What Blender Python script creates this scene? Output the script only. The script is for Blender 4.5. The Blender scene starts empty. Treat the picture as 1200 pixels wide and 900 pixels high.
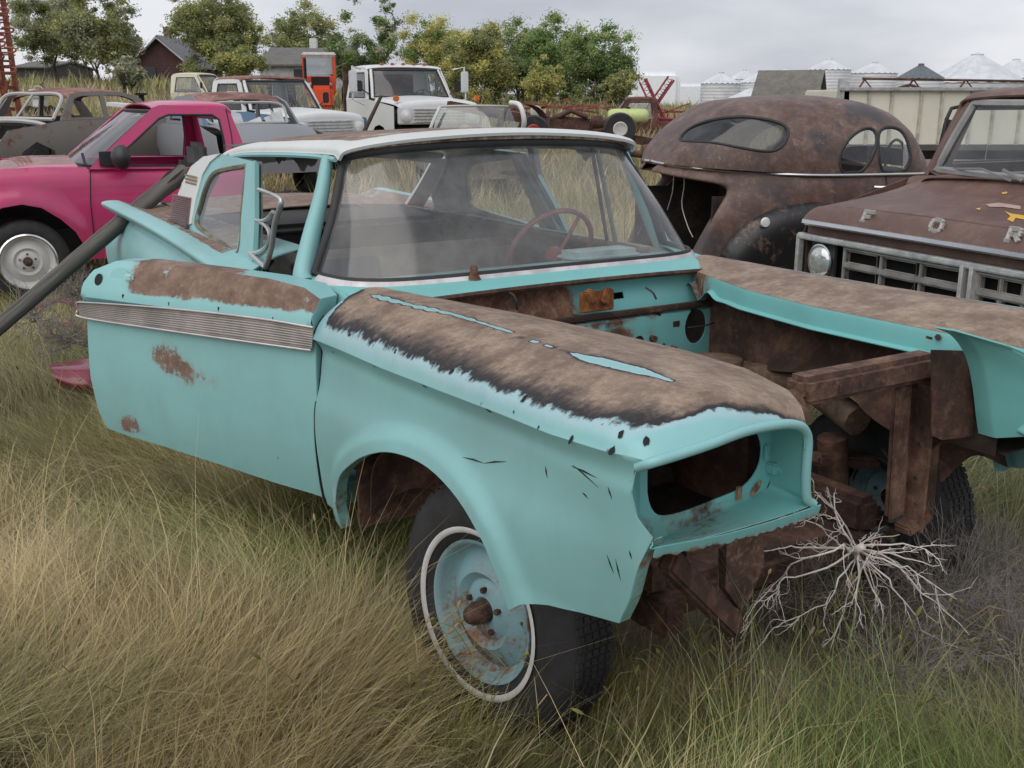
import bpy, bmesh, math, random
import numpy as np
from mathutils import Vector, Matrix
from mathutils.geometry import delaunay_2d_cdt
rad = math.radians
random.seed(7)
RNG = np.random.default_rng(7)
scene = bpy.context.scene
C = scene.collection

# ------------------------------------------------------------------ camera
EYE, PITCH, FOC = 1.583, rad(15.46), 1230.0      # eye height (m), downward pitch, focal length in px of a 1200 px wide frame
cam = bpy.data.cameras.new('camera'); cam_o = bpy.data.objects.new('camera', cam); C.objects.link(cam_o)
cam_o.location = (0, 0, EYE); cam_o.rotation_euler = (rad(90) - PITCH, 0, 0)
cam.sensor_width = 36; cam.lens = 36 * FOC / 1200; cam.clip_start = .05; cam.clip_end = 6000
scene.camera = cam_o
# ------------------------------------------------------------------ world and light: bright overcast
scene.view_settings.view_transform = 'Standard'; scene.view_settings.look = 'None'
scene.view_settings.gamma = 1; scene.view_settings.exposure = 0.2
SUN_EL, SUN_AZ = rad(52), rad(215)
w = bpy.data.worlds.new('World'); scene.world = w; w.use_nodes = True
nt = w.node_tree; N = nt.nodes; L = nt.links; N.clear()
out = N.new('ShaderNodeOutputWorld'); bg = N.new('ShaderNodeBackground'); L.new(bg.outputs[0], out.inputs[0])
sky = N.new('ShaderNodeTexSky'); sky.sky_type = 'NISHITA'; sky.sun_disc = False
sky.sun_elevation = SUN_EL; sky.sun_rotation = SUN_AZ; sky.air_density = 1; sky.dust_density = 2
tc = N.new('ShaderNodeTexCoord'); sep = N.new('ShaderNodeSeparateXYZ'); L.new(tc.outputs['Generated'], sep.inputs[0])
mpn = N.new('ShaderNodeMapping'); mpn.inputs['Scale'].default_value = (1, 1, 3.2); L.new(tc.outputs['Generated'], mpn.inputs[0])
no = N.new('ShaderNodeTexNoise'); no.inputs['Scale'].default_value = 2.6; no.inputs['Detail'].default_value = 7; no.inputs['Roughness'].default_value = .52
L.new(mpn.outputs[0], no.inputs['Vector'])
cr_ = N.new('ShaderNodeValToRGB'); L.new(no.outputs[0], cr_.inputs[0])
e = cr_.color_ramp.elements
e[0].position = .36; e[0].color = (4.5, 4.7, 5.4, 1)
e[1].position = .64; e[1].color = (7.6, 7.7, 8.1, 1)
mix = N.new('ShaderNodeMixRGB'); mix.inputs[0].default_value = .88
L.new(sky.outputs[0], mix.inputs[1]); L.new(cr_.outputs[0], mix.inputs[2])
L.new(mix.outputs[0], bg.inputs[0]); bg.inputs[1].default_value = .10
sun = bpy.data.lights.new('sun', 'SUN'); sun.energy = 1.5; sun.angle = rad(80); sun.color = (1, .96, .9)
sun_o = bpy.data.objects.new('sun', sun); C.objects.link(sun_o)
sd = Vector((math.sin(SUN_AZ) * math.cos(SUN_EL), math.cos(SUN_AZ) * math.cos(SUN_EL), math.sin(SUN_EL)))
sun_o.rotation_euler = sd.to_track_quat('Z', 'Y').to_euler()

# ------------------------------------------------------------------ pixel rays (1200x900 frame) used as a measuring tool
def ray(u, v):
    x = (u - 600) / FOC; y = -(v - 450) / FOC; c, s = math.cos(PITCH), math.sin(PITCH)
    return Vector((x, c + y * s, -s + y * c))
ORG = Vector((0, 0, EYE))
def at(u, v, Y):                       # world point on the ray at depth Y
    d = ray(u, v); return ORG + d * (Y / d.y)
def onz(u, v, z):
    d = ray(u, v); return ORG + d * ((z - EYE) / d.z)
class Frame:
    def __init__(s, x, y, yaw, z=0, pitch=0, roll=0):
        s.M = Matrix.Translation((x, y, z)) @ Matrix.Rotation(yaw, 4, 'Z') @ Matrix.Rotation(-pitch, 4, 'Y') @ Matrix.Rotation(roll, 4, 'X')
        s.I = s.M.inverted(); s.o = s.I @ ORG; s.R = s.I.to_3x3()
    def px(s, u, v, ax, val):          # local point where the pixel ray meets the plane ax = val
        d = s.R @ ray(u, v); i = 'xyz'.index(ax)
        return s.o + d * ((val - s.o[i]) / d[i])
    def pln(s, u, v, H, n):
        d = s.R @ ray(u, v); return s.o + d * ((Vector(H) - s.o).dot(n) / d.dot(n))

# ------------------------------------------------------------------ mesh helpers
def obj(name, me, mat=None, parent=None):
    o = bpy.data.objects.new(name, me); C.objects.link(o)
    if mat: me.materials.append(mat)
    if parent: o.parent = parent
    return o
def mk(name, verts, faces, mat=None, parent=None, smooth=True, attr=None, col=None, thick=0, uv=None):
    me = bpy.data.meshes.new(name); me.from_pydata([tuple(v) for v in verts], [], faces)
    if smooth: me.polygons.foreach_set('use_smooth', [True] * len(me.polygons))
    for k, a in (attr or {}).items():
        t = me.attributes.new(k, 'FLOAT', 'POINT'); t.data.foreach_set('value', np.asarray(a, dtype=np.float32))
    if col is not None:
        t = me.attributes.new('col', 'FLOAT_COLOR', 'POINT'); t.data.foreach_set('color', np.asarray(col, dtype=np.float32).ravel())
    me.update()
    o = obj(name, me, mat, parent)
    if thick:
        m = o.modifiers.new('t', 'SOLIDIFY'); m.thickness = thick; m.offset = 0; m2 = o.modifiers.new('e', 'EDGE_SPLIT'); m2.split_angle = rad(50)
    return o
def crs(pts, n):
    """catmull-rom resample of a polyline of k-vectors to n points (uniform in index)"""
    P = np.array(pts, float); k = len(P)
    if k == 2: 
        t = np.linspace(0, 1, n)[:, None]; return P[0] * (1 - t) + P[1] * t
    Q = np.vstack([2 * P[0] - P[1], P, 2 * P[-1] - P[-2]])
    s = np.linspace(0, k - 1, n); i = np.minimum(s.astype(int), k - 2); t = (s - i)[:, None]
    a, b, c, d = Q[i], Q[i + 1], Q[i + 2], Q[i + 3]
    return .5 * (2 * b + (c - a) * t + (2 * a - 5 * b + 4 * c - d) * t * t + (3 * b - a - 3 * c + d) * t ** 3)
def grid(rows, nu, nv):
    """rows: list of sections (each a list of points); returns array (nv, nu, 3)"""
    A = np.array([crs(r, nu) for r in rows])
    return np.stack([crs(A[:, j], nv) for j in range(nu)], 1)
def gridfaces(R, Q, off=0, close=False):
    f = []
    for i in range(R - 1):
        for j in range(Q - 1 + (1 if close else 0)):
            j2 = (j + 1) % Q
            f.append((off + i * Q + j, off + i * Q + j2, off + (i + 1) * Q + j2, off + (i + 1) * Q + j))
    return f
def sheet(name, G, mat, parent=None, thick=.004, attr=None, flip=False, close=False):
    G = np.asarray(G); R, Q = G.shape[:2]; f = gridfaces(R, Q, 0, close)
    if flip: f = [t[::-1] for t in f]
    return mk(name, G.reshape(-1, 3), f, mat, parent, attr=attr, thick=thick)
def inpoly(x, y, poly):
    P = np.asarray(poly); x1, y1 = P[:, 0], P[:, 1]; x2, y2 = np.roll(x1, -1), np.roll(y1, -1)
    x = np.asarray(x)[..., None]; y = np.asarray(y)[..., None]
    c = ((y1 > y) != (y2 > y)) & (x < (x2 - x1) * (y - y1) / np.where(y2 == y1, 1e-12, y2 - y1) + x1)
    return c.sum(-1) % 2 == 1
def densify(poly, step, closed=True):
    P = [np.array(p[:2], float) for p in poly]; o = []
    n = len(P)
    for i in range(n if closed else n - 1):
        a, b = P[i], P[(i + 1) % n]; k = max(1, int(np.linalg.norm(b - a) / step + .5))
        o += [a + (b - a) * j / k for j in range(k)]
    if not closed: o.append(P[-1])
    return o
def panel2d(outline, holes, step):
    """triangulated flat region with holes -> pts (n,2), tris"""
    loops = [densify(outline, step)] + [densify(h, step) for h in holes]
    pts, edges = [], []
    for lp in loops:
        s = len(pts); pts += lp; edges += [(s + i, s + (i + 1) % len(lp)) for i in range(len(lp))]
    B = np.array(pts); lo, hi = B.min(0), B.max(0)
    xs = np.arange(lo[0] + step * .5, hi[0], step); ys = np.arange(lo[1] + step * .5, hi[1], step)
    X, Y = np.meshgrid(xs, ys); X = X + (np.arange(len(ys)) % 2)[:, None] * step * .5
    X, Y = X.ravel(), Y.ravel()
    ok = inpoly(X, Y, outline)
    for h in holes: ok &= ~inpoly(X, Y, h)
    X, Y = X[ok], Y[ok]
    if len(X):
        d = np.full(len(X), 9e9)
        for k in range(0, len(B)): d = np.minimum(d, (X - B[k, 0]) ** 2 + (Y - B[k, 1]) ** 2)
        ok = d > (step * .45) ** 2; X, Y = X[ok], Y[ok]
    allp = [Vector(p) for p in pts] + [Vector((a, b)) for a, b in zip(X, Y)]
    v, _, f, *_ = delaunay_2d_cdt(allp, edges, [], 0, 1e-6)
    v = np.array([(p.x, p.y) for p in v]); f = np.array([t for t in f if len(t) == 3])
    c = v[f].mean(1); ok = inpoly(c[:, 0], c[:, 1], outline)
    for h in holes: ok &= ~inpoly(c[:, 0], c[:, 1], h)
    return v, [tuple(int(q) for q in t) for t in f[ok]]
def panel(name, outline, holes, fn, step, mat, parent=None, thick=.004, attr=None, flip=False):
    """fn(a, b) -> (n,3) array; attr: {name: f(a,b)}"""
    v, f = panel2d(outline, holes, step)
    P = fn(v[:, 0], v[:, 1]); P = np.stack([np.broadcast_to(q, v[:, 0].shape) for q in P], -1) if isinstance(P, tuple) else P
    if flip: f = [t[::-1] for t in f]
    return mk(name, P, f, mat, parent, attr={k: g(v[:, 0], v[:, 1]) for k, g in (attr or {}).items()}, thick=thick)
def crs_i(x, X, Y):
    X, Y = np.array(X, float), np.array(Y, float); xx = np.linspace(X[0], X[-1], 400); d = np.gradient(Y, X); i = np.clip(np.searchsorted(X, xx) - 1, 0, len(X) - 2); h = X[i + 1] - X[i]; s = (xx - X[i]) / h
    yy = (2 * s ** 3 - 3 * s ** 2 + 1) * Y[i] + (s ** 3 - 2 * s ** 2 + s) * h * d[i] + (-2 * s ** 3 + 3 * s ** 2) * Y[i + 1] + (s ** 3 - s ** 2) * h * d[i + 1]
    return np.interp(x, xx, yy)
class MB:
    """collects simple solids into ONE mesh"""
    def __init__(s): s.v = []; s.f = []
    def add(s, v, f):
        o = len(s.v); s.v += [tuple(p) for p in v]; s.f += [tuple(o + i for i in t) for t in f]; return s
    def box(s, c, d, rot=None, bev=0):
        x, y, z = [q / 2 for q in d]; R = rot or Matrix.Identity(3)
        b = min(bev, x * .9, y * .9, z * .9)
        if not b:
            v = [Vector((i * x, j * y, k * z)) for i in (-1, 1) for j in (-1, 1) for k in (-1, 1)]
            f = [(0, 1, 3, 2), (4, 6, 7, 5), (0, 4, 5, 1), (2, 3, 7, 6), (0, 2, 6, 4), (1, 5, 7, 3)]
        else:
            bm = bmesh.new(); bmesh.ops.create_cube(bm, size=1)
            for q in bm.verts: q.co = Vector((q.co.x * 2 * x, q.co.y * 2 * y, q.co.z * 2 * z))
            bmesh.ops.bevel(bm, geom=bm.edges[:], offset=b, segments=2, affect='EDGES')
            v = [q.co.copy() for q in bm.verts]; f = [tuple(q.index for q in t.verts) for t in bm.faces]; bm.free()
        return s.add([R @ p + Vector(c) for p in v], f)
    def tube(s, pts, r, n=8, cap=True, closed=False):
        P = [Vector(p) for p in pts]; k = len(P); rr = r if hasattr(r, '__len__') else [r] * k
        vv = []; up = None
        for i, p in enumerate(P):
            if closed: t = P[(i + 1) % k] - P[i - 1]
            else: t = P[min(i + 1, k - 1)] - P[max(i - 1, 0)]
            t = t.normalized() if t.length > 1e-9 else Vector((0, 0, 1))
            if up is None: up = Vector((0, 0, 1)) if abs(t.z) < .9 else Vector((1, 0, 0))
            a = t.cross(up); 
            if a.length < 1e-6: a = t.orthogonal()
            a.normalize(); b = a.cross(t).normalized(); up = b
            vv += [p + (a * math.cos(q * 2 * math.pi / n) + b * math.sin(q * 2 * math.pi / n)) * rr[i] for q in range(n)]
        ff = []
        for i in range(k if closed else k - 1):
            for q in range(n):
                ff.append((i * n + q, i * n + (q + 1) % n, ((i + 1) % k) * n + (q + 1) % n, ((i + 1) % k) * n + q))
        if cap and not closed: ff += [tuple(range(n))[::-1], tuple((k - 1) * n + q for q in range(n))]
        return s.add(vv, ff)
    def bar(s, a, b, w, h, up=(0, 0, 1), bev=0):
        a, b = Vector(a), Vector(b); x = (b - a); l = x.length; x.normalize(); y = Vector(up).cross(x)
        if y.length < 1e-5: y = x.orthogonal()
        y.normalize(); z = x.cross(y); R = Matrix((x, y, z)).transposed()
        return s.box((a + b) / 2, (l, w, h), R, bev)
    def lathe(s, prof, c=(0, 0, 0), axis='Y', n=32):
        """prof: list of (radius, along-axis)"""
        vv = []; c = Vector(c)
        for r, h in prof:
            for q in range(n):
                a = q * 2 * math.pi / n; u, w_ = r * math.cos(a), r * math.sin(a)
                vv.append(c + (Vector((u, h, w_)) if axis == 'Y' else Vector((u, w_, h)) if axis == 'Z' else Vector((h, u, w_))))
        ff = gridfaces(len(prof), n, 0, True)
        return s.add(vv, ff)
    def disc(s, c, r, nrm, n=16, r2=None):
        nrm = Vector(nrm).normalized(); a = nrm.orthogonal().normalized(); b = nrm.cross(a); r2 = r2 or r
        return s.add([Vector(c) + a * r * math.cos(q * 2 * math.pi / n) + b * r2 * math.sin(q * 2 * math.pi / n) for q in range(n)], [tuple(range(n))])
    def build(s, name, mat, parent=None, smooth=None, attr=None, split=False):
        if split:
            pr = list(range(len(s.v)))
            def fnd(i):
                while pr[i] != i: pr[i] = pr[pr[i]]; i = pr[i]
                return i
            for f in s.f:
                for i in f[1:]: pr[fnd(f[0])] = fnd(i)
            gr_ = {}
            for f in s.f: gr_.setdefault(fnd(f[0]), []).append(f)
            o = None
            for fs in gr_.values():
                q = MB(); ids = sorted({i for f in fs for i in f}); mp_ = {i: k for k, i in enumerate(ids)}; q.v = [s.v[i] for i in ids]; q.f = [tuple(mp_[i] for i in f) for f in fs]; o = q.build(name, mat, parent, smooth)
            return o
        me = bpy.data.meshes.new(name); me.from_pydata(s.v, [], s.f)
        bm = bmesh.new(); bm.from_mesh(me); bmesh.ops.recalc_face_normals(bm, faces=bm.faces)
        if smooth is None:
            for f in bm.faces: f.smooth = True
            for ed in bm.edges:
                if len(ed.link_faces) == 2 and ed.calc_face_angle(0) > rad(50): ed.smooth = False
        bm.to_mesh(me); bm.free()
        for k, a in (attr or {}).items():
            t = me.attributes.new(k, 'FLOAT', 'POINT'); co = np.array([v.co[:] for v in me.vertices])
            t.data.foreach_set('value', a(co).astype(np.float32))
        return obj(name, me, mat, parent)
def tag(o, label, cat=None, group=None, kind=None):
    if label: o['label'] = label
    if cat: o['category'] = cat
    if group: o['group'] = group
    if kind: o['kind'] = kind
    return o
def empty(name, M, label, cat, group=None):
    o = bpy.data.objects.new(name, None); C.objects.link(o)
    o.matrix_world = M if isinstance(M, Matrix) else Matrix.Translation(M)
    o.empty_display_size = .2
    return tag(o, label, cat, group)

# ------------------------------------------------------------------ procedural materials
class NT:
    def __init__(s, name):
        s.m = bpy.data.materials.new(name); s.m.use_nodes = True; s.t = s.m.node_tree; s.t.nodes.clear()
        s.out = s.t.nodes.new('ShaderNodeOutputMaterial'); s.b = s.t.nodes.new('ShaderNodeBsdfPrincipled')
        s.t.links.new(s.b.outputs[0], s.out.inputs[0]); s.tc = s.t.nodes.new('ShaderNodeTexCoord')
    def n(s, k, **a):
        q = s.t.nodes.new(k)
        for i, v in a.items(): setattr(q, i, v)
        return q
    def ln(s, a, b): s.t.links.new(a, b)
    def put(s, inp, v):
        if hasattr(v, 'is_output') or hasattr(v, 'links'): s.ln(v, inp)
        elif isinstance(v, tuple) and len(v) == 3 and inp.type == 'RGBA': inp.default_value = (*v, 1)
        else: inp.default_value = v
    def noise(s, scale, detail=5, rough=.6, vec=None, stretch=None, dist=0):
        q = s.n('ShaderNodeTexNoise'); q.inputs['Scale'].default_value = scale; q.inputs['Detail'].default_value = detail
        q.inputs['Roughness'].default_value = rough; q.inputs['Distortion'].default_value = dist
        v = vec or s.tc.outputs['Object']
        if stretch:
            mp = s.n('ShaderNodeMapping'); mp.inputs['Scale'].default_value = stretch; s.ln(v, mp.inputs[0]); v = mp.outputs[0]
        s.ln(v, q.inputs['Vector']); return q.outputs['Fac']
    def math(s, op, a, b=0., c=0.):
        q = s.n('ShaderNodeMath', operation=op); s.put(q.inputs[0], a); s.put(q.inputs[1], b); s.put(q.inputs[2], c); return q.outputs[0]
    def step(s, v, lo, hi):        # smooth ramp 0..1
        q = s.n('ShaderNodeMapRange', interpolation_type='SMOOTHSTEP'); s.put(q.inputs[0], v)
        q.inputs[1].default_value = lo; q.inputs[2].default_value = hi; return q.outputs[0]
    def mix(s, f, a, b):
        q = s.n('ShaderNodeMixRGB'); s.put(q.inputs[0], f); s.put(q.inputs[1], a); s.put(q.inputs[2], b); return q.outputs[0]
    def attr(s, name):
        q = s.n('ShaderNodeAttribute', attribute_name=name); return q.outputs['Fac']
    def bump(s, h, strength=.3, dist=.01):
        q = s.n('ShaderNodeBump'); q.inputs['Strength'].default_value = strength; q.inputs['Distance'].default_value = dist
        s.ln(h, q.inputs['Height']); s.ln(q.outputs[0], s.b.inputs['Normal'])
    def fin(s, col, rough=.5, metal=0., **k):
        s.put(s.b.inputs['Base Color'], col); s.put(s.b.inputs['Roughness'], rough); s.put(s.b.inputs['Metallic'], metal)
        for a, v in k.items(): s.put(s.b.inputs[a.replace('_', ' ')], v)
        return s.m
MATS = {}
def plain(name, col, rough=.6, metal=0., var=.15, scale=8, bump=0, **k):
    if name in MATS: return MATS[name]
    t = NT(name); nz = t.noise(scale, 6, .65)
    c = t.mix(t.step(nz, .3, .7), tuple(q * (1 - var) for q in col), tuple(min(1, q * (1 + var)) for q in col))
    if bump: t.bump(t.noise(scale * 6, 6, .7), bump, .004)
    MATS[name] = t.fin(c, rough, metal, **k); return MATS[name]
RUST = ((.075, .030, .018), (.17, .075, .045), (.26, .15, .095))
def rustcol(t, scale=6, cols=RUST):
    a = t.noise(scale, 8, .7); b = t.noise(scale * 5.3, 6, .75)
    c = t.mix(t.step(a, .35, .62), cols[0], cols[1]); return t.mix(t.step(t.math('ADD', t.math('MULTIPLY', b, .6), t.math('MULTIPLY', a, .5)), .52, .72), c, cols[2])
def rust(name='rust', scale=6, cols=RUST, rough=.85, bump=.35):
    if name in MATS: return MATS[name]
    t = NT(name); c = rustcol(t, scale, cols); t.bump(t.noise(scale * 14, 8, .75), bump, .004)
    MATS[name] = t.fin(c, rough); return MATS[name]
def worn(name, paint, rcols=RUST, amount=.25, scale=4, rough=.4, attr=None, char=None, pale=None, dirt=.25, coat=0., chips=.0, namp=.55):
    """aged paint: rust where (noise + attribute) is high, with a chalky pale rim and an optional charred band"""
    if name in MATS: return MATS[name]
    t = NT(name)
    big = t.noise(scale, 8, .68); fine = t.noise(scale * 9, 6, .7)
    nz = t.math('ADD', t.math('MULTIPLY', big, .7), t.math('MULTIPLY', fine, .3))      # ~.5 centred
    if attr:
        a = t.attr('wear'); streak = t.noise(7, 6, .7, stretch=(1, 1, .35)); fray = t.noise(46, 3, .6, stretch=(1, .22, .22))
        v = t.math('ADD', a, t.math('MULTIPLY', t.math('SUBTRACT', nz, .5), namp)); v = t.math('ADD', v, t.math('MULTIPLY', t.math('SUBTRACT', streak, .5), .25))
        v = t.math('ADD', v, t.math('MULTIPLY', t.math('SUBTRACT', fray, .5), .16))
    else: v = t.math('ADD', nz, amount - .5 - .02)
    v = t.math('ADD', v, 0)
    d = t.noise(1.7, 6, .6)
    base = t.mix(t.math('MULTIPLY', t.step(d, .35, .75), dirt), paint, tuple(q * .55 + .06 for q in paint))
    if pale: base = t.mix(t.math('MULTIPLY', t.step(v, .26, .46), .7), base, pale)
    else: base = t.mix(t.math('MULTIPLY', t.step(v, .36, .48), .45), base, tuple(.5 * q + .5 * w_ for q, w_ in zip(paint, rcols[2])))
    sm = t.noise(2.6, 6, .7, stretch=(1.6, 1.6, .5)); base = t.mix(t.math('MULTIPLY', t.step(sm, .48, .78), dirt * 1.2), base, tuple(q * .72 + .03 for q in paint))
    rc = rustcol(t, scale * 1.7, rcols)
    if char:
        rc = t.mix(t.math('SUBTRACT', 1., t.step(v, .535, .73)), rc, char)
    k = t.step(v, .455, .515) if char else t.step(v, .45, .55)
    c = t.mix(k, base, rc)
    if chips:
        vo = t.n('ShaderNodeTexVoronoi'); vo.inputs['Scale'].default_value = 11; t.ln(t.tc.outputs['Object'], vo.inputs['Vector'])
        kk = t.math('MULTIPLY', t.math('SUBTRACT', 1., t.step(vo.outputs['Distance'], .03, .07)), t.step(t.noise(3, 2), .52, .60))
        c = t.mix(t.math('MULTIPLY', kk, chips), c, (.03, .018, .014)); k = t.math('MAXIMUM', k, kk)
    r = t.math('ADD', t.math('MULTIPLY', k, .85 - rough), rough)
    t.bump(t.math('ADD', t.math('MULTIPLY', t.noise(scale * 20, 6, .7), t.math('ADD', k, .04)), t.math('MULTIPLY', t.noise(4.2, 2), 1.6)), .25, .004)
    MATS[name] = t.fin(c, r, 0., **({'Coat_Weight': coat} if coat else {})); return MATS[name]
def chrome(name='chrome', col=(.62, .62, .62), rough=.22):
    if name in MATS: return MATS[name]
    t = NT(name); nz = t.noise(9, 7, .7); c = t.mix(t.step(nz, .62, .74), col, (.22, .15, .1))
    MATS[name] = t.fin(c, t.math('ADD', t.math('MULTIPLY', nz, .25), rough - .1), t.math('SUBTRACT', 1., t.step(nz, .62, .74))); return MATS[name]
def glass(name, tint=(.8, .85, .85), alpha=.25, rough=.06, dust=.2):
    """dusty sheet glass: mostly see-through with a reflecting, slightly milky surface"""
    if name in MATS: return MATS[name]
    t = NT(name); t.t.nodes.remove(t.b)
    tr = t.n('ShaderNodeBsdfTransparent'); tr.inputs[0].default_value = (*tint, 1)
    gl = t.n('ShaderNodeBsdfGlossy'); gl.inputs['Roughness'].default_value = rough; gl.inputs[0].default_value = (1, 1, 1, 1)
    di = t.n('ShaderNodeBsdfDiffuse'); di.inputs[0].default_value = (.36, .35, .33, 1)
    ge = t.n('ShaderNodeNewGeometry'); dp = t.n('ShaderNodeVectorMath', operation='DOT_PRODUCT'); t.ln(ge.outputs['Incoming'], dp.inputs[0]); t.ln(ge.outputs['Normal'], dp.inputs[1])
    fr = t.math('MULTIPLY_ADD', t.math('POWER', t.math('SUBTRACT', 1., t.math('ABSOLUTE', dp.outputs['Value'])), 5.), .85, .05)
    m1 = t.n('ShaderNodeMixShader'); t.ln(t.math('ADD', fr, alpha * .3), m1.inputs[0]); t.ln(tr.outputs[0], m1.inputs[1]); t.ln(gl.outputs[0], m1.inputs[2])
    m2 = t.n('ShaderNodeMixShader'); nz = t.math('MULTIPLY', t.step(t.noise(4, 8, .7), .2, .85), dust); t.ln(nz, m2.inputs[0]); t.ln(m1.outputs[0], m2.inputs[1]); t.ln(di.outputs[0], m2.inputs[2])
    t.ln(m2.outputs[0], t.out.inputs[0]); MATS[name] = t.m; return t.m
RUBBER = plain('rubber', (.022, .022, .023), .75, var=.3, scale=14, bump=.3)
BLACK = plain('black_void', (.012, .011, .011), .9)
GASKET = plain('gasket', (.02, .02, .021), .6, var=.3)
FRAME = rust('frame_rust', 5, ((.028, .014, .010), (.085, .040, .026), (.16, .085, .055)))
DARKIN = plain('dark_interior', (.035, .033, .032), .85, var=.4, scale=5)
# ------------------------------------------------------------------ terrain
def sst(a, b, x):
    if a > b: return 1 - sst(b, a, x)
    t = np.clip((x - a) / (b - a), 0, 1); return t * t * (3 - 2 * t)
def terr(x, y):
    x = np.asarray(x, float); y = np.asarray(y, float)
    z = -.13 + .03 * np.sin(x * 1.3 + .5) * np.cos(y * 1.1) * (y < 400)
    z = z + sst(14, 46, y) * (.62 + .38 * sst(12, 3, x) + 1.0 * sst(-2, -13, x)) + .15 * sst(46, 200, y)
    return z
def tz(x, y): return float(terr(x, y))
ys = np.r_[np.linspace(-6, 12, 60), np.geomspace(12.4, 2500, 70)]; xs_ = np.linspace(-1, 1, 90)
G = np.array([[(xx * (10 + y * .9 if y > 0 else 10), y, 0) for xx in xs_] for y in ys]); G[..., 2] = terr(G[..., 0], G[..., 1])
t = NT('dry_soil'); a = t.noise(1.2, 8, .7); b = t.noise(14, 6, .7); c_ = t.noise(.12, 5, .6)
col = t.mix(t.step(a, .35, .65), (.07, .055, .032), (.17, .13, .07)); col = t.mix(t.math('MULTIPLY', t.step(b, .45, .7), .6), col, (.24, .19, .10)); col = t.mix(t.math('MULTIPLY', t.step(c_, .45, .65), .5), col, (.10, .115, .045))
t.bump(b, .6, .03); SOIL = t.fin(col, .95)
gr = sheet('ground', G, SOIL, None, 0); tag(gr, None, None, None, 'structure')
# ------------------------------------------------------------------ grass: one mass of single blades
def nfield(seed, scale, k=10):
    r = np.random.default_rng(seed); a = r.uniform(0, 2 * np.pi, k); f = scale * r.uniform(.5, 1.9, k); ph = r.uniform(0, 6.28, k)
    def g(x, y):
        s = 0
        for i in range(k): s = s + np.sin((x * np.cos(a[i]) + y * np.sin(a[i])) * f[i] + ph[i] + 1.3 * np.sin((x * np.sin(a[i]) - y * np.cos(a[i])) * f[i] * .7))
        return s / math.sqrt(k / 2) / 2      # ~ -1..1
    return g
nA, nB, nC, nD = nfield(1, 1.7), nfield(2, 3.6), nfield(3, .8), nfield(4, 9)
CAR_C, CAR_S = math.cos(-1.03502), math.sin(-1.03502)
def carxy(x, y): dx, dy = x - .63989, y - 3.06042; return dx * CAR_C + dy * CAR_S, -dx * CAR_S + dy * CAR_C
def blades(x, y, L, W, lean, ang, col, nseg, r):
    """x,y base; L length; W width; lean 0 upright..1 flat; ang lean direction"""
    n = len(x); z0 = terr(x, y) - .01; t = np.linspace(0, 1, nseg + 1)
    th = lean[:, None] * (np.pi * .5) * (.50 + .62 * t[None, :])            # angle from vertical along the blade
    dl = L[:, None] / nseg
    hz = np.concatenate([np.zeros((n, 1)), np.cumsum(np.sin(th[:, :-1]) * dl, 1)], 1); vz = np.concatenate([np.zeros((n, 1)), np.cumsum(np.cos(th[:, :-1]) * dl, 1)], 1)
    curl = r.normal(0, .35, n)[:, None] * t[None, :] ** 2; aa = ang[:, None] + curl
    px = x[:, None] + hz * np.cos(aa); py = y[:, None] + hz * np.sin(aa); pz = z0[:, None] + vz
    wa = ang + np.pi / 2 + r.normal(0, .5, n); ww = W[:, None] * (1 - t[None, :] ** 1.6) * .5 + W[:, None] * .04
    ox = np.cos(wa)[:, None] * ww; oy = np.sin(wa)[:, None] * ww
    V = np.stack([np.stack([px - ox, py - oy, pz], -1), np.stack([px + ox, py + oy, pz], -1)], 2).reshape(n, -1, 3)     # n, (nseg+1)*2, 3
    k = (nseg + 1) * 2; base = (np.arange(n) * k)[:, None, None]
    q = np.array([[2 * i, 2 * i + 1, 2 * i + 3, 2 * i + 2] for i in range(nseg)])[None]
    F = (base + q).reshape(-1, 4)
    cc = np.repeat(col[:, None, :], k, 1)
    return V.reshape(-1, 3), F, cc.reshape(-1, 3)
def bigmesh(name, V, F, mat, col=None):
    me = bpy.data.meshes.new(name); nv, nf, k = len(V), len(F), F.shape[1]
    me.vertices.add(nv); me.vertices.foreach_set('co', V.astype(np.float32).ravel())
    me.loops.add(nf * k); me.loops.foreach_set('vertex_index', F.astype(np.int32).ravel())
    me.polygons.add(nf); me.polygons.foreach_set('loop_start', np.arange(0, nf * k, k, dtype=np.int32)); me.polygons.foreach_set('loop_total', np.full(nf, k, np.int32))
    me.update(calc_edges=True)
    if col is not None:
        a = me.attributes.new('col', 'FLOAT_COLOR', 'POINT'); a.data.foreach_set('color', np.c_[col, np.ones(len(col))].astype(np.float32).ravel())
    return obj(name, me, mat)
def leafmat(name, rough=.6, trans=.3):
    t = NT(name); a = t.n('ShaderNodeAttribute', attribute_name='col'); t.fin(a.outputs['Color'], rough); t.b.inputs['Specular IOR Level'].default_value = .25
    tr = t.n('ShaderNodeBsdfTranslucent'); t.ln(a.outputs['Color'], tr.inputs[0]); m = t.n('ShaderNodeMixShader'); m.inputs[0].default_value = trans
    t.ln(t.b.outputs[0], m.inputs[1]); t.ln(tr.outputs[0], m.inputs[2]); t.ln(m.outputs[0], t.out.inputs[0]); return t.m
GRASSM = leafmat('grass_blades', .5, .35)
STRAW = np.array([.58, .46, .22]); PALE = np.array([.66, .55, .32]); GREEN = np.array([.19, .27, .075]); OLIVE = np.array([.34, .36, .12]); GREYB = np.array([.34, .29, .23])
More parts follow.
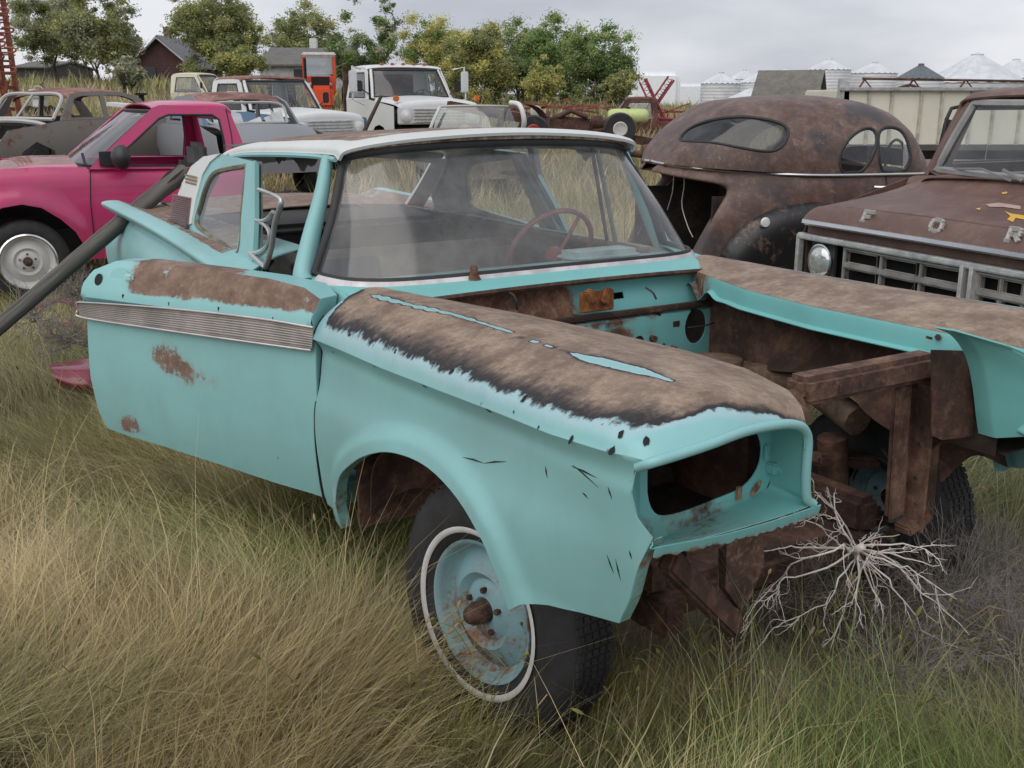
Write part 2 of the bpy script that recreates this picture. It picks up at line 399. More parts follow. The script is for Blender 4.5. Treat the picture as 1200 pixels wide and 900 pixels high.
def gcolor(x, y, r):
    n = len(x); cx_, cy_ = carxy(x, y)
    g = .34 + .12 * sst(-.6, .6, x) + .36 * nA(x, y) + .36 * nB(x, y)
    def blob(px, py, sx, sy, k): return k * np.exp(-((x - px) / sx) ** 2 - ((y - py) / sy) ** 2)
    g = g + blob(-.6, 3.3, .42, .5, .85) + blob(-1.0, 3.35, .3, .2, .3) + blob(2.0, 4.4, .8, .8, .95) + blob(.2, 2.2, .7, .25, .40) + blob(1.6, 3.0, .6, .6, .3) - blob(-1.5, 3.2, .8, 1.4, .42) - blob(-.9, 2.2, .6, .5, .40)
    g = g - .22 * sst(6, 10, y) * (1 - sst(24, 44, y)) + .25 * sst(30, 50, y)
    g = np.clip(g + r.normal(0, .16, n), 0, 1)
    br = np.clip(.5 + .35 * nB(x + 9, y) + r.normal(0, .33, n), 0, 1.2)
    c = STRAW * (1 - br[:, None]) * .8 + PALE * br[:, None]
    gc = np.where(r.random(n)[:, None] < .65, GREEN, OLIVE)
    c = c * (1 - g[:, None]) + gc * g[:, None]
    gb = np.clip(.25 + .4 * nC(x, y + 4) + r.normal(0, .25, n), 0, .8)[:, None]; c = c * (1 - gb * .6) + GREYB * gb * .6
    return c * r.uniform(.5, 1.2, n)[:, None] * (1 + .30 * np.clip(nB(x * 1.6 + 3, y * 1.6), -1, 1))[:, None] * 1.08
Vs, Fs, Cs = [], [], []; off = 0
rg = np.random.default_rng(11)
for (y0, y1, dens, W, Lm, seg) in [(1.6, 5.2, 620, .0058, .30, 5), (1.5, 3.3, 13500, .0023, .34, 5), (3.3, 5.6, 6500, .0032, .36, 5), (5.6, 9, 1900, .0052, .38, 4), (9, 16, 480, .010, .42, 3), (16, 34, 110, .020, .42, 3), (34, 80, 22, .05, .40, 2)]:
    wmax = y1 * .56 + (1.1 if y0 < 16 else .6); n = int(dens * (y1 - y0) * 2 * wmax)
    x = rg.uniform(-wmax, wmax, n); y = rg.uniform(y0, y1, n)
    ok = (np.abs(x) < y * .56 + (1.1 if y0 < 16 else .5))
    clump = .8 * nD(x, y) + .7 * nB(x * 1.5, y * 1.5) + rg.normal(0, .6, n); ok &= clump > -.75
    x, y = x[ok], y[ok]; n = len(x)
    cx_, cy_ = carxy(x, y); under = (cx_ > -4.5) & (cx_ < .75) & (np.abs(cy_) < .93); bay = under & (cx_ > -.7)
    tuft = np.sin(np.floor(x * 7 + nB(x, y)) * 12.99 + np.floor(y * 7) * 78.2) * 43758.5; tuft = tuft - np.floor(tuft)
    ang = 1.4 + 1.75 * np.tanh(3 * nA(x * .9, y * .9 + 1)) + .8 * nC(x * 1.3, y) + 1.5 * (tuft - .5) + rg.normal(0, .42, n)
    lean = np.clip(.72 + .22 * nB(x, y + 3) + .14 * nA(x + 5, y) + .28 * (tuft - .5) + rg.normal(0, .18, n), .05, 1.02); lean = np.where((x < -.2) & (y < 4.5), np.minimum(lean + .12, 1.02), lean); lean = np.where(y > 9, lean * .6, lean)
    L = Lm * rg.lognormal(-.05, .3, n) * (1 + .25 * nA(x + 2, y)) * .95
    L = L * (.75 + .5 * tuft); near_front = (np.hypot(x - .25, y - 2.15) < .5); L = np.where(np.hypot(x + .15, y - 2.35) < .34, L * .55, L); lean = np.where(near_front, lean * .65, lean)
    L = np.where(under, np.minimum(L, np.where(bay, .26, .20)), L)
    whl = (np.abs(cx_ + .0) < .33) & (np.abs(cy_ + .76) < .11); L = np.where(whl, .05, L)
    L = np.where((x < -.5) & (y < 3.4), L * 1.1, L)
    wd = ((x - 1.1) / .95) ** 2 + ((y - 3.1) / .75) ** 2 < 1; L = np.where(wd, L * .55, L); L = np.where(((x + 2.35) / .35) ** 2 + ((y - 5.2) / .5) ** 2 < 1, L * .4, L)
    pk = (x > -6.2) & (x < -1.2) & (y > 8.2) & (y < 10.3); L = np.where(pk, np.minimum(L, .28), L)
    col = gcolor(x, y, rg)
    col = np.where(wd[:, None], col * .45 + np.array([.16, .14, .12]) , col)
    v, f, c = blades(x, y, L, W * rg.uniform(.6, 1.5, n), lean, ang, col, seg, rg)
    Vs.append(v); Fs.append(f + off); Cs.append(c); off += len(v)
tag(bigmesh('grass', np.vstack(Vs), np.vstack(Fs), GRASSM, np.vstack(Cs)), 'dry straw and green grass lying in swirls', 'grass', None, 'stuff')
# seed-headed stems standing above the mass
rs = np.random.default_rng(5); tS = MB(); cS = []
spots = [(rs.uniform(470, 1180), rs.uniform(790, 930)) for _ in range(150)] + [(rs.uniform(0, 470), rs.uniform(740, 940)) for _ in range(26)] + [(rs.uniform(0, 500), rs.uniform(430, 700)) for _ in range(60)] + [(rs.uniform(1080, 1200), rs.uniform(530, 800)) for _ in range(40)]
for u, v in spots:
    p = onz(u, v, -.13); h_ = rs.uniform(.22, .42); a = rs.uniform(0, 6.28); ln_ = rs.uniform(.05, .22)
    P = [Vector((p.x + ln_ * math.cos(a) * s ** 2, p.y + ln_ * math.sin(a) * s ** 2, -.13 + h_ * s * (1 - .12 * s))) for s in (0, .25, .5, .75, 1)]
    o0 = len(tS.v); tS.tube(P, [.0014, .0013, .0012, .001, .0009], 3, cap=False)
    g = rs.random() < .55; c0 = np.array((.30, .30, .10) if g else (.46, .37, .20)) * rs.uniform(.7, 1.2)
    if rs.random() < .55:
        d = (P[-1] - P[-2]).normalized(); hl = rs.uniform(.018, .04); tS.tube([P[-1] + d * hl * s for s in (0, .2, .5, .8, 1)], [.001, .0042, .005, .0035, .0008], 5)
    for s in range(rs.integers(0, 3)):
        k = rs.integers(1, 4); a2 = rs.uniform(0, 6.28); q = P[k]; l2 = rs.uniform(.06, .14)
        tS.tube([q, q + Vector((math.cos(a2) * l2 * .5, math.sin(a2) * l2 * .5, l2 * .5)), q + Vector((math.cos(a2) * l2, math.sin(a2) * l2, l2 * .45))], [.0015, .002, .0003], 3, cap=False)
    cS += [c0] * (len(tS.v) - o0)
o = tS.build('seed_stems', GRASSM, None, smooth=False); o.name = 'seed_grass'
a = o.data.attributes.new('col', 'FLOAT_COLOR', 'POINT'); a.data.foreach_set('color', np.c_[np.array(cS), np.ones(len(cS))].astype(np.float32).ravel())
tag(o, 'taller green and yellow stems with seed heads', 'grass', None, 'stuff')
# ================================================================== the turquoise hulk
from mathutils.bvhtree import BVHTree
TQ = (.235, .485, .485); TQ2 = (.20, .46, .50)
RB = ((.155, .105, .078), (.255, .185, .135), (.34, .26, .195))
PAINT_TOP = worn('turquoise_worn_top', TQ, RB, scale=5, rough=.36, attr=1, namp=.45, char=(.018, .016, .018), pale=(.36, .49, .53), dirt=.5, coat=.1, chips=.75)
PAINT = worn('turquoise_paint', TQ, RUST, amount=.33, scale=3.2, rough=.4, chips=.6, dirt=.45, coat=.15)
PAINT_A = worn('turquoise_spotted', TQ, ((.135, .08, .058), (.20, .13, .095), (.27, .185, .135)), namp=1.0, scale=7, rough=.44, attr=1, chips=.6, dirt=.5, coat=.1)
PAINT_IN = worn('turquoise_primed', (.17, .46, .45), ((.06, .028, .018), (.15, .065, .04), (.24, .15, .10)), scale=5, rough=.5, attr=1, dirt=.4)
WHITE_OLD = worn('white_roof_paint', (.62, .64, .62), ((.12, .075, .06), (.22, .15, .12), (.30, .22, .17)), scale=5, rough=.5, attr=1, dirt=.3)
CHROME = chrome(); ALU = plain('dull_aluminium', (.50, .48, .46), .38, .75, var=.2, bump=.1)
TC = Frame(.63989, 3.06042, -1.03502, 0, .0146)
CV0 = rust('well_shade', 6, ((.014, .010, .009), (.035, .022, .016), (.07, .045, .035)))  # near-black colour carries the shade inside the headlight holes
car = empty('derelict_sedan', TC.M, 'turquoise derelict sedan with its front clip stripped, hood gone and front door hanging open', 'car')
def xs(x, X, Y): return np.interp(x, X, Y)
SX = [-.95, -.70, -.38, 0., .26, .50, .68, .75, .785, .80]
# section keys at the stations: inner(y,z) mid(y,z) shoulder(y,z) crease(y,z)
IY = [-.60, -.53, -.44, -.385, -.37, -.375, -.415, -.445, -.472, -.478]; IZ = [.935, .932, .928, .930, .935, .935, .928, .912, .896, .880]
MY = [-.75, -.72, -.68, -.665, -.66, -.65, -.64, -.64, -.65, -.655]; MZ = [.962, .966, .968, .971, .974, .977, .970, .952, .927, .905]
HY = [-.885, -.885, -.885, -.885, -.885, -.883, -.875, -.86, -.845, -.835]; HZ = [.895, .905, .912, .915, .918, .926, .930, .918, .898, .885]
CY = [-.945, -.945, -.942, -.94, -.94, -.938, -.93, -.915, -.897, -.888]; CZ = [.812, .822, .828, .845, .858, .866, .878, .882, .880, .876]
ARCH = [(-.765, .20), (-.76, .29), (-.70, .40), (-.60, .475), (-.47, .545), (-.30, .602), (-.09, .625), (.10, .600), (.23, .54), (.29, .46), (.315, .41), (.33, .375)]
ARCH = [tuple(q) for q in crs(ARCH, 46)]
def fender(side, name, label):
    """outer skin of a front fender; a = x, b in 0..1 top (inner edge to crease), 1..2 side (crease to z=.2)"""
    def bz(x, z): return 1 + (xs(x, SX, CZ) - z) / (xs(x, SX, CZ) - .2)
    arch = [(x, bz(x, z)) for x, z in ARCH]
    front = [(.668, bz(.668, .470)), (.715, bz(.715, .55)), (.76, bz(.76, .66)), (.782, bz(.782, .71)), (.752, bz(.752, .75)), (.745, bz(.745, .80)), (.752, bz(.752, .85)), (.79, 1.0), (.80, .8), (.80, .4), (.795, 0)]
    ol = [(-.945, 0), (-.945, .35), (-.945, .8), (-.945, 1), (-.945, 1.5), (-.915, bz(-.93, .235)), (-.84, bz(-.84, .235))] + arch + [(.37, bz(.37, .405)), (.45, bz(.45, .430)), (.55, bz(.55, .450)), (.62, bz(.62, .462))] + front
    def fn(x, b):
        iy, iz, my, mz, hy, hz, cy, cz = [xs(x, SX, q) for q in (IY, IZ, MY, MZ, HY, HZ, CY, CZ)]
        t = np.clip(b, 0, 1) * 3
        # smooth cubic through the four keys
        y = np.empty_like(x); z = np.empty_like(x)
        K = [(iy, iz), (my, mz), (hy, hz), (cy, cz)]
        Q = [(2 * K[0][0] - K[1][0], K[0][1] - .05)] + K + [(cy - .012, 2 * cz - hz)]
        for i in range(3):
            m = (t >= i) & (t <= i + 1); s = t - i
            for j, o in ((0, y), (1, z)):
                a_, b_, c_, d_ = Q[i][j], Q[i + 1][j], Q[i + 2][j], Q[i + 3][j]
                val = .5 * (2 * b_ + (c_ - a_) * s + (2 * a_ - 5 * b_ + 4 * c_ - d_) * s * s + (3 * b_ - a_ - 3 * c_ + d_) * s ** 3)
                o[m] = val[m]
        sd = b > 1; zz = cz - (b - 1) * (cz - .2)
        dz = cz - zz
        prof = crs_i(dz, [0, .018, .04, .08, .15, .24, .33, .45, .55, .66], [0, -.018, -.031, -.028, -.018, .004, .010, .006, -.004, -.028])
        fade = 1 - np.clip((x - .35) / .45, 0, 1) * .55
        yy = -cy + prof * fade
        # rolled flare round the arch
        A = np.array(ARCH); d = np.full(x.shape, 9.)
        for q in densify(A, .02, False): d = np.minimum(d, np.hypot(x - q[0], zz - q[1]))
        yy = yy + .020 * np.exp(-(np.maximum(d - .035, 0) / .028) ** 2)
        low = np.clip((x - .22) / .45, 0, 1) * np.clip((.80 - zz) / .35, 0, 1)
        yy = yy - .075 * low
        y[sd] = -yy[sd]; z[sd] = zz[sd]
        return np.stack([x, y if side < 0 else -y, z], -1)
    def wear(x, b):
        # b where the rust stops, rising towards the shoulder
        edge = np.interp(x, [-.95, -.85, -.6, -.3, 0, .3, .6, .72, .8], [.66, .80, .78, .77, .76, .76, .74, .66, .55])
        w_ = .5 + (edge - b) * 1.1
        w_ = np.where(x > .735, w_ - (x - .735) * 9 - .0, w_)
        w_ = np.where(x < -.9, w_ - (-.9 - x) * 5, w_)
        # bare streak of paint left along the ridge
        rw = np.interp(x, [-.84, -.80, -.62, -.50, -.42, -.2, .05, .25, .36, .50, .62], [.0, .030, .012, .028, .016, .010, .004, .004, .032, .028, .0]) * (.8 + .3 * np.sin(x * 90) * (x < .2)); rid = np.exp(-((b - .40 - .012 * np.sin(x * 7)) / np.maximum(rw, .001)) ** 2) * (rw > .003); dk = np.exp(-((b - .40) / .05) ** 2)
        w_ = np.clip(w_, .12, .80); w_ = np.where((w_ > .5), w_ - .12 * dk, w_) - .52 * rid
        sp = np.exp(-(((x + .75) / .05) ** 2 + ((b - 1.85) / .15) ** 2))
        return np.where(b > 1, np.maximum(.12, .45 * sp), w_)
    o = panel(name, ol, [], fn, .016, PAINT_TOP, car, .003, {'wear': wear}, flip=side > 0)
    if label: o['label'] = label
    return o, fn
def mirror(pts, side): return [(p[0], p[1] * -side, p[2]) for p in pts]     # points given for the right-hand (y<0) side
LIP = [(.745, -.888, .80), (.760, -.898, .86), (.795, -.888, .878), (.800, -.835, .884), (.802, -.75, .893), (.802, -.655, .905), (.80, -.56, .903), (.795, -.505, .892), (.790, -.474, .875), (.786, -.457, .845), (.782, -.452, .77), (.780, -.442, .71),
       (.780, -.420, .69), (.785, -.55, .684), (.785, -.70, .682), (.785, -.84, .688), (.780, -.868, .70), (.757, -.872, .73)]
PLT = [(.66, -.815, .80), (.66, -.815, .83), (.66, -.80, .855), (.66, -.76, .867), (.66, -.69, .872), (.66, -.62, .874), (.66, -.55, .872), (.66, -.48, .866), (.66, -.455, .85), (.66, -.444, .83), (.66, -.438, .77), (.66, -.435, .72),
       (.66, -.45, .69), (.66, -.55, .672), (.66, -.68, .65), (.66, -.76, .638), (.66, -.805, .66), (.66, -.815, .72)]
HOLE = [(-.796, .80), (-.790, .825), (-.760, .842), (-.70, .848), (-.60, .856), (-.53, .858), (-.495, .845), (-.474, .81), (-.472, .77), (-.49, .735), (-.53, .71), (-.60, .70), (-.68, .690), (-.742, .690), (-.775, .705), (-.793, .745)]
for side in (-1, 1):
    o, fn = fender(side, 'front_fender', None if side < 0 else 'far front fender with brown sun-burnt top and bare turquoise flange')
    if side < 0: near_fender = o
    m = lambda P: [(p[0], p[1] * (1 if side < 0 else -1), p[2]) for p in P]
    for ii in (0, 1, 15, 16, 17):
        lx, _, lz = LIP[ii]; ly = -abs(float(fn(np.array([lx]), np.array([1 + (xs(lx, SX, CZ) - lz) / (xs(lx, SX, CZ) - .2)]))[0, 1])); LIP[ii] = (lx, ly + .001, lz)
    # rolled lip of the headlight brow, bucket walls and the plate with the oval hole
    t = MB(); t.tube(crs(m(LIP[1:13]), 60), .011, 8); t.build('brow_lip', PAINT, o)
    a, b = crs(m(LIP + LIP[:1]), 90), crs(m(PLT + PLT[:1]), 90)
    G = np.array([a * (1 - s) + b * s for s in (0, .12, .35, .7, 1)])
    sheet('headlight_bucket', G, PAINT_IN, o, .002, {'wear': np.clip(.28 + .14 * (G.reshape(-1, 3)[:, 2] < .70) * (np.abs(G.reshape(-1, 3)[:, 1]) > .55), 0, 1)})
    q = -1 if side > 0 else 1
    panel('headlight_plate', [(p[1] * q, p[2]) for p in PLT], [[(y * q, z) for y, z in crs(HOLE + HOLE[:1], 40)[:-1]]], lambda y, z: (np.full_like(y, .66), y, z), .02, PAINT_IN, o, .003,
          {'wear': lambda y, z: .30 + .16 * (z < .70)})
    # turned-down front flange with a ragged edge
    fl = crs(m([(.785, -.868, .690), (.788, -.70, .680), (.788, -.55, .680), (.788, -.405, .688)]), 60)
    lo = fl.copy(); lo[:, 2] -= .024 + .0018 * np.sin(np.arange(60) * .9 + 3 * np.sin(np.arange(60) * .13)) + RNG.normal(0, .0022, 60); lo[:, 0] -= .006
    sheet('front_flange', [fl, (fl + lo) / 2, lo], PAINT_IN, o, .003, {'wear': np.r_[np.full(60, .32), np.full(60, .40), np.full(60, .48)]})
    # edge of the tip below: folded return with rust
    tq = crs([(.78, 0, .705), (.757, 0, .655), (.715, 0, .55), (.668, 0, .472)], 24); tip = fn(tq[:, 0], 1 + (xs(tq[:, 0], SX, CZ) - tq[:, 2]) / (xs(tq[:, 0], SX, CZ) - .2)); tip = np.c_[tq[:, 0], tip[:, 1], tq[:, 2]]; tin = tip.copy(); tin[:, 1] += (.03 if side < 0 else -.03); tin[:, 0] -= .004
    sheet('tip_return', [tip, tin], PAINT_IN, o, .003, {'wear': np.full(48, .46)})
    bq = np.linspace(.72, 1.95, 40); gp = fn(np.full(40, -.945), bq); t = MB(); t.tube([(-.9535, p_[1] * .997, p_[2]) for p_ in gp], .0048, 5); t.build('door_gap', BLACK, o)
    if side < 0:
        t = MB(); pa_ = TC.px(908, 548, 'x', .675); t.box(pa_, (.03, .032, .026), None, .004); t.tube([pa_ + Vector((.01, 0, 0)), pa_ + Vector((.022, 0, 0))], .007, 8); t.box(TC.px(898, 530, 'x', .668), (.012, .010, .04), None, .003); t.build('lamp_adjuster', PAINT_IN, o, split=True)
        t = MB(); t.disc(TC.px(886, 572, 'x', .664), .022, (1, 0, 0), 10, .010); t.box(TC.px(866, 578, 'x', .668), (.008, .012, .03)); t.build('rust_scab', rust('tan_rust', 30, ((.14, .08, .04), (.30, .19, .11), (.42, .33, .22))), o, split=True)
    # arch return
    ar = crs([(x, 0, z) for x, z in ARCH], 60); yo = fn(ar[:, 0], 1 + (xs(ar[:, 0], SX, CZ) - ar[:, 2]) / (xs(ar[:, 0], SX, CZ) - .2))[:, 1]
    A1 = ar.copy(); A1[:, 1] = yo; A2 = A1.copy(); A2[:, 1] += (.035 if side < 0 else -.035); A2[:, 2] += .004
    sheet('arch_return', [A1, A2], PAINT_IN, o, .003, {'wear': np.full(120, .44)})
    # hood-side flange
    xsn = np.linspace(-.93, .79, 70); iy = np.interp(xsn, SX, IY) * (1 if side < 0 else -1); iz = np.interp(xsn, SX, IZ)
    s = -1 if side > 0 else 1
    r0 = np.stack([xsn, iy, iz], -1); r1 = r0 + [0, .004 * s, -.012]; r2 = r0 + [0, .004 * s, -.060]; r3 = r0 + [0, .028 * s, -.066]
    if side > 0:      # wavy bent part near the cowl
        wv = np.exp(-((xsn + .72) / .12) ** 2) * .03 * np.sin(xsn * 38)
        r2[:, 2] += wv; r3[:, 2] += wv
    sheet('hood_flange', [r0, r1, r2, r3], PAINT_IN, o, .003, {'wear': np.clip(.22 + .35 * np.exp(-((np.tile(xsn, 4) + .75) / .12) ** 2), 0, 1)})
    # inner apron, splash panel behind the wheel and inner nose panel
    yy = -.60 if side < 0 else .60; sg = 1 if side < 0 else -1
    xe = .63 if side < 0 else .54
    panel('inner_apron', [(-.76, .32), (-.76, .87), (-.2, .88), (.3, .88), (xe, .87), (xe, .62), (.45, .60), (.36, .50), (.30, .58), (.12, .66), (-.12, .68), (-.34, .64), (-.50, .52), (-.55, .32)], [[(.36, .70), (.43, .70), (.43, .77), (.36, .77)]],
          lambda x, z: (x, yy + (-sg) * (.14 * np.exp(-((z - .60) / .12) ** 2) * np.exp(-(x / .38) ** 4) * -1 + .10 * (x > 9)) + sg * 0 + np.interp(x, [-.8, .3, .66], [0, sg * .06, sg * .20]), z), .03, FRAME, o, .004)
    G = grid([[(x, yy + sg * .02, z), (x - .02, yy - sg * .16, z + .05), (x, yy - sg * .31, z - .01)] for x, z in [(-.60, .30), (-.56, .48), (-.38, .60), (-.1, .655), (.15, .63), (.30, .55), (.37, .42)]], 10, 24)
    sheet('wheel_housing', G, FRAME, o, .004)
    mp = MB(); mp.box((-.70, yy - sg * .16, .40), (.012, .30, .36)); mp.build('splash_panel', FRAME, o)
for s in (1, -1):  # added dark sheets: block the light behind the oval holes so they read black
    panel('well_shade_back', [(-.90 * s, .60), (-.42 * s, .60), (-.42 * s, .90), (-.88 * s, .88)], [], lambda y, z: (.34 + 0 * y, y, z), .1, CV0, car, .004)
    t = MB(); t.box((.50, -.66 * s, .615), (.30, .42, .006)); t.box((.48, -.862 * s, .73), (.30, .006, .22)); t.box((.48, -.43 * s, .73), (.32, .006, .24)); t.build('well_shade_liner', CV0, car, split=True)
# small clip holes left by the missing side trim
def bvh(o):
    me = o.data; return BVHTree.FromPolygons([v.co[:] for v in me.vertices], [tuple(p.vertices) for p in me.polygons])
T = bvh(near_fender); mbh = MB()
def hitpx(T, F, u, v):
    d = (F.R @ ray(u, v)).normalized(); r = T.ray_cast(F.o, d); return (r[0], r[1]) if r[0] else (None, None)
for (u, v, r) in [(410, 393, 3), (464, 412, 4), (530, 436, 5), (615, 468, 6), (373, 404, 2.4), (391, 412, 2.6), (439, 429, 3), (498, 452, 4.5), (573, 480, 5), (366, 377, 2.6), (670, 516, 5), (728, 510, 5), (718, 529, 5), (757, 518, 5.5), (603, 483, 1.8), (632, 501, 2.2), (480, 395, 2), (440, 372, 1.6)]:
    p, n = hitpx(T, TC, u, v)
    if p is None: continue
    if n.dot(TC.o - p) < 0: n = -n
    z = Vector((0, 0, 1)); x = z.cross(n).normalized(); y = n.cross(x); k = r * 2.6 / 1230
    nn = 9; c = p + n * .0032
    mbh.add([c + x * k * .62 * math.cos(i * 2 * math.pi / nn) * (1 + .3 * math.sin(i * 5 + u)) + y * k * (1 + .25 * math.sin(i * 3 + v)) * math.sin(i * 2 * math.pi / nn) for i in range(nn)], [tuple(range(nn))])
mbh.build('trim_hole', BLACK, near_fender, split=True)
ms = MB()
for a, b in [((670, 546), (700, 560)), ((672, 545), (702, 571)), ((543, 536), (568, 543)), ((568, 543), (594, 541)), ((712, 650), (720, 672)), ((722, 655), (728, 680)), ((738, 645), (741, 655)), ((713, 570), (718, 585)), ((683, 577), (690, 584)), ((640, 546), (642, 560))]:
    p, n = hitpx(T, TC, *a); q, m_ = hitpx(T, TC, *b)
    if p and q:
        if n.dot(TC.o - p) < 0: n = -n
        if m_.dot(TC.o - q) < 0: m_ = -m_
        ms.tube([p + n * .0015, (p + q) / 2 + n * .0025 + Vector((0, 0, .002)), q + m_ * .0015], [.0006, .0022, .0005], 5)
ms.build('scratch', BLACK, near_fender, split=True)

# ---- cowl, firewall
wb = [(-1.30, -.80, .972), (-1.20, -.79, .97), (-1.08, -.755, .97), (-.985, -.67, .972), (-.94, -.55, .974), (-.92, -.40, .976), (-.91, -.2, .978), (-.908, 0, .979)]
WB = wb + [(x, -y, z) for x, y, z in wb[:-1][::-1]]
wt = [(-1.40, -.628, 1.383), (-1.375, -.61, 1.394), (-1.35, -.56, 1.403), (-1.33, -.48, 1.412), (-1.315, -.36, 1.420), (-1.305, -.2, 1.426), (-1.30, -.08, 1.428), (-1.30, 0, 1.428)]
WT = wt + [(x, -y, z) for x, y, z in wt[:-1][::-1]]
b0 = crs(WB, 90); b1 = b0.copy(); b1[:, 0] += .02; b1[:, 2] -= .012
b3 = b0.copy(); b3[:, 0] = -.80 + .03 * (1 - (np.abs(b0[:, 1]) / .8) ** 2) - .10 * np.clip((np.abs(b0[:, 1]) - .6) / .2, 0, 1); b3[:, 2] = .948 - .02 * (np.abs(b0[:, 1]) / .8) ** 2
b2 = (b1 + b3) / 2; b2[:, 2] += .006
wc = np.clip(.20 + .0 * b3[:, 0], 0, 1)
sheet('cowl', [b0, b1, b2, b3], PAINT_IN, car, .004, {'wear': np.r_[wc, wc, wc + .08, wc + .14]})
# rusty channel where the hood seal ran
t = MB(); ch = [(b3[i] + [.012, 0, -.004]) for i in range(12, 79, 3)]; t.tube(ch, .010, 6); t.build('seal_channel', FRAME, car)
def fwear(y, z):
    w_ = .28 + .30 * np.exp(-(((y + .22) / .22) ** 2 + ((z - .87) / .06) ** 2)) + .30 * np.exp(-(((y - .12) / .15) ** 2 + ((z - .74) / .055) ** 2)) + .22 * np.exp(-((z - .80) / .018) ** 2)
    w_ = w_ + .22 * np.exp(-((y - .42) / .1) ** 2) * np.exp(-((z - .90) / .03) ** 2) + .20 * np.exp(-((y - .30) / .03) ** 2 - ((z - .68) / .08) ** 2)
    return w_ + .28 * np.clip((.02 - y) / .1, 0, 1) * (z > .80)
circ = lambda cy, cz, r, n=14, k=1: [(cy + r * math.cos(i * 2 * math.pi / n), cz + k * r * math.sin(i * 2 * math.pi / n)) for i in range(n)]
panel('firewall', [(-.66, .935), (-.3, .948), (0, .95), (.3, .948), (.66, .935), (.68, .45), (.3, .34), (-.3, .34), (-.68, .45)],
      [circ(.52, .73, .055, 18, 1.25), circ(.24, .70, .026), circ(.25, .62, .018), circ(.34, .80, .012), circ(.36, .67, .012), circ(.13, .66, .014), [(.14, .858), (.22, .858), (.22, .882), (.14, .882)], circ(.42, .62, .014), circ(.05, .60, .02)],
      lambda y, z: (-.80 + .03 * (1 - (y / .8) ** 2) + .05 * np.clip((.81 - z) / .02, 0, 1) * (z > .3) - .03 * np.exp(-((z - .89) / .05) ** 2), y, z), .02, PAINT_IN, car, .004, {'wear': fwear})
t = MB(); t.bar((-.735, -.55, .815), (-.735, .60, .815), .03, .02, bev=.004); t.bar((-.74, .60, .815), (-.78, .66, .90), .03, .02)
t.build('firewall_ledge', FRAME, car)
t = MB(); t.box((-.735, .055, .872), (.012, .15, .075), bev=.004); t.box((-.725, .02, .895), (.03, .03, .05), Matrix.Rotation(.5, 3, 'X'), .005); t.box((-.725, .09, .89), (.03, .03, .06), Matrix.Rotation(-.4, 3, 'X'), .005)
t.build('heater_bracket', rust('orange_rust', 9, ((.10, .030, .012), (.22, .075, .022), (.34, .16, .05))), car)
t = MB(); t.tube([(-.74, .30, .71), (-.70, .30, .71)], .012, 8); t.tube([(-.74, .40, .66), (-.70, .40, .66)], .01, 8); t.box((-.74, .42, .75), (.03, .04, .03), bev=.004); t.box((-.745, .35, .735), (.02, .015, .04)); t.box((-.745, .47, .66), (.03, .05, .05), bev=.006)
t.build('firewall_fitting', FRAME, car, split=True)
t = MB(); t.tube(crs([(-.74, .28, .90), (-.71, .29, .885), (-.70, .30, .86)], 8), .004, 6); t.tube(crs([(-.72, .47, .73), (-.70, .54, .735), (-.71, .6, .74)], 8), .003, 6); t.tube(crs([(-.76, -.30, .935), (-.74, -.29, .925), (-.73, -.285, .90), (-.735, -.28, .875)], 8), .0045, 6)
t.tube(crs([(-.70, .35, .62), (-.55, .50, .55), (-.4, .56, .52), (-.2, .5, .50)], 16), .008, 6); t.build('cable', GASKET, car, split=True)
t = MB(); t.lathe([(0, .05), (.010, .05), (.014, .04), (.015, .02), (.02, .012), (.026, .0)], (-.895, -.36, .965), 'Z', 16); t.build('wiper_pivot', rust('pivot_rust', 20), car)
# ---- windscreen
G = grid([[tuple(p) for p in a] for a in (np.array(WB), np.array(WB) * .52 + np.array(WT) * .48 + np.array([.035, 0, .0]), np.array(WT))], 80, 24)
WSG = glass('windscreen_glass', (.90, .93, .93), .12, .13, .34)
sheet('windscreen', G, WSG, car, 0)
t = MB(); rim = [Vector(G[0, 0])] + [Vector(G[i, 0]) for i in range(1, 24)] + [Vector(G[-1, i]) for i in range(1, 80)] + [Vector(G[i, -1]) for i in range(22, -1, -1)]
t.tube([p + Vector((.012, 0, -.008 if p.z > 1.3 else 0)) for p in rim], .020, 8); t.build('screen_gasket', GASKET, car)
t = MB(); lowr = [Vector(p) + Vector((.006, 0, .004)) for p in G[0]]; t.tube(lowr, .011, 6); t.build('lower_gasket', GASKET, car)
tr0 = crs(WB, 90); dirn = np.stack([np.gradient(tr0[:, 1]), -np.gradient(tr0[:, 0])], -1); dirn /= np.linalg.norm(dirn, axis=1)[:, None]
o0 = tr0 + np.c_[dirn * .008, np.full(90, .006)]; o1 = tr0 + np.c_[dirn * .020, np.full(90, -.001)]; o2 = tr0 + np.c_[dirn * .031, np.full(90, -.018)]
sheet('screen_trim', [o0[4:], o1[4:], o2[4:]], plain('pale_trim', (.55, .52, .53), .35, .3, var=.25, bump=.1), car, .003)
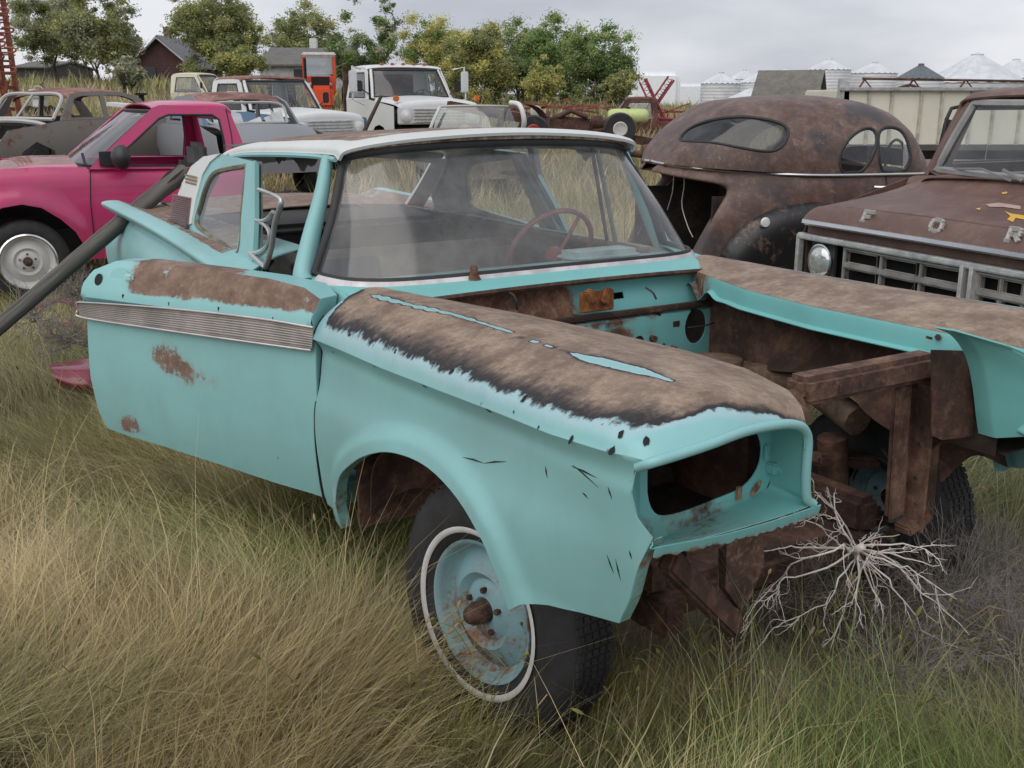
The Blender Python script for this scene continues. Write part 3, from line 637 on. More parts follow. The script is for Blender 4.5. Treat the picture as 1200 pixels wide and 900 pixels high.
# ---- roof
edge = [(-1.28, 1.400), (-1.6, 1.398), (-2.0, 1.39), (-2.5, 1.372), (-2.85, 1.34), (-3.05, 1.30)]
rows = []
for x, z in edge:
    k = .655 if x > -2.6 else .655 - (-2.6 - x) * .05
    fr = max(0, (x + 1.45) / .17) ** 2
    rows.append([(x - .05 * fr * 1.2, -k - .012, z - .015), (x - .03 * fr, -k + .015, z + .018), (x, -k * .72, z + .045), (x + .03 * fr, -k * .36, z + .062), (x + .035 * fr, 0, z + .068), (x + .03 * fr, k * .36, z + .062), (x, k * .72, z + .045), (x - .03 * fr, k - .015, z + .018), (x - .05 * fr * 1.2, k + .012, z - .015)])
G = grid(rows, 72, 60); P = G.reshape(-1, 3)
G[:2, :, 2] -= np.array([.016, .004])[:, None]
yn = np.abs(P[:, 1]); wr = .68 - .60 * np.clip((yn - .575) / .06, 0, 1) - .5 * np.clip((P[:, 0] + 1.42) / .14, 0, 1) + .12 * np.sin(P[:, 0] * 5)
sheet('roof', G, WHITE_OLD, car, .012, {'wear': np.clip(wr, .05, .9)})
t = MB()
for s in (-1, 1): t.tube(crs([(-1.36, s * .672, 1.372)] + [(x, s * (.672 if x > -2.6 else .672 - (-2.6 - x) * .05), z - .022) for x, z in edge[1:]], 40), .010, 6)
t.build('drip_rail', PAINT, car, split=True)
t = MB(); t.tube(crs([(-1.40, -.66, 1.375), (-1.34, -.60, 1.405), (-1.30, -.45, 1.424), (-1.272, -.2, 1.438), (-1.268, 0, 1.44), (-1.272, .2, 1.438), (-1.30, .45, 1.424), (-1.34, .60, 1.405), (-1.40, .66, 1.375)], 60), .009, 6); t.build('roof_front_seam', rust('seam_rust', 12, ((.10, .05, .03), (.3, .2, .13), (.5, .46, .4))), car)
t = MB()
for s in (-1, 1): t.tube(crs([(-1.30, s * .835, .93), (-1.34, s * .825, .97), (-1.375, s * .775, 1.10), (-1.40, s * .72, 1.24), (-1.44, s * .672, 1.378)], 20), [.045 - .0012 * i for i in range(20)], 10)
t.build('windscreen_pillar', PAINT, car, split=True)
# cowl sides between fender and pillar
for s in (-1, 1):
    G = grid([[(-.97, s * .62, .955), (-.97, s * .76, .952), (-.96, s * .82, .91), (-.95, s * .85, .83)], [(-1.12, s * .72, .962), (-1.13, s * .80, .955), (-1.10, s * .83, .91), (-1.08, s * .84, .83)], [(-1.35, s * .80, .968), (-1.36, s * .83, .955), (-1.36, s * .84, .91), (-1.36, s * .84, .83)]], 14, 12)
    sheet('cowl_side', G, PAINT_IN, car, .004, {'wear': np.full(14 * 12, .25)})
# ---- greenhouse sides
GH = (Vector((0, -.80, .93)), Vector((0, 1, -.28)))
def ghp(u, v): p = TC.pln(u, v, *GH); return (p.x, p.z)
gout = [ghp(*q) for q in [(301, 190), (301, 260), (297, 330), (282, 330), (262, 322), (240, 300), (222, 280), (203, 268), (207, 245), (217, 222), (226, 200), (240, 187), (262, 181)]]
ghole = [ghp(*q) for q in [(290, 194), (285, 250), (280, 297), (258, 284), (240, 272), (231, 262), (236, 240), (243, 217), (252, 203), (266, 198)]]
for s in (-1, 1):
    o = panel('side_pillar_panel', gout, [ghole], lambda x, z: (x, s * (.80 - .28 * (z - .93)), z), .03, PAINT_A, car, .02, {'wear': lambda x, z: .2 + .0 * x})
    panel('pillar_lining', gout, [ghole], lambda x, z: (x, s * (.775 - .28 * (z - .93)), z), .05, plain('pillar_lining', (.15, .17, .16), .8, var=.4), o, .004)
    hz = crs([(x, s * (.80 - .28 * (z - .93)), z) for x, z in ghole + ghole[:1]], 60)
    t = MB(); t.tube(hz[:-1], .014, 6, closed=True); t.build('window_frame', plain('old_seal', (.16, .15, .11), .6, .2, var=.5), o)
    mk('quarter_glass', [(x, s * (.80 - .28 * (z - .93)), z) for x, z in ghole], [tuple(range(len(ghole)))], glass('side_glass', (.85, .9, .88), .0, .04, .08), o, smooth=False)
    inner = [ghp(*q) for q in [(301, 196), (300, 325), (294, 325), (294, 196)]]
    t = MB(); a_ = [Vector((x, s * (.775 - .28 * (z - .93)), z)) for x, z in inner]; t.bar((a_[1] + a_[2]) / 2, (a_[0] + a_[3]) / 2, .03, .012, (1, 0, 0), .004); t.build('door_jamb', PAINT, o)
# white sail panel, emblem, ribbed reflector panel
for s in (-1, 1):
    def sail(u, v): p = TC.pln(u, v, *GH); return (p.x, p.z)
    so = [sail(*q) for q in [(262, 180), (250, 190), (241, 205), (233, 235), (228, 262), (203, 268), (208, 240), (217, 215), (228, 195), (242, 184)]]
    o = panel('sail_panel', so, [], lambda x, z: (x, s * (.812 - .28 * (z - .93)), z), .03, WHITE_OLD, car, .012, {'wear': lambda x, z: .15 + 0 * x})
    e0, e1 = sail(223, 207), sail(236, 210); t = MB()
    for k in range(3): t.bar((e0[0], s * (.826 - .28 * (e0[1] - .93)), e0[1] - .018 * k + .01), (e1[0], s * (.826 - .28 * (e1[1] - .93)), e1[1] - .018 * k + .01), .008, .010, bev=.002)
    t.build('sail_emblem', plain('brass_trim', (.42, .33, .18), .35, .6), o, split=True)
    rp = [sail(*q) for q in [(209, 228), (229, 232), (225, 266), (202, 264)]]
    t = MB()
    for k in range(16):
        f = k / 15; a = np.array(rp[0]) * (1 - f) + np.array(rp[3]) * f; b = np.array(rp[1]) * (1 - f) + np.array(rp[2]) * f
        t.bar((a[0], s * (.826 - .28 * (a[1] - .93)), a[1]), (b[0], s * (.826 - .28 * (b[1] - .93)), b[1]), .012, .005)
    t.build('ribbed_trim', plain('ribbed_metal', (.30, .17, .18), .35, .5), o)
# rear window surround and glassless opening
G = grid([[(-3.02, -.62, 1.30), (-3.05, -.3, 1.345), (-3.06, 0, 1.355), (-3.05, .3, 1.345), (-3.02, .62, 1.30)], [(-3.10, -.62, 1.25), (-3.14, -.3, 1.29), (-3.15, 0, 1.30), (-3.14, .3, 1.29), (-3.10, .62, 1.25)]], 30, 4)
sheet('rear_header', G, WHITE_OLD, car, .01, {'wear': np.full(120, .4)})
for s in (-1, 1):
    G = grid([[(-3.05, s * .66, 1.29), (-3.12, s * .60, 1.28)], [(-3.30, s * .70, 1.12), (-3.36, s * .62, 1.12)], [(-3.55, s * .74, .98), (-3.60, s * .64, .98)]], 6, 12)
    sheet('rear_pillar', G, WHITE_OLD, car, .03, {'wear': np.full(72, .2)})
# ---- rear quarters with canted fins, deck lid, tail
QX = [-1.93, -2.15, -2.45, -2.9, -3.3, -3.8, -4.3, -4.58]
def quarter(s):
    rz = [.875, .90, .92, .948, .968, .985, .998, 1.005]
    rows = []
    for x, r in zip(QX, rz):
        f = (x + 1.93) / -2.65
        rows.append([(x, s * .60, .985), (x, s * .74, .975 - .02 * (1 - f)), (x, s * .86, r + .02 - .015 * f), (x, s * (.93 + .02 * f), r), (x, s * (.925 + .01 * f), r - .035), (x, s * .875, r - .075), (x, s * .90, r - .115), (x, s * .945, r - .19 - .02 * f), (x, s * .955, r - .32), (x, s * .93, r - .48), (x, s * .88, .30)])
    G = grid(rows, 70, 60); P = G.reshape(-1, 3)
    w_ = .22 + .34 * ((np.abs(P[:, 1]) < .85) & (P[:, 0] < -2.3)) * (P[:, 2] > .93) + .3 * np.exp(-((P[:, 0] + 2.5) / .12) ** 2 - ((P[:, 2] - .86) / .06) ** 2) + .3 * np.exp(-((P[:, 0] + 4.1) / .2) ** 2 - ((P[:, 2] - .93) / .05) ** 2)
    return sheet('rear_quarter', G, PAINT_A, car, .006, {'wear': w_})
for s in (-1, 1): quarter(s)
G = grid([[(-3.55, -.62, .985), (-3.56, 0, 1.01), (-3.55, .62, .985)], [(-4.2, -.62, .99), (-4.2, 0, 1.01), (-4.2, .62, .99)], [(-4.55, -.62, .95), (-4.58, 0, .97), (-4.55, .62, .95)], [(-4.6, -.62, .5), (-4.66, 0, .5), (-4.6, .62, .5)]], 20, 20)
sheet('boot_lid', G, PAINT_A, car, .006, {'wear': np.full(400, .62)})
G = grid([[(-3.0, -.62, .93), (-3.0, .62, .93)], [(-3.56, -.62, .985), (-3.56, .62, .985)]], 6, 6); sheet('parcel_shelf', G, DARKIN, car, .01)
# lower sill, floor, far-side doors
t = MB()
for s in (-1, 1): t.box((-2.2, s * .84, .27), (2.6, .10, .10), bev=.02)
t.build('sill', PAINT, car, split=True)
t = MB(); t.box((-2.15, 0, .30), (2.7, 1.6, .03)); t.box((-2.05, 0, .36), (2.3, .3, .12), bev=.05); t.build('floor_pan', FRAME, car)
def fdy(z): return np.interp(z, [.25, .5, .8, .93], [.88, .93, .93, .80])
xsn = np.linspace(-.95, -3.0, 12); zz = np.linspace(.25, .93, 10)
G = np.array([[(x, float(fdy(z)), z) for x in xsn] for z in zz]); sheet('far_door', G, PAINT, car, .01)
G = np.array([[(x, float(fdy(z)) - .07 - (.02 if z < .85 else 0), z) for x in xsn] for z in zz]); sheet('far_door_lining', G, plain('door_lining', (.12, .10, .085), .8, var=.5, scale=4), car, .006)
G = np.array([[(x, -float(fdy(z)) + .08, z) for x in np.linspace(-2.0, -3.0, 8)] for z in zz]); sheet('near_rear_lining', G, DARKIN, car, .006)
t = MB(); t.bar((-.98, .79, .935), (-3.0, .79, .935), .05, .025, bev=.006); t.build('far_window_sill', plain('sill_strip', (.33, .29, .22), .7, var=.4), car)
t = MB(); t.tube([(-1.62, .785, .94), (-1.66, .70, 1.37)], .012, 6); t.tube([(-2.22, .785, .94), (-2.20, .69, 1.37)], .03, 6); t.build('far_window_post', MATS['pillar_lining'], car, split=True)
t = MB(); t.tube([(-1.68, .78, .94), (-1.70, .70, 1.37)], .010, 6); t.build('far_vent_post', GASKET, car)
# ---- inside: dash, wheel, seats
dz = [(-1.02, .93), (-1.12, .945), (-1.25, .94), (-1.33, .90), (-1.36, .82), (-1.33, .70)]
G = grid([[(x, y, z + .0) for x, z in dz] for y in (-.74, -.4, 0, .4, .74)], 24, 30); sheet('dashboard', G, plain('faded_dash', (.17, .31, .31), .6, var=.35), car, .006)
t = MB(); t.box((-1.24, .42, .955), (.16, .34, .05), bev=.022); t.box((-1.30, .42, .955), (.05, .22, .035), bev=.01); t.build('instrument_hood', plain('pod', (.35, .45, .44), .5, var=.25), car)
sw = Matrix.Translation((-1.52, .36, .945)) @ Matrix.Rotation(rad(-62), 4, 'Y')
t = MB(); t.tube([sw @ Vector((.205 * math.cos(a), .205 * math.sin(a), 0)) for a in np.linspace(0, 2 * math.pi, 40, endpoint=False)], .0115, 8, closed=True)
for a in (.5, math.pi - .5): 
    t.tube([sw @ Vector((.2 * math.cos(a), .2 * math.sin(a), 0)), sw @ Vector((.03 * math.cos(a), .03 * math.sin(a), -.05))], .009, 6)
t.tube([sw @ Vector((0, 0, -.02)), sw @ Vector((0, 0, -.10))], .04, 12)
t.tube([sw @ Vector((0, 0, -.05)), sw @ Vector((0, 0, -.45))], .022, 10)
swo = t.build('steering_wheel', plain('faded_red', (.26, .09, .085), .5, var=.3, scale=20), car)
t = MB(); t.box((-1.95, -.05, .47), (.52, 1.35, .18), Matrix.Rotation(.06, 3, 'Y'), .06); t.build('front_seat_cushion', plain('seat_cloth', (.33, .30, .255), .9, var=.4, scale=5), car)
t = MB(); t.box((-2.26, -.05, .70), (.14, 1.35, .44), Matrix.Rotation(-.22, 3, 'Y'), .05); fb = t.build('front_seat_back', MATS['seat_cloth'], car)
t = MB(); t.box((-2.18, -.36, .72), (.02, .42, .34), Matrix.Rotation(-.22, 3, 'Y'), .01); t.build('seat_panel', plain('slate_vinyl', (.10, .11, .12), .6, var=.2), fb)
t = MB(); t.box((-3.05, 0, .74), (.14, 1.25, .45), Matrix.Rotation(-.25, 3, 'Y'), .05); t.box((-2.8, 0, .50), (.5, 1.25, .16), None, .05); t.build('rear_seat', DARKIN, car, split=True)
t = MB(); G = grid([[(x, y, 1.375 + .03 * (1 - (y / .66) ** 2)) for y in (-.62, -.3, 0, .3, .62)] for x in (-1.42, -2, -2.5, -3.0)], 16, 12)
sheet('headliner', G, plain('torn_headliner', (.09, .08, .065), .95, var=.5), car, .004)
# torn cloth hanging from the headliner
t = MB()
for (x, y, w_, h_) in [(-2.9, -.06, .10, .09), (-2.9, .10, .07, .06), (-1.9, -.60, .34, .07), (-2.2, -.6, .2, .05), (-1.6, .60, .16, .05)]:
    pts = [(x, y + (i / 8 - .5) * w_ if abs(y) < .3 else y, 1.375) if abs(y) < .3 else (x + (i / 8 - .5) * w_, y, 1.365) for i in range(9)]
    lo = [(p[0], p[1], p[2] - h_ * (.45 + .55 * abs(math.sin(i * 2.3 + x))) * math.sin(math.pi * (i + .3) / 8.6)) for i, p in enumerate(pts)]
    t.add(pts + lo, [(i, i + 1, 10 + i, 9 + i) for i in range(8)])
t.build('torn_lining', DARKIN, car, split=True)
# mirror-like vent window frame standing in the doorway
vf = [TC.px(u, v, 'y', -.80) for u, v in [(303, 222), (312, 225), (327, 232), (329, 240), (322, 262), (318, 290), (312, 310), (309, 311), (294, 297)]]
vf2 = [TC.px(u, v, 'y', -.80) for u, v in [(303, 225), (311, 229), (319, 238), (318, 250), (311, 256), (300, 258), (312, 262), (316, 272), (315, 285), (308, 293), (300, 295)]]
t = MB(); t.tube(crs([p[:] for p in vf], 30), [.008] * 10 + [.012] * 14 + [.014] * 6, 8)
t.tube(crs([tuple(TC.px(u, v, 'y', -.80)) for u, v in [(300, 258), (307, 259), (314, 256), (320, 248)]], 10), .009, 6); t.tube(crs([tuple(TC.px(u, v, 'y', -.80)) for u, v in [(303, 259), (312, 265), (316, 275), (313, 288), (304, 295), (294, 297)]], 16), .009, 6)
t.build('vent_window_frame', plain('cast_metal', (.48, .50, .50), .35, .6, var=.2), car)

# ---- the open door
HG = Vector((-.961, -.942, 0)); DA = rad(28); DM = Matrix.Translation(HG) @ Matrix.Rotation(math.pi + DA, 4, 'Z')     # local x runs along the door, outer face on +y
DI = DM.inverted(); dn = Vector((math.sin(DA), -math.cos(DA), 0))
door = bpy.data.objects.new('front_door', None); C.objects.link(door); door.parent = car; door.matrix_local = DM
def dpx(u, v, off=0): p = DI @ TC.pln(u, v, HG + dn * off, dn); return (p.x, p.z)
dout = [dpx(*q) for q in [(369, 352), (366, 372), (368, 400), (373, 470), (377, 540), (383, 588), (360, 580), (320, 568), (250, 544), (190, 524), (150, 512), (131, 505), (124, 502), (116, 480), (108, 440), (104, 400), (101, 372), (98, 350), (96, 332), (101, 318), (118, 309), (150, 310), (230, 320), (300, 330), (345, 340)]]
DT = 1.0
def dfn(x, z):
    y = crs_i(z, [.2, .35, .5, .70, .80, .835, .845, .875, .90, .94, .98, 1.02, 1.06], [-.03, -.004, .006, .0, -.008, -.010, .004, .006, -.006, -.026, -.062, -.11, -.15])
    return np.stack([x, y, z], -1)
def dwear(x, z):
    top = np.clip((z - (.874 - .008 * x)) / .03, 0, 1)
    w_ = .10 + .55 * top * np.clip((1.02 - x) / .12, 0, 1)
    sp = .45 * np.exp(-(((x - .72) / .15) ** 2 + ((z - .66) / .07) ** 2)) + .38 * np.exp(-(((x - .55) / .18) ** 2 + ((z - .60) / .06) ** 2)) + .3 * np.exp(-(((x - .70) / .05) ** 2 + ((z - .75) / .04) ** 2)) + .50 * np.exp(-(((x - .98) / .09) ** 2 + ((z - .37) / .05) ** 2)) + .30 * np.exp(-(((x - .70) / .35) ** 2 + ((z - .335) / .02) ** 2)) + .30 * np.exp(-(((x - .3) / .08) ** 2 + ((z - .70) / .03) ** 2))
    return np.clip(w_ + np.where(z < .85, sp, 0), 0, .95)
dsk = panel('door_skin', dout, [], dfn, .018, PAINT_A, door, .003, {'wear': dwear})
# inner shell and edges
sh = [(x * .985 + .008, z) for x, z in dout]
panel('door_inner', sh, [], lambda x, z: (x, np.interp(z, [.2, .9, 1.06], [-.11, -.12, -.16]), z), .06, plain('door_inner_trim', (.10, .22, .22), .7, var=.4), door, .004)
G = [dfn(np.array([p[0] for p in dout + dout[:1]]), np.array([p[1] for p in dout + dout[:1]]))]; g2 = G[0].copy(); g2[:, 1] = np.minimum(g2[:, 1] - .01, -.11); g2[:, 1] = np.where(g2[:, 2] > .96, -.158, g2[:, 1])
sheet('door_edge', [G[0], g2], PAINT_A, door, .003, {'wear': np.tile(np.where((G[0][:, 2] > .985) & (G[0][:, 0] < 1.0), .72, .2), 2)})
# ribbed trim strip: flares out past the rear edge
ta = [dpx(368, 383, .01), dpx(300, 372, .01), dpx(200, 361, .01), dpx(101, 354, .01), dpx(91, 356, .01)]
tb = [dpx(366, 410, .01), dpx(300, 401, .01), dpx(200, 387, .01), dpx(101, 372, .01), dpx(92, 364, .01)]
A_, B_ = crs(ta, 40), crs(tb, 40); rows = []
for k in range(41):
    f = k / 40; r = A_ * (1 - f) + B_ * f
    y = .012 + .0022 * math.sin(f * 2 * math.pi * 10) + (.004 if f < .03 or f > .9 else 0)
    rows.append(np.stack([r[:, 0], np.full(40, y) , r[:, 1]], -1))
sheet('trim_strip', rows, plain('ribbed_trim', (.40, .37, .34), .38, .55, var=.25, scale=5), door, .002)
t = MB(); t.tube([(r[0], .018, r[1]) for r in B_], .004, 6); t.tube([(r[0], .016, r[1]) for r in A_[:-3]], .003, 6); t.build('trim_edge', plain('bright_edge', (.62, .58, .58), .3, .6), door, split=True)
# handle recess and lock hole
def ddisc(u, v, ru, rv, dep, name, mat, n=18):
    p = dpx(u, v); y = float(dfn(np.array([p[0]]), np.array([p[1]]))[0, 1]); t = MB()
    t.lathe([(0, 0), (1, 0)], (0, 0, 0), 'Y', n); t.v = [(p[0] + a[0] * ru, y + dep - (a[2] * rv) * (-.0) - (.9 if p[1] > .96 else .5) * a[2] * rv * .8, p[1] + a[2] * rv) for a in t.v]
    return t.build(name, mat, door)
ddisc(112, 328, .022, .022, .004, 'lock_hole', BLACK); ddisc(133, 324, .05, .028, .004, 'handle_recess', PAINT)
t = MB(); p = dpx(146, 326); y = float(dfn(np.array([p[0]]), np.array([p[1]]))[0, 1]); t.box((p[0], y + .008, p[1]), (.05, .02, .03), None, .008); t.build('handle_stub', plain('pale_paint', (.40, .60, .60), .4), door)
t = MB()
for u, v in [(146, 347), (200, 356), (258, 362), (322, 373), (354, 381)]:
    p = dpx(u, v); t.box((p[0], .006, p[1]), (.008, .008, .016), None, .002)
t.build('trim_clip', BLACK, door, split=True)

# ---- radiator support, chassis
t = MB(); c = lambda u, v, x=.45: TC.px(u, v, 'x', x)
bar = [c(948, 508) + Vector((.0, 0, 0)), c(932, 462), c(945, 450), c(1085, 424), c(1096, 432), c(1092, 448)]
t.bar(c(930, 458), c(1088, 427), .08, .078, (0, 0, 1), .016); t.tube([c(944, 458), c(930, 463), c(938, 490)], .03, 8)
t.tube([c(1080, 430), c(1095, 440), c(1090, 470)], .032, 8)
for u, v in [(985, 455), (1010, 448), (1035, 445)]:
    p = c(u, v, .492); t.box(p, (.004, .010, .020))
t.build('radiator_support_bar', rust('frame_rust_light', 7, ((.05, .026, .018), (.13, .066, .045), (.22, .135, .09))), car)
t = MB(); t.bar(c(1060, 445), c(1050, 605), .05, .012, (1, 0, 0)); t.bar(c(1062, 450, .42), c(1052, 600, .42), .012, .10, (0, 1, 0)); t.bar(c(1085, 450), c(1068, 620), .012, .075, (1, 0, 0), .002); t.bar(c(1094, 450, .40), c(1080, 612, .40), .012, .09, (0, 1, 0))
t.box(c(1070, 612), (.06, .10, .03), Matrix.Rotation(.3, 3, 'X'), .006)
t.build('radiator_support_post', MATS['frame_rust_light'], car)
t = MB()
for u, v in [(1075, 480), (1076, 520), (1072, 560), (1080, 500), (1074, 590)]: t.tube([c(u, v, .455), c(u, v, .462)], .006, 6)
t.build('post_hole', BLACK, car, split=True)
t = MB(); pts = [c(1092, 395), c(1125, 398), c(1127, 415), c(1110, 460), c(1105, 478), c(1097, 440)]; n_ = len(pts); t.add(pts + [p - Vector((.02, 0, 0)) for p in pts], [tuple(range(n_)), tuple(range(n_, 2 * n_))[::-1]] + [(i, (i + 1) % n_, n_ + (i + 1) % n_, n_ + i) for i in range(n_)])
t.box(c(1108, 397), (.03, .06, .012), None, .003)
for u, v in [(1099, 395), (1107, 397), (1118, 401)]: t.tube([c(u, v), c(u, v, .475)], .009, 6)
t.build('corner_bracket', FRAME, car)
np_ = [(1100, 412), (1132, 410), (1147, 425), (1152, 455), (1149, 508), (1126, 510), (1105, 516), (1098, 512)]
pp = [TC.px(u, v, 'x', .56) for u, v in np_]
panel('nose_panel', [(p.y, p.z) for p in pp], [], lambda y, z: (np.full_like(y, .555) + .02 * np.sin(y * 20), y, z), .03, FRAME, car, .005)
fl = crs([tuple(TC.px(u, v, 'x', .64)) for u, v in [(1112, 386), (1132, 396), (1148, 420), (1156, 455), (1160, 490), (1163, 512)]], 30)
f0 = fl + [0, -.022, -.008]; f1 = fl + [.01, .004, 0]; fo_ = crs([(.785, .455, .885), (.785, .436, .85), (.785, .434, .80), (.785, .432, .76), (.785, .43, .73), (.785, .43, .70)], 30); fm = f1 * .55 + fo_ * .45 + [0, .03, 0]
f0 = fl + [-.05, .012, -.004]
sheet('nose_inner_wall', [f0, fl, f1, fm, fo_], PAINT_IN, car, .004, {'wear': np.full(150, .28)})
t = MB()
for u, v in [(1152, 434), (1172, 503), (939, 350), (1047, 380)]:
    p = TC.px(u, v, 'x', .60) if u > 1100 else TC.px(u, v, 'y', .56); t.tube([p, p + Vector((.014, -.014, .0))], .011, 6)
t.build('bolt', FRAME, car, split=True)
p0, p1 = TC.px(992, 362, 'y', .56), TC.px(1028, 372, 'y', .50)
t = MB(); t.tube(crs([tuple(p0), tuple((p0 + p1) / 2 + Vector((0, 0, .022))), tuple(p1)], 12), .012, 8); t.build('hood_bumper_bracket', plain('scraped_metal', (.25, .19, .16), .6, .2, var=.5, scale=30), car)
for s in (-1, 1):
    t = MB(); t.bar((-1.2, s * .42, .22), (.10, s * .42, .22), .08, .11, bev=.01); t.bar((.08, s * .42, .20), (.30, s * .40, .19), .08, .11, bev=.01); t.bar((-.1, s * .42, .30), (.25, s * .42, .30), .09, .12, bev=.02)
    t.bar((.0, s * .42, .20), (.02, s * .74, .16), .10, .05, bev=.01); t.bar((.0, s * .42, .42), (.02, s * .70, .36), .06, .04, bev=.01); t.tube([(.0, s * .55, .16), (.0, s * .5, .48)], .05, 10)
    t.build('chassis_rail', FRAME, car, split=True)
t = MB(); t.box((.05, 0, .16), (.26, .85, .12), None, .03); t.tube([(-.1, .35, .50), (-.25, .1, .42), (-.5, .05, .40)], .04, 8)
t.build('cross_member', FRAME, car, split=True)
t = MB(); t.lathe([(0, 0), (.09, 0), (.12, .03), (.12, .12), (.10, .16), (0, .17)], (-.5, .42, .50), 'Z', 20); t.tube([(-.55, .46, .60), (-.2, .56, .62), (.1, .5, .56)], .05, 10); t.build('heater_casing', rust('casing', 4, ((.03, .018, .013), (.12, .075, .05), (.20, .13, .085))), car, split=True)
low = [TC.px(u, v, 'x', .50) for u, v in [(852, 632), (893, 620), (896, 660), (880, 700), (868, 715), (850, 690)]]
t = MB(); n_ = len(low); t.add(low + [p - Vector((.03, 0, 0)) for p in low], [tuple(range(n_)), tuple(range(n_, 2 * n_))[::-1]] + [(i, (i + 1) % n_, n_ + (i + 1) % n_, n_ + i) for i in range(n_)])
t.build('bumper_bracket', rust('bracket_rust', 9, ((.05, .026, .018), (.13, .066, .045), (.28, .20, .15))), car)
t = MB(); t.bar(TC.px(782, 655, 'x', .62), TC.px(862, 735, 'x', .50), .04, .06, bev=.008); t.bar(TC.px(800, 640, 'x', .5), TC.px(850, 625, 'x', .5), .03, .05); t.build('diagonal_brace', FRAME, car)

# ---- wheels
def car_wheel(parent, c, R=.345, w=.17, rim=.185, yaw=0., camber=0., s=-1, rimmat=None, white=True):
    """outer face looks along s*y; c = centre of the outer face"""
    W = bpy.data.objects.new('wheel', None); C.objects.link(W); W.parent = parent
    W.matrix_local = Matrix.Translation(c) @ Matrix.Rotation(yaw, 4, 'Z') @ Matrix.Rotation(camber, 4, 'X') @ Matrix.Rotation(0 if s < 0 else math.pi, 4, 'Z')
    t = MB(); t.lathe([(rim - .004, .030), (rim, .012), (rim + .03, -.004), (R * .80, -.008), (R * .90, .002), (R - .010, .016), (R, .030), (R, w - .02), (R * .95, w), (rim + .02, w + .01), (rim, w - .01), (rim - .02, w - .02)], (0, 0, 0), 'Y', 64)
    ty = t.build('tyre', RUBBER, W)
    t = MB()                                   # tread blocks
    for r in range(5):
        for i in range(96):
            a = i * 2 * math.pi / 96; zz = .03 * math.sin(i * math.pi / 2) * .12
            cc = Vector((R * math.cos(a), .038 + r * (w - .066) / 4 + zz, R * math.sin(a))); t.box(cc, (.010, .018, .017), Matrix.Rotation(-a, 3, 'Y'))
    t.build('tread', RUBBER, ty)
    if white:
        t = MB(); t.lathe([(rim + .026, -.0055), (rim + .029, -.0095), (rim + .041, -.0125), (rim + .044, -.0105)], (0, 0, 0), 'Y', 64); t.build('whitewall', plain('whitewall', (.55, .54, .53), .6, var=.15), ty)
    rm = rimmat or worn('rim_paint', (.19, .35, .39), RUST, amount=.455, scale=8, rough=.5, dirt=.3)
    t = MB(); t.lathe([(rim - .002, .035), (rim + .004, .012), (rim + .002, .006), (rim - .006, .008), (rim - .014, .022), (rim - .020, .048), (rim - .034, .056), (rim - .040, .050), (.128, .030), (.110, .020), (.098, .030), (.088, .040), (.078, .034), (.060, .026), (.040, .024), (.034, .030)], (0, 0, 0), 'Y', 48); rmo = t.build('rim', rm, W)
    t = MB(); t.lathe([(.033, .030), (.033, -.006), (.028, -.014), (.023, -.032), (.018, -.037), (0, -.038)], (0, 0, 0), 'Y', 20); t.build('hub', rust('hub_rust', 20, ((.03, .015, .01), (.08, .04, .028), (.14, .08, .055))), W)
    t = MB()
    for i in range(5):
        a = i * 2 * math.pi / 5 + .3; t.tube([(.062 * math.cos(a), .03, .062 * math.sin(a)), (.062 * math.cos(a), .014, .062 * math.sin(a))], .0085, 6)
    t.build('lug_nut', MATS['hub_rust'], W, split=True)
    t = MB()
    for a0 in (0.2, 1.77, 3.34, 4.91): t.tube([((rim - .043) * math.cos(a), .0545, (rim - .043) * math.sin(a)) for a in np.linspace(a0, a0 + .8, 10)], .0035, 5)
    t.build('rim_slot', BLACK, rmo, split=True)
    return W
car_wheel(car, (-.008, -.85, .195), R=.365, rim=.203, yaw=rad(11), camber=rad(-2))
car_wheel(car, (-.008, .845, .20), s=1, white=False)
for s in (-1, 1): car_wheel(car, (-3.0, s * .84, .20), s=s, white=False)
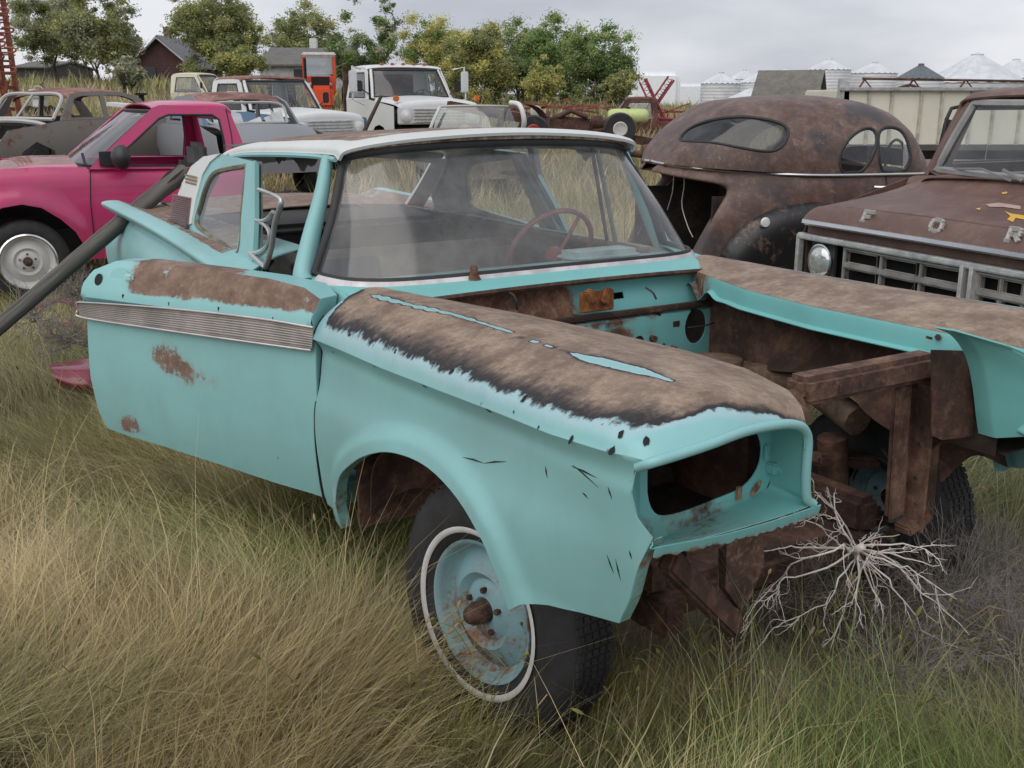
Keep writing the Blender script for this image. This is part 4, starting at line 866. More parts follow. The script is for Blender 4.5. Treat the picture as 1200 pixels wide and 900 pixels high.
# ================================================================== other vehicles
def glasspane(name, pts, mat, parent): return mk(name, [tuple(p) for p in pts], [tuple(range(len(pts)))], mat, parent, smooth=False)
SG = glass('truck_glass', (.86, .90, .90), .1, .05, .08)
SEATM = plain('old_seat', (.07, .065, .06), .9, var=.4)
def body(root, c):
    """generic cab vehicle in local coordinates (x forward, y left, z up). c: dict of measured outlines"""
    W, belt, paint = c['W'], c['belt'], c['paint']; gw = c.get('gw', W - .01); yf = c.get('yf') or (lambda x, z: W + 0 * x)
    tb = c.get('tumble', .25); st = c.get('step', .05); wearf = c.get('wear', lambda x, z: .25 + 0 * x)
    for s in c.get('sides', (1, -1)):
        o = panel('side_panel', c['side'], c.get('side_holes', []), lambda x, z: (x, s * yf(x, z), z), st, c.get('lower', paint), root, .006, {'wear': wearf})
        o = panel('cab_side', c['gh'], c['holes'], lambda x, z: (x, s * (gw - tb * (z - belt)), z), st, paint, root, .03, {'wear': wearf})
        for h in c['holes']:
            if c.get('side_glass', True): glasspane('side_window', [(x, s * (gw - .002 - tb * (z - belt)), z) for x, z in h], SG, o)
            t = MB(); t.tube([(x, s * (gw + .014 - tb * (z - belt)), z) for x, z in densify(h, .05)], c.get('sealr', .010), 5, closed=True); t.build('window_seal', GASKET, o)
    # hood
    H = c['hood']; wh = c.get('hood_w', W - .06); cr2 = c.get('crown', .05)
    rows = []
    for x, z in H:
        k = wh * (1 if x < H[0][0] - .05 else .97)
        rows.append([(x, -k - .05, z - cr2 - .045), (x, -k, z - cr2), (x, -k * .7, z - cr2 * .45), (x, -k * .3, z), (x, 0, z + cr2 * .1), (x, k * .3, z), (x, k * .7, z - cr2 * .45), (x, k, z - cr2), (x, k + .05, z - cr2 - .045)])
    G = grid(rows, 50, 40); hm = c.get('hoodm', paint)
    ho = sheet('bonnet', G, hm, root, .006, {'wear': c.get('hood_wear', lambda P: np.full(len(P), .25))(G.reshape(-1, 3))})
    # roof
    R = c['roof']; rw = c.get('roof_w', W - tb * (R[0][1] - belt) - .0)
    rows = [[(x, -rw - .012, z - .035), (x, -rw + .03, z), (x, -rw * .6, z + .022), (x, 0, z + .03), (x, rw * .6, z + .022), (x, rw - .03, z), (x, rw + .012, z - .035)] for x, z in R]
    G = grid(rows, 40, 20); sheet('roof', G, c.get('roofm', paint), root, .012, {'wear': np.full(800, c.get('roof_wear', .3))})
    # windscreen
    (bx, bz, by), (tx, tz_, ty) = c['ws']; bow = c.get('bow', .10)
    arc = lambda x, y, z, b: [(x, -y, z), (x + b * .45, -y * .75, z), (x + b * .9, -y * .35, z), (x + b, 0, z), (x + b * .9, y * .35, z), (x + b * .45, y * .75, z), (x, y, z)]
    G = grid([arc(bx, by, bz, bow), arc((bx + tx) / 2 + .01, (by + ty) / 2, (bz + tz_) / 2, bow * .9), arc(tx, ty, tz_, bow * .7)], 24, 8)
    sheet('windscreen', G, SG, root, 0)
    rim = [Vector(p) for p in G[0]] + [Vector(G[i, -1]) for i in range(1, 8)] + [Vector(p) for p in G[-1][::-1][1:]] + [Vector(G[i, 0]) for i in range(6, 0, -1)]
    t = MB(); t.tube([p + Vector((.004, 0, 0)) for p in rim], c.get('gasket', .016), 6, closed=True); t.build('screen_gasket', c.get('gasketm', GASKET), root)
    for s in (1, -1):
        t = MB(); t.tube([(bx - .01, s * (by + .03), bz - .02), ((bx + tx) / 2, s * ((by + ty) / 2 + .03), (bz + tz_) / 2), (tx - .01, s * (ty + .03), tz_)], c.get('pillar', .032), 8); t.build('windscreen_pillar', paint, root)
    G2 = grid([arc(bx + .01, by + .06, bz - .01, bow), [(p[0] + .02 if 0 else H[-1][0], p[1] * (wh / by), p[2] * 0 + H[-1][1] - cr2 * abs(p[1] / by) ** 2) for p in arc(bx, by, bz, bow)]], 24, 5); sheet('cowl_panel', G2, c.get('cowlm', paint), root, .006, {'wear': np.full(120, .25)})
    # rear wall with window
    xr = c['rear_x']; zt = R[-1][1]; yt = rw; hz = c.get('rear_hole', (belt + .10, zt - .09, .55)); 
    panel('cab_rear_wall', [(-W + .02, .35), (W - .02, .35), (W - .02, belt), (yt, zt), (-yt, zt), (-W + .02, belt)], [[(-hz[2], hz[0]), (hz[2], hz[0]), (hz[2] * .94, hz[1]), (-hz[2] * .94, hz[1])]] if hz else [],
          lambda y, z: (np.full_like(y, xr) + .10 * np.clip((z - belt) / .5, 0, 1) * c.get('rear_slope', 1), y, z), .08, paint, root, .02, {'wear': lambda y, z: .25 + 0 * y})
    # inside
    if c.get('inside', True):
        t = MB(); t.box((xr + .45, 0, belt - .45), (.5, W * 1.7, .18), None, .05); t.box((xr + .22, 0, belt - .15), (.16, W * 1.7, .55), Matrix.Rotation(-.15, 3, 'Y'), .05); t.build('bench_seat', c.get('seatm', SEATM), root)
        t = MB(); t.box((bx - .12, 0, belt - .10), (.28, W * 1.75, .18), None, .05); t.build('dashboard', DARKIN, root)
        t = MB(); S_ = Matrix.Translation((bx - .38, c.get('wheel_y', .36), belt + .02)) @ Matrix.Rotation(rad(-58), 4, 'Y'); t.tube([S_ @ Vector((.19 * math.cos(a), .19 * math.sin(a), 0)) for a in np.linspace(0, 6.283, 28, endpoint=False)], .012, 6, closed=True); t.tube([S_ @ Vector((-.19, 0, 0)), S_ @ Vector((.19, 0, 0))], .01, 5); t.tube([S_ @ Vector((0, 0, 0)), S_ @ Vector((0, 0, -.4))], .02, 6); t.build('steering_wheel', GASKET, root)
        t = MB(); t.box(((bx + xr) / 2, 0, .42), (abs(bx - xr), W * 1.8, .03)); t.build('cab_floor', DARKIN, root)
    return ho
def wheels(root, xsl, y, R, w, rim, z=None, mat=None, white=False, s_list=(1, -1)):
    for x in xsl:
        for s in s_list: car_wheel(root, (x, s * y, z if z is not None else R), R=R, w=w, rim=rim, s=s, white=white, rimmat=mat)

# ------------------------------------------------------------------ magenta compact pickup
th = rad(29); pw = at(33, 307, 8.5); lf = Vector((math.sin(th), -math.cos(th), 0))
PK = Frame(pw.x - .86 * lf.x, pw.y - .86 * lf.y, math.pi + th, -.13)
pink = empty('magenta_pickup', PK.M, 'magenta compact pickup truck with dull faded bonnet and black door mirror', 'pickup truck')
PINK = worn('magenta_paint', (.52, .028, .14), RUST, amount=.14, rough=.33, dirt=.5, coat=.35, chips=.4, scale=3)
PINKH = worn('magenta_faded', (.52, .028, .14), ((.20, .08, .075), (.27, .13, .11), (.34, .18, .15)), rough=.3, attr=1, dirt=.2, coat=.4, pale=(.50, .10, .15))
def kp(u, v, y=.86): p = PK.px(u, v, 'y', y); return (p.x, p.z)
KH = (Vector((0, .85, 1.0)), Vector((0, 1, .30)))
def kg(u, v): p = PK.pln(u, v, *KH); return (p.x, p.z)
arch = [kp(*q) for q in [(104, 303), (99, 289), (88, 271), (70, 256), (48, 243), (25, 239), (2, 243), (-18, 254), (-34, 270), (-43, 290), (-46, 304)]]
side = [kp(*q) for q in [(-85, 300), (-90, 225), (-60, 207), (0, 199), (50, 197), (107, 197), (224, 195), (291, 194), (291, 300), (200, 302), (112, 303)]] 
side = [(x, z) for x, z in side] + arch
zb = kp(107, 197)[1]
def pyf(x, z):
    d = np.full(x.shape, 9.)
    for q in densify(arch, .04, False): d = np.minimum(d, np.hypot(x - q[0], z - q[1]))
    return .855 + .045 * np.exp(-(np.maximum(d - .05, 0) / .045) ** 2) - .07 * np.clip((z - (zb - .12)) / .12, 0, 1) ** 2 + .012 * np.cos((z - .75) * 9) - .03 * np.clip((.45 - z) / .15, 0, 1)
wb1 = PK.px(110, 195, 'y', .76); wt1 = PK.px(178, 129, 'y', .60)
cab = [kg(*q) for q in [(104, 199), (112, 190), (178, 127), (190, 123.5), (258, 126), (270, 134), (283, 165), (289, 197)]]
holes = [[kg(*q) for q in [(127, 194), (186, 139), (197, 134.5), (248, 134.5), (256, 140), (262, 165), (264, 194)]]]
zr = PK.pln(225, 122, *KH).z
body(pink, dict(W=.86, belt=1.0, paint=PINK, side=side, yf=pyf, gh=cab, holes=holes, tumble=.30, side_glass=False, step=.04, hoodm=PINKH,
     hood=[(1.0, .72), (.97, .84), (.85, .90), (.4, .96), (0, zb + .035), (wb1.x + .12, zb + .055)], hood_w=.74, crown=.055, hood_wear=lambda P: .5 + .25 * np.clip(1 - np.abs(P[:, 1]) / .9, 0, 1) - .9 * np.clip((np.abs(P[:, 1]) - .62) / .12, 0, 1),
     roof=[(wt1.x + .01, zr - .035), (wt1.x - .15, zr - .012), (wt1.x - .4, zr - .004), (kg(262, 127)[0], zr - .012), (kg(272, 140)[0], zr - .05)], roof_w=.665,
     ws=((wb1.x, wb1.z, .76), (wt1.x, wt1.z - .01, .60)), bow=.14, pillar=.008, rear_x=kg(288, 190)[0], wheel_y=.33, cowlm=DARKIN, inside=True))
t = MB(); t.tube([(kp(107, 197)[0], .80, zb - .01), (kp(106, 205)[0], .868, kp(107, 205)[1]), (kp(106, 240)[0], .878, kp(107, 240)[1]), (kp(112, 290)[0], .868, kp(112, 290)[1])], .004, 5); t.build('door_gap', BLACK, pink)
t = MB(); a, b, c2 = kg(264, 127), kg(271, 160), kg(273, 197); t.tube([(a[0], .86 - .3 * (a[1] - 1.0) + .008, a[1]), (b[0], .86 - .3 * (b[1] - 1.0) + .008, b[1]), (c2[0], .868, c2[1])], .004, 5); t.build('cab_gap', BLACK, pink)
mp = PK.px(143, 184, 'y', 1.0)
t = MB(); t.lathe([(0, -.06), (.07, -.055), (.105, -.02), (.108, .02), (.08, .06), (.03, .085), (0, .09)], (0, 0, 0), 'X', 20); t.v = [(mp[0] + v[0], mp[1] + v[1] * 1.1, mp[2] + v[2] * .95) for v in t.v]; t.bar((mp[0] - .02, .84, mp[2] - .06), (mp[0], .99, mp[2] - .04), .12, .05, bev=.015)
t.box((kg(128, 192)[0] - .02, .845, mp[2] - .02), (.20, .02, .12), None, .006); t.build('door_mirror', plain('black_plastic', (.025, .025, .027), .45), pink)
wc = PK.px(33, 307, 'y', .88)
WHR = worn('white_rim', (.62, .62, .60), RUST, amount=.16, scale=8, rough=.4, dirt=.3)
wheels(pink, (wc.x,), .89, .325, .19, .205, wc.z, WHR); wheels(pink, (wc.x - 2.75,), .89, .325, .19, .205, wc.z, WHR)
for s in (1, -1):
    t = MB(); t.lathe([(.222, .008), (.228, -.004), (.216, -.012), (.206, -.002)], (0, 0, 0), 'Y', 40); t.v = [(wc.x + v[0], s * (.892 - v[1]), wc.z + v[2]) for v in t.v]; t.build('trim_ring', chrome('ring', (.7, .7, .7), .2), pink)
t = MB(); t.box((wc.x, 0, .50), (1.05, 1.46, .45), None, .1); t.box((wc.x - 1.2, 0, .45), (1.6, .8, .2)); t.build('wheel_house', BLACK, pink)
xr = kg(288, 190)[0]
t = MB()
for s_ in (-.42, .42): t.box((xr - .95, s_, .42), (1.9, .07, .12), None, .01)
t.build('chassis_rail', FRAME, pink, split=True)
t = MB(); t.box((1.02, 0, .60), (.12, 1.7, .18), None, .05); t.build('front_bumper', PINK, pink)
t = MB(); t.box((1.0, 0, .76), (.04, .9, .14), None, .02); t.build('grille', GASKET, pink)
for s in (1, -1): t = MB(); t.box((.99, s * .62, .77), (.06, .26, .14), None, .03); t.build('headlight', plain('lens', (.7, .72, .72), .15), pink)
t = MB(); wl = wb1; t.tube([(wb1.x + .10, .55, wb1.z + .0), (wb1.x + .14, .15, wb1.z + .035), (wb1.x + .12, -.1, wb1.z + .06)], .008, 5); t.tube([(wb1.x + .13, -.05, wb1.z - .01), (wb1.x + .10, -.35, wb1.z + .05)], .008, 5); t.tube([(wb1.x + .05, .66, wb1.z + .0), (wb1.x + .06, .60, wb1.z + .10)], .012, 5); t.build('wiper', GASKET, pink, split=True)
t = MB(); t.box((kg(240, 160)[0] - .02, .3, 1.18), (.12, .36, .22), None, .04); t.build('headrest', plain('grey_trim', (.16, .16, .155), .8), pink)

# ------------------------------------------------------------------ big rusty pickup on the right
FY = rad(205); hd = Vector((math.cos(FY), math.sin(FY), 0)); fl_ = Vector((-hd.y, hd.x, 0))
A0 = at(962, 306, 5.8); FO = Frame(A0.x + .80 * fl_.x, A0.y + .80 * fl_.y, FY, -.32)
ford = empty('rust_brown_pickup', FO.M, 'rust brown pickup truck with chrome edged grille and raised bonnet letters', 'pickup truck')
BRN = rust('brown_patina', 2.2, ((.098, .053, .041), (.138, .080, .062), (.185, .115, .092)), .5, .12)
fx = lambda u, v, x=0.: FO.px(u, v, 'x', x)
fzs = lambda p: (p.y, p.z)
zl = (fx(948, 265, .02).z + fx(1200, 297, .02).z) / 2
yR, ygl = fx(937, 290).y, .98
# hood: front lip, crease, top to the screen
hz1 = fx(1021, 246, -.02).z; hy = fx(950, 262, .0).y
hr = FO.px(1098, 206, 'y', -.72)
def hrow(x, z, k, cr3): return [(x, -k, z - cr3), (x, -k * .75, z - cr3 * .35), (x, -k * .35, z - cr3 * .08), (x, 0, z), (x, k * .35, z - cr3 * .08), (x, k * .75, z - cr3 * .35), (x, k, z - cr3)]
k0 = -hy
G = grid([hrow(.03, zl, k0, .0), hrow(.05, zl + .02, k0 + .005, .0), hrow(-.0, zl + .075, k0, .008), hrow(-.05, zl + .105, k0 - .005, .02), hrow(-.10, zl + .120, k0 - .01, .03), hrow(-.5, (zl + .12) * .6 + (hr.z + .03) * .4, k0 - .03, .035), hrow(hr.x * .99 + .02, hr.z + .03, .74, .035)], 60, 60)
fb = sheet('bonnet', G, BRN, ford, .008)
t = MB()
cl = [(.052, y, zl + .002 + .004 * math.cos(y)) for y in np.linspace(-k0, k0, 30)]
t2 = [[(c_[0] - .015, c_[1], c_[2] + .022), (c_[0] + .008, c_[1], c_[2] + .016), (c_[0] + .012, c_[1], c_[2]), (c_[0] - .01, c_[1], c_[2] - .012)] for c_ in cl]
sheet('bonnet_chrome', t2, CHROME, ford, .004)
# letters on the bonnet edge
LET = plain('letter_metal', (.50, .47, .44), .4, .4, var=.15, scale=30)
def letter(ch, strokes, u, v, h=.052, wd=.085, p=None):
    p = p or fx(u, v, -.012); t = MB()
    for (x0, y0, x1, y1) in strokes:
        a = Vector((-.022 + y0 * -.02, p.y + (x0 - .5) * wd, p.z + (y0 - .5) * h)); b = Vector((-.022 + y1 * -.02, p.y + (x1 - .5) * wd, p.z + (y1 - .5) * h)); a.x += .045; b.x += .045
        t.bar(a, b, .020, .016, (1, 0, 0), .002)
    return t.build('letter', LET, fb)
letter('F', [(.22, 0, .22, 1), (.08, 1, .98, 1), (.22, .52, .72, .52), (.02, 0, .45, 0)], 1021, 254)
letter('O', [(.12, .2, .12, .8), (.12, .8, .28, 1), (.28, 1, .72, 1), (.72, 1, .88, .8), (.88, .8, .88, .2), (.88, .2, .72, 0), (.72, 0, .28, 0), (.28, 0, .12, .2)], 1102, 264)
letter('R', [(.22, 0, .22, 1), (.08, 1, .75, 1), (.75, 1, .88, .85), (.88, .85, .88, .68), (.88, .68, .75, .52), (.22, .52, .75, .52), (.58, .52, .9, 0), (.05, 0, .42, 0)], 1193, 275)
_R, _O = fx(1193, 275, -.012), fx(1102, 264, -.012)
letter('D', [(.22, 0, .22, 1), (.08, 1, .70, 1), (.70, 1, .88, .8), (.88, .8, .88, .2), (.88, .2, .70, 0), (.08, 0, .70, 0)], 0, 0, p=_R + (_R - _O))
# grille surround
gy0, gy1 = fx(937, 290).y, .98; gz1 = fx(1000, 286).z; gz0 = gz1 - .235
CH2 = plain('surround', (.64, .63, .62), .35, .45, var=.25, scale=12)
t = MB(); t.bar((.01, gy0, gz1), (.01, gy1 - .0, gz1), .05, .032, bev=.008); t.bar((.01, gy0, gz0), (.01, gy1, gz0), .05, .03, bev=.008); t.bar((.01, gy0 + .012, gz0), (.01, gy0 + .012, gz1), .05, .024, (0, 1, 0), .008); t.bar((.01, gy1 - .012, gz0), (.01, gy1 - .012, gz1), .05, .024, (0, 1, 0), .008)
t.build('grille_surround', CH2, ford)
yd = (fx(1137, 330).y)
t = MB(); t.bar((.015, yd - .028, gz0), (.015, yd - .028, gz1), .055, .022, (0, 1, 0), .006); t.bar((.015, yd + .028, gz0), (.015, yd + .028, gz1), .055, .022, (0, 1, 0), .006); t.build('grille_divider', CH2, ford)
GR = plain('grille_grey', (.30, .285, .27), .5, .2, var=.3, bump=.1)
def gr_half(ya, yb):
    t = MB(); za, zb_ = gz0 + .022, gz1 - .024; xg = -.015
    n = 3; ww = (yb - ya)
    t.bar((xg, ya, (za + zb_) / 2), (xg, yb, (za + zb_) / 2), .05, .030, bev=.006)
    for z in (za + .005, zb_ - .005): t.bar((xg, ya, z), (xg, yb, z), .05, .012, bev=.003)
    for i in range(n + 1):
        y = ya + ww * i / n; t.bar((xg - .005, y, za), (xg - .005, y, zb_), .04, .018 if 0 < i < n else .022, (0, 1, 0), .004)
    for i in range(n):
        for z in ((za * .75 + zb_ * .25), (za * .25 + zb_ * .75)):
            y0_, y1_ = ya + ww * (i + .10) / n, ya + ww * (i + .90) / n
            t.tube([(xg + .012, y0_, z - .030), (xg + .012, y1_, z - .030), (xg + .012, y1_, z + .030), (xg + .012, y0_, z + .030)], .004, 4, closed=True)
    t.build('grille', GR, ford)
ygl0 = fx(988, 310).y
gr_half(ygl0, yd - .042); gr_half(yd + .042, -ygl0 + 0.02 if -ygl0 > yd + .3 else yd + .6)
t = MB(); t.box((-.09, 0, gz0 + .12), (.02, 1.9, .30)); t.build('grille_backing', BLACK, ford)
for yh in (fx(962, 306).y, -fx(962, 306).y):
    zh = fx(962, 306).z; t = MB(); t.box((-.02, yh, zh), (.02, .20, gz1 - gz0 - .02), None, .006); hb = t.build('headlight_box', plain('bezel_dark', (.03, .03, .03), .5), ford)
    t = MB(); t.lathe([(.092, -.01), (.096, .012), (.088, .016), (.085, .008)], (0, yh, zh), 'X', 32); t.build('headlight_ring', CHROME, hb)
    t = MB(); t.lathe([(.086, .008), (.07, .026), (.045, .036), (.02, .041), (0, .042)], (0, yh, zh), 'X', 32); t.build('headlight_lens', plain('lens_glass', (.62, .64, .62), .08, .55, var=.2, scale=30), hb)
# fenders, front valance, bumper, cab
wsb = FO.px(1102, 199, 'y', -.74); wst = FO.px(1148, 121, 'y', -.60); rt = wst.z + .055
zf = zl + .03
side = [(-.02, gz0 - .15), (-.02, zf), (hr.x, hr.z - .03), (hr.x - 1.9, hr.z - .03), (hr.x - 1.9, .35), (-1.35, .35), (-1.30, .55), (-1.15, .72), (-.92, .80), (-.70, .72), (-.55, .55), (-.50, .35), (-.10, .35)]
gh = [(wsb.x + .02, wsb.z - .03), (wst.x, wst.z + .01), (wst.x - .2, rt - .02), (wst.x - 1.05, rt - .02), (wst.x - 1.15, rt - .12), (wst.x - 1.25, wsb.z - .03)]
hl = [(wsb.x - .14, wsb.z + .03), (wst.x - .10, wst.z - .03), (wst.x - .80, wst.z - .03), (wst.x - .85, wsb.z + .03)]
body(ford, dict(W=.95, gw=.815, belt=wsb.z, paint=BRN, side=side, gh=gh, holes=[hl], tumble=.28, step=.08, side_glass=False, hood=[(hr.x + .10, hr.z + .02), (hr.x + .05, hr.z + .025), (hr.x - .0, hr.z + .03)], hood_w=.72, crown=.03,
     roof=[(wst.x + .03, rt - .04), (wst.x - .05, rt - .005), (wst.x - .3, rt + .01), (wst.x - 1.0, rt), (wst.x - 1.12, rt - .03)], roof_w=.70, ws=((wsb.x, wsb.z, .76), (wst.x, wst.z, .63)), bow=.12, gasket=.022, gasketm=plain('grey_gasket', (.30, .30, .29), .5, .3), rear_x=wst.x - 1.25, wheel_y=.36))
for s in (1, -1):
    t = MB(); G = grid([[(.0, s * k0, zl + .05), (.0, s * .93, zl + .02), (.0, s * .96, zl - .06)], [(-.6, s * (k0 - .02), zl + .10), (-.6, s * .92, zl + .07), (-.6, s * .965, zl - .02)], [(hr.x, s * .74, hr.z - .0), (hr.x, s * .91, hr.z - .02), (hr.x, s * .955, hr.z - .10)]], 10, 12); sheet('fender_top', G, BRN, ford, .006)
t = MB(); t.box((-.02, 0, zl - .035), (.05, 1.86, .06), None, .01); t.build('header_panel', BRN, ford)
t = MB(); t.box((.0, 0, gz0 - .09), (.04, 1.9, .14), None, .02); t.box((.10, 0, gz0 - .22), (.12, 1.95, .14), None, .03); t.build('front_bumper', CH2, ford)
wheels(ford, (-.92,), .93, .36, .19, .2, .36, MATS['rim_paint']); wheels(ford, (-4.2,), .93, .36, .19, .2, .36, MATS['rim_paint'])
t = MB(); t.box((hr.x - 3.0, 0, .85), (2.3, 1.85, .5), None, .05); t.build('cargo_bed', BRN, ford)
# mirror and wipers, screen-side decal
q = [FO.px(u, v, 'y', -1.02) for u, v in [(1143, 122), (1128, 124), (1115, 127), (1109, 140), (1106, 165), (1103, 190)]]
t = MB(); t.tube([FO.px(1146, 124, 'y', -.70)] + q, .011, 8); t.build('mirror_arm', GASKET, ford)
mc = FO.px(1113, 165, 'y', -1.04); t = MB(); t.box(mc, (.06, .15, .24), Matrix.Rotation(-.15, 3, 'X'), .03); t.build('mirror_head', GASKET, ford)
t = MB(); t.tube([FO.px(1185, 212, 'y', -.1) + Vector((.0, 0, 0)), FO.px(1150, 198, 'y', -.30), FO.px(1115, 198, 'y', -.62)], .007, 5); t.tube([FO.px(1198, 212, 'y', -.05), FO.px(1175, 199, 'y', -.15)], .009, 5); t.build('wiper', plain('wiper_steel', (.3, .3, .3), .4, .5), ford)
def hoodpt(u, v): 
    T_ = bvh(fb); p, n = hitpx(T_, FO, u, v); return p, n
FBT = bvh(fb)
def decal(pix, name, col):
    P = []
    for u, v in pix:
        p, n = hitpx(FBT, FO, u, v)
        if p: n = n if n.z > 0 else -n; P.append(p + n * .007)
    if len(P) > 2: mk(name, P, [tuple(range(len(P)))], plain(name, col, .6, var=.1), fb, smooth=False)
decal([(1177, 249), (1186, 252), (1200, 254), (1200, 259), (1190, 257), (1187, 262), (1180, 259), (1184, 255)], 'yellow_paint_mark', (.62, .36, .05))
decal([(1155, 241), (1170, 239), (1196, 243), (1196, 247), (1175, 244), (1160, 244)], 'pale_paint_mark', (.42, .30, .27))
decal([(1174, 227), (1180, 226), (1181, 228), (1175, 229)], 'yellow_fleck', (.6, .38, .1)); decal([(1143, 246), (1149, 245), (1148, 248)], 'yellow_fleck', (.6, .38, .1))

# ------------------------------------------------------------------ 1940s coupe with its boot lid gone
CA = rad(12); ch_ = Vector((math.cos(CA), math.sin(CA), 0)); cl_ = Vector((-ch_.y, ch_.x, 0)); P0 = at(960, 202, 7.7)
oc = P0 - ch_ * .90 + cl_ * .80
CP = Frame(oc.x, oc.y, CA, -.13)
coupe = empty('rusted_coupe', CP.M, 'rounded rust brown coupe with open empty boot and black rear fender', 'car')
t = NT('coupe_patina'); a = t.noise(2.4, 8, .7); b = t.noise(4.2, 9, .75, dist=.4); c_ = t.noise(1.6, 4, .6)
col = rustcol(t, 5, ((.075, .042, .034), (.125, .075, .058), (.19, .125, .095)))
col = t.mix(t.math('MULTIPLY', t.step(b, .55, .66), .45), col, (.17, .065, .05)); col = t.mix(t.math('MULTIPLY', t.step(a, .50, .64), .8), col, (.035, .036, .042)); col = t.mix(t.math('MULTIPLY', t.step(t.noise(9, 8, .75), .60, .66), .5), col, (.30, .24, .19))
t.bump(t.noise(40, 7, .75), .25, .003); CPM = t.fin(col, .5)
t = NT('coupe_fender_black'); a = t.noise(5, 9, .75); col = t.mix(t.step(a, .52, .64), (.014, .014, .015), (.13, .085, .065)); CPB = t.fin(col, .35)
cpx = lambda u, v, z: CP.px(u, v, 'z', z)
bz_ = CP.px(985, 204, 'y', -.80).z; 
rtop = CP.px(935, 112.5, 'y', 0).z; FXX = 1.80
TX = [-.08, -.02, .07, .19, .40, .62, .95, 1.25, 1.50, 1.60, 1.68, 1.75, 1.80]
TZ = [1.19, 1.30, 1.41, 1.51, 1.64, 1.675, 1.697, 1.685, 1.63, 1.57, 1.47, 1.30, 1.16]
TW = [.25, .42, .56, .67, .745, .775, .80, .80, .79, .78, .77, .76, .755]
def cfn(x, b):
    """b 0..1: right belt over the roof to left belt"""
    w_, zt = crs_i(x, TX, TW), crs_i(x, TX, TZ); bl = bz_ + .05 * np.clip((.9 - x) / .9, 0, 1)
    a = np.pi * b; cy, sz = np.cos(a), np.sin(a)
    e = .62; x = x + .16 * sz * np.clip((x - 1.35) / .45, 0, 1)
    return np.stack([x, -w_ * np.sign(cy) * np.abs(cy) ** e * (1 - .10 * sz), bl + (zt - bl) * np.abs(sz) ** .66], -1)
AA, BB = np.meshgrid(np.linspace(-.08, FXX, 260), np.linspace(0, 1, 260)); GP = cfn(AA.ravel(), BB.ravel())
M4 = np.array(CP.M); WP = GP @ M4[:3, :3].T + M4[:3, 3]; D_ = WP - [0, 0, EYE]; zc = D_[:, 1] * math.cos(PITCH) - D_[:, 2] * math.sin(PITCH); yc = D_[:, 1] * math.sin(PITCH) + D_[:, 2] * math.cos(PITCH); UV = np.stack([600 + FOC * D_[:, 0] / zc, 450 - FOC * yc / zc], -1)
def inv(pix, near=True):
    o = []
    for u, v in pix:
        d = np.hypot(UV[:, 0] - u, UV[:, 1] - v) + zc * 1.2; i = int(np.argmin(d)); o.append((float(AA.ravel()[i]), float(BB.ravel()[i])))
    return o
rw_ = inv([(797, 165), (803, 154), (817, 146), (835, 141), (856, 139), (882, 139), (905, 141), (922, 149), (925, 154), (919, 166), (908, 176), (880, 174), (855, 171), (820, 167)])
# keep the rear window symmetric about the centre line
rh = max(1e-3, 1); aR = sorted(rw_, key=lambda p: p[1])
q1 = inv([(983, 196), (985, 182), (991, 170), (1000, 160), (1014, 152), (1024, 152), (1026, 165), (1024, 178), (1015, 195)]); q2 = inv([(1031, 195), (1030, 156), (1042, 151), (1055, 153), (1060, 162), (1066, 195)]); q2 = [(min(a, FXX - .05), b) for a, b in q2]
def smo(P, k=2, g=1.1):
    P = np.array(densify(P, .03)); P = P.mean(0) + (P - P.mean(0)) * g
    for _ in range(k * 3): P = (np.roll(P, 1, 0) + 2 * P + np.roll(P, -1, 0)) / 4
    return [tuple(q) for q in P]
rw_, q1, q2 = smo(rw_, 2, 1.06), smo(q1, 1, 1.14), smo(q2, 1, 1.14)
mir = lambda P: [(a, 1 - b) for a, b in P]
sc_ = .30
def scl(P, k=1): return [(a * k, b) for a, b in P]
asp = 1.9   # scale b so that triangles are even
panel('body_shell', [(-.08, 0), (FXX, 0), (FXX, asp), (-.08, asp)], [[(a, b * asp) for a, b in h] for h in (rw_, q1, q2, mir(q1), mir(q2))] + [[(FXX - .20, .52), (FXX - .05, .46), (FXX - .05, asp - .46), (FXX - .20, asp - .52)]], lambda a, b: cfn(a, b / asp), .035, CPM, coupe, .012)
for h, nm in ((rw_, 'rear_window'), (q1, 'quarter_window'), (q2, 'door_window'), (mir(q1), 'quarter_window'), (mir(q2), 'door_window')):
    P = cfn(np.array([p[0] for p in h]), np.array([p[1] for p in h])); 
    hh = densify(h, .03); R_ = cfn(np.array([p[0] for p in hh]), np.array([p[1] for p in hh]))
    t = MB(); t.tube([tuple(p) for p in R_], .013, 6, closed=True); fo_ = t.build('window_frame', GASKET, coupe)
    if nm == 'rear_window':
        cc = P.mean(0); n2 = len(R_); mid = (R_ + cc) / 2 ; ctr = cfn(np.array([np.mean([p[0] for p in h])]), np.array([np.mean([p[1] for p in h])]))[0]; mid = np.array([cfn(np.array([(p[0] + np.mean([q[0] for q in h])) / 2]), np.array([(p[1] + np.mean([q[1] for q in h])) / 2]))[0] for p in hh])
        mk(nm, list(R_) + list(mid) + [ctr], [(i, (i + 1) % n2, n2 + (i + 1) % n2, n2 + i) for i in range(n2)] + [(n2 + i, n2 + (i + 1) % n2, 2 * n2) for i in range(n2)], glass('dark_glass', (.22, .24, .25), .08, .08, .05), fo_)
    else: mk(nm, P, [tuple(range(len(P)))], SG, fo_, smooth=False)
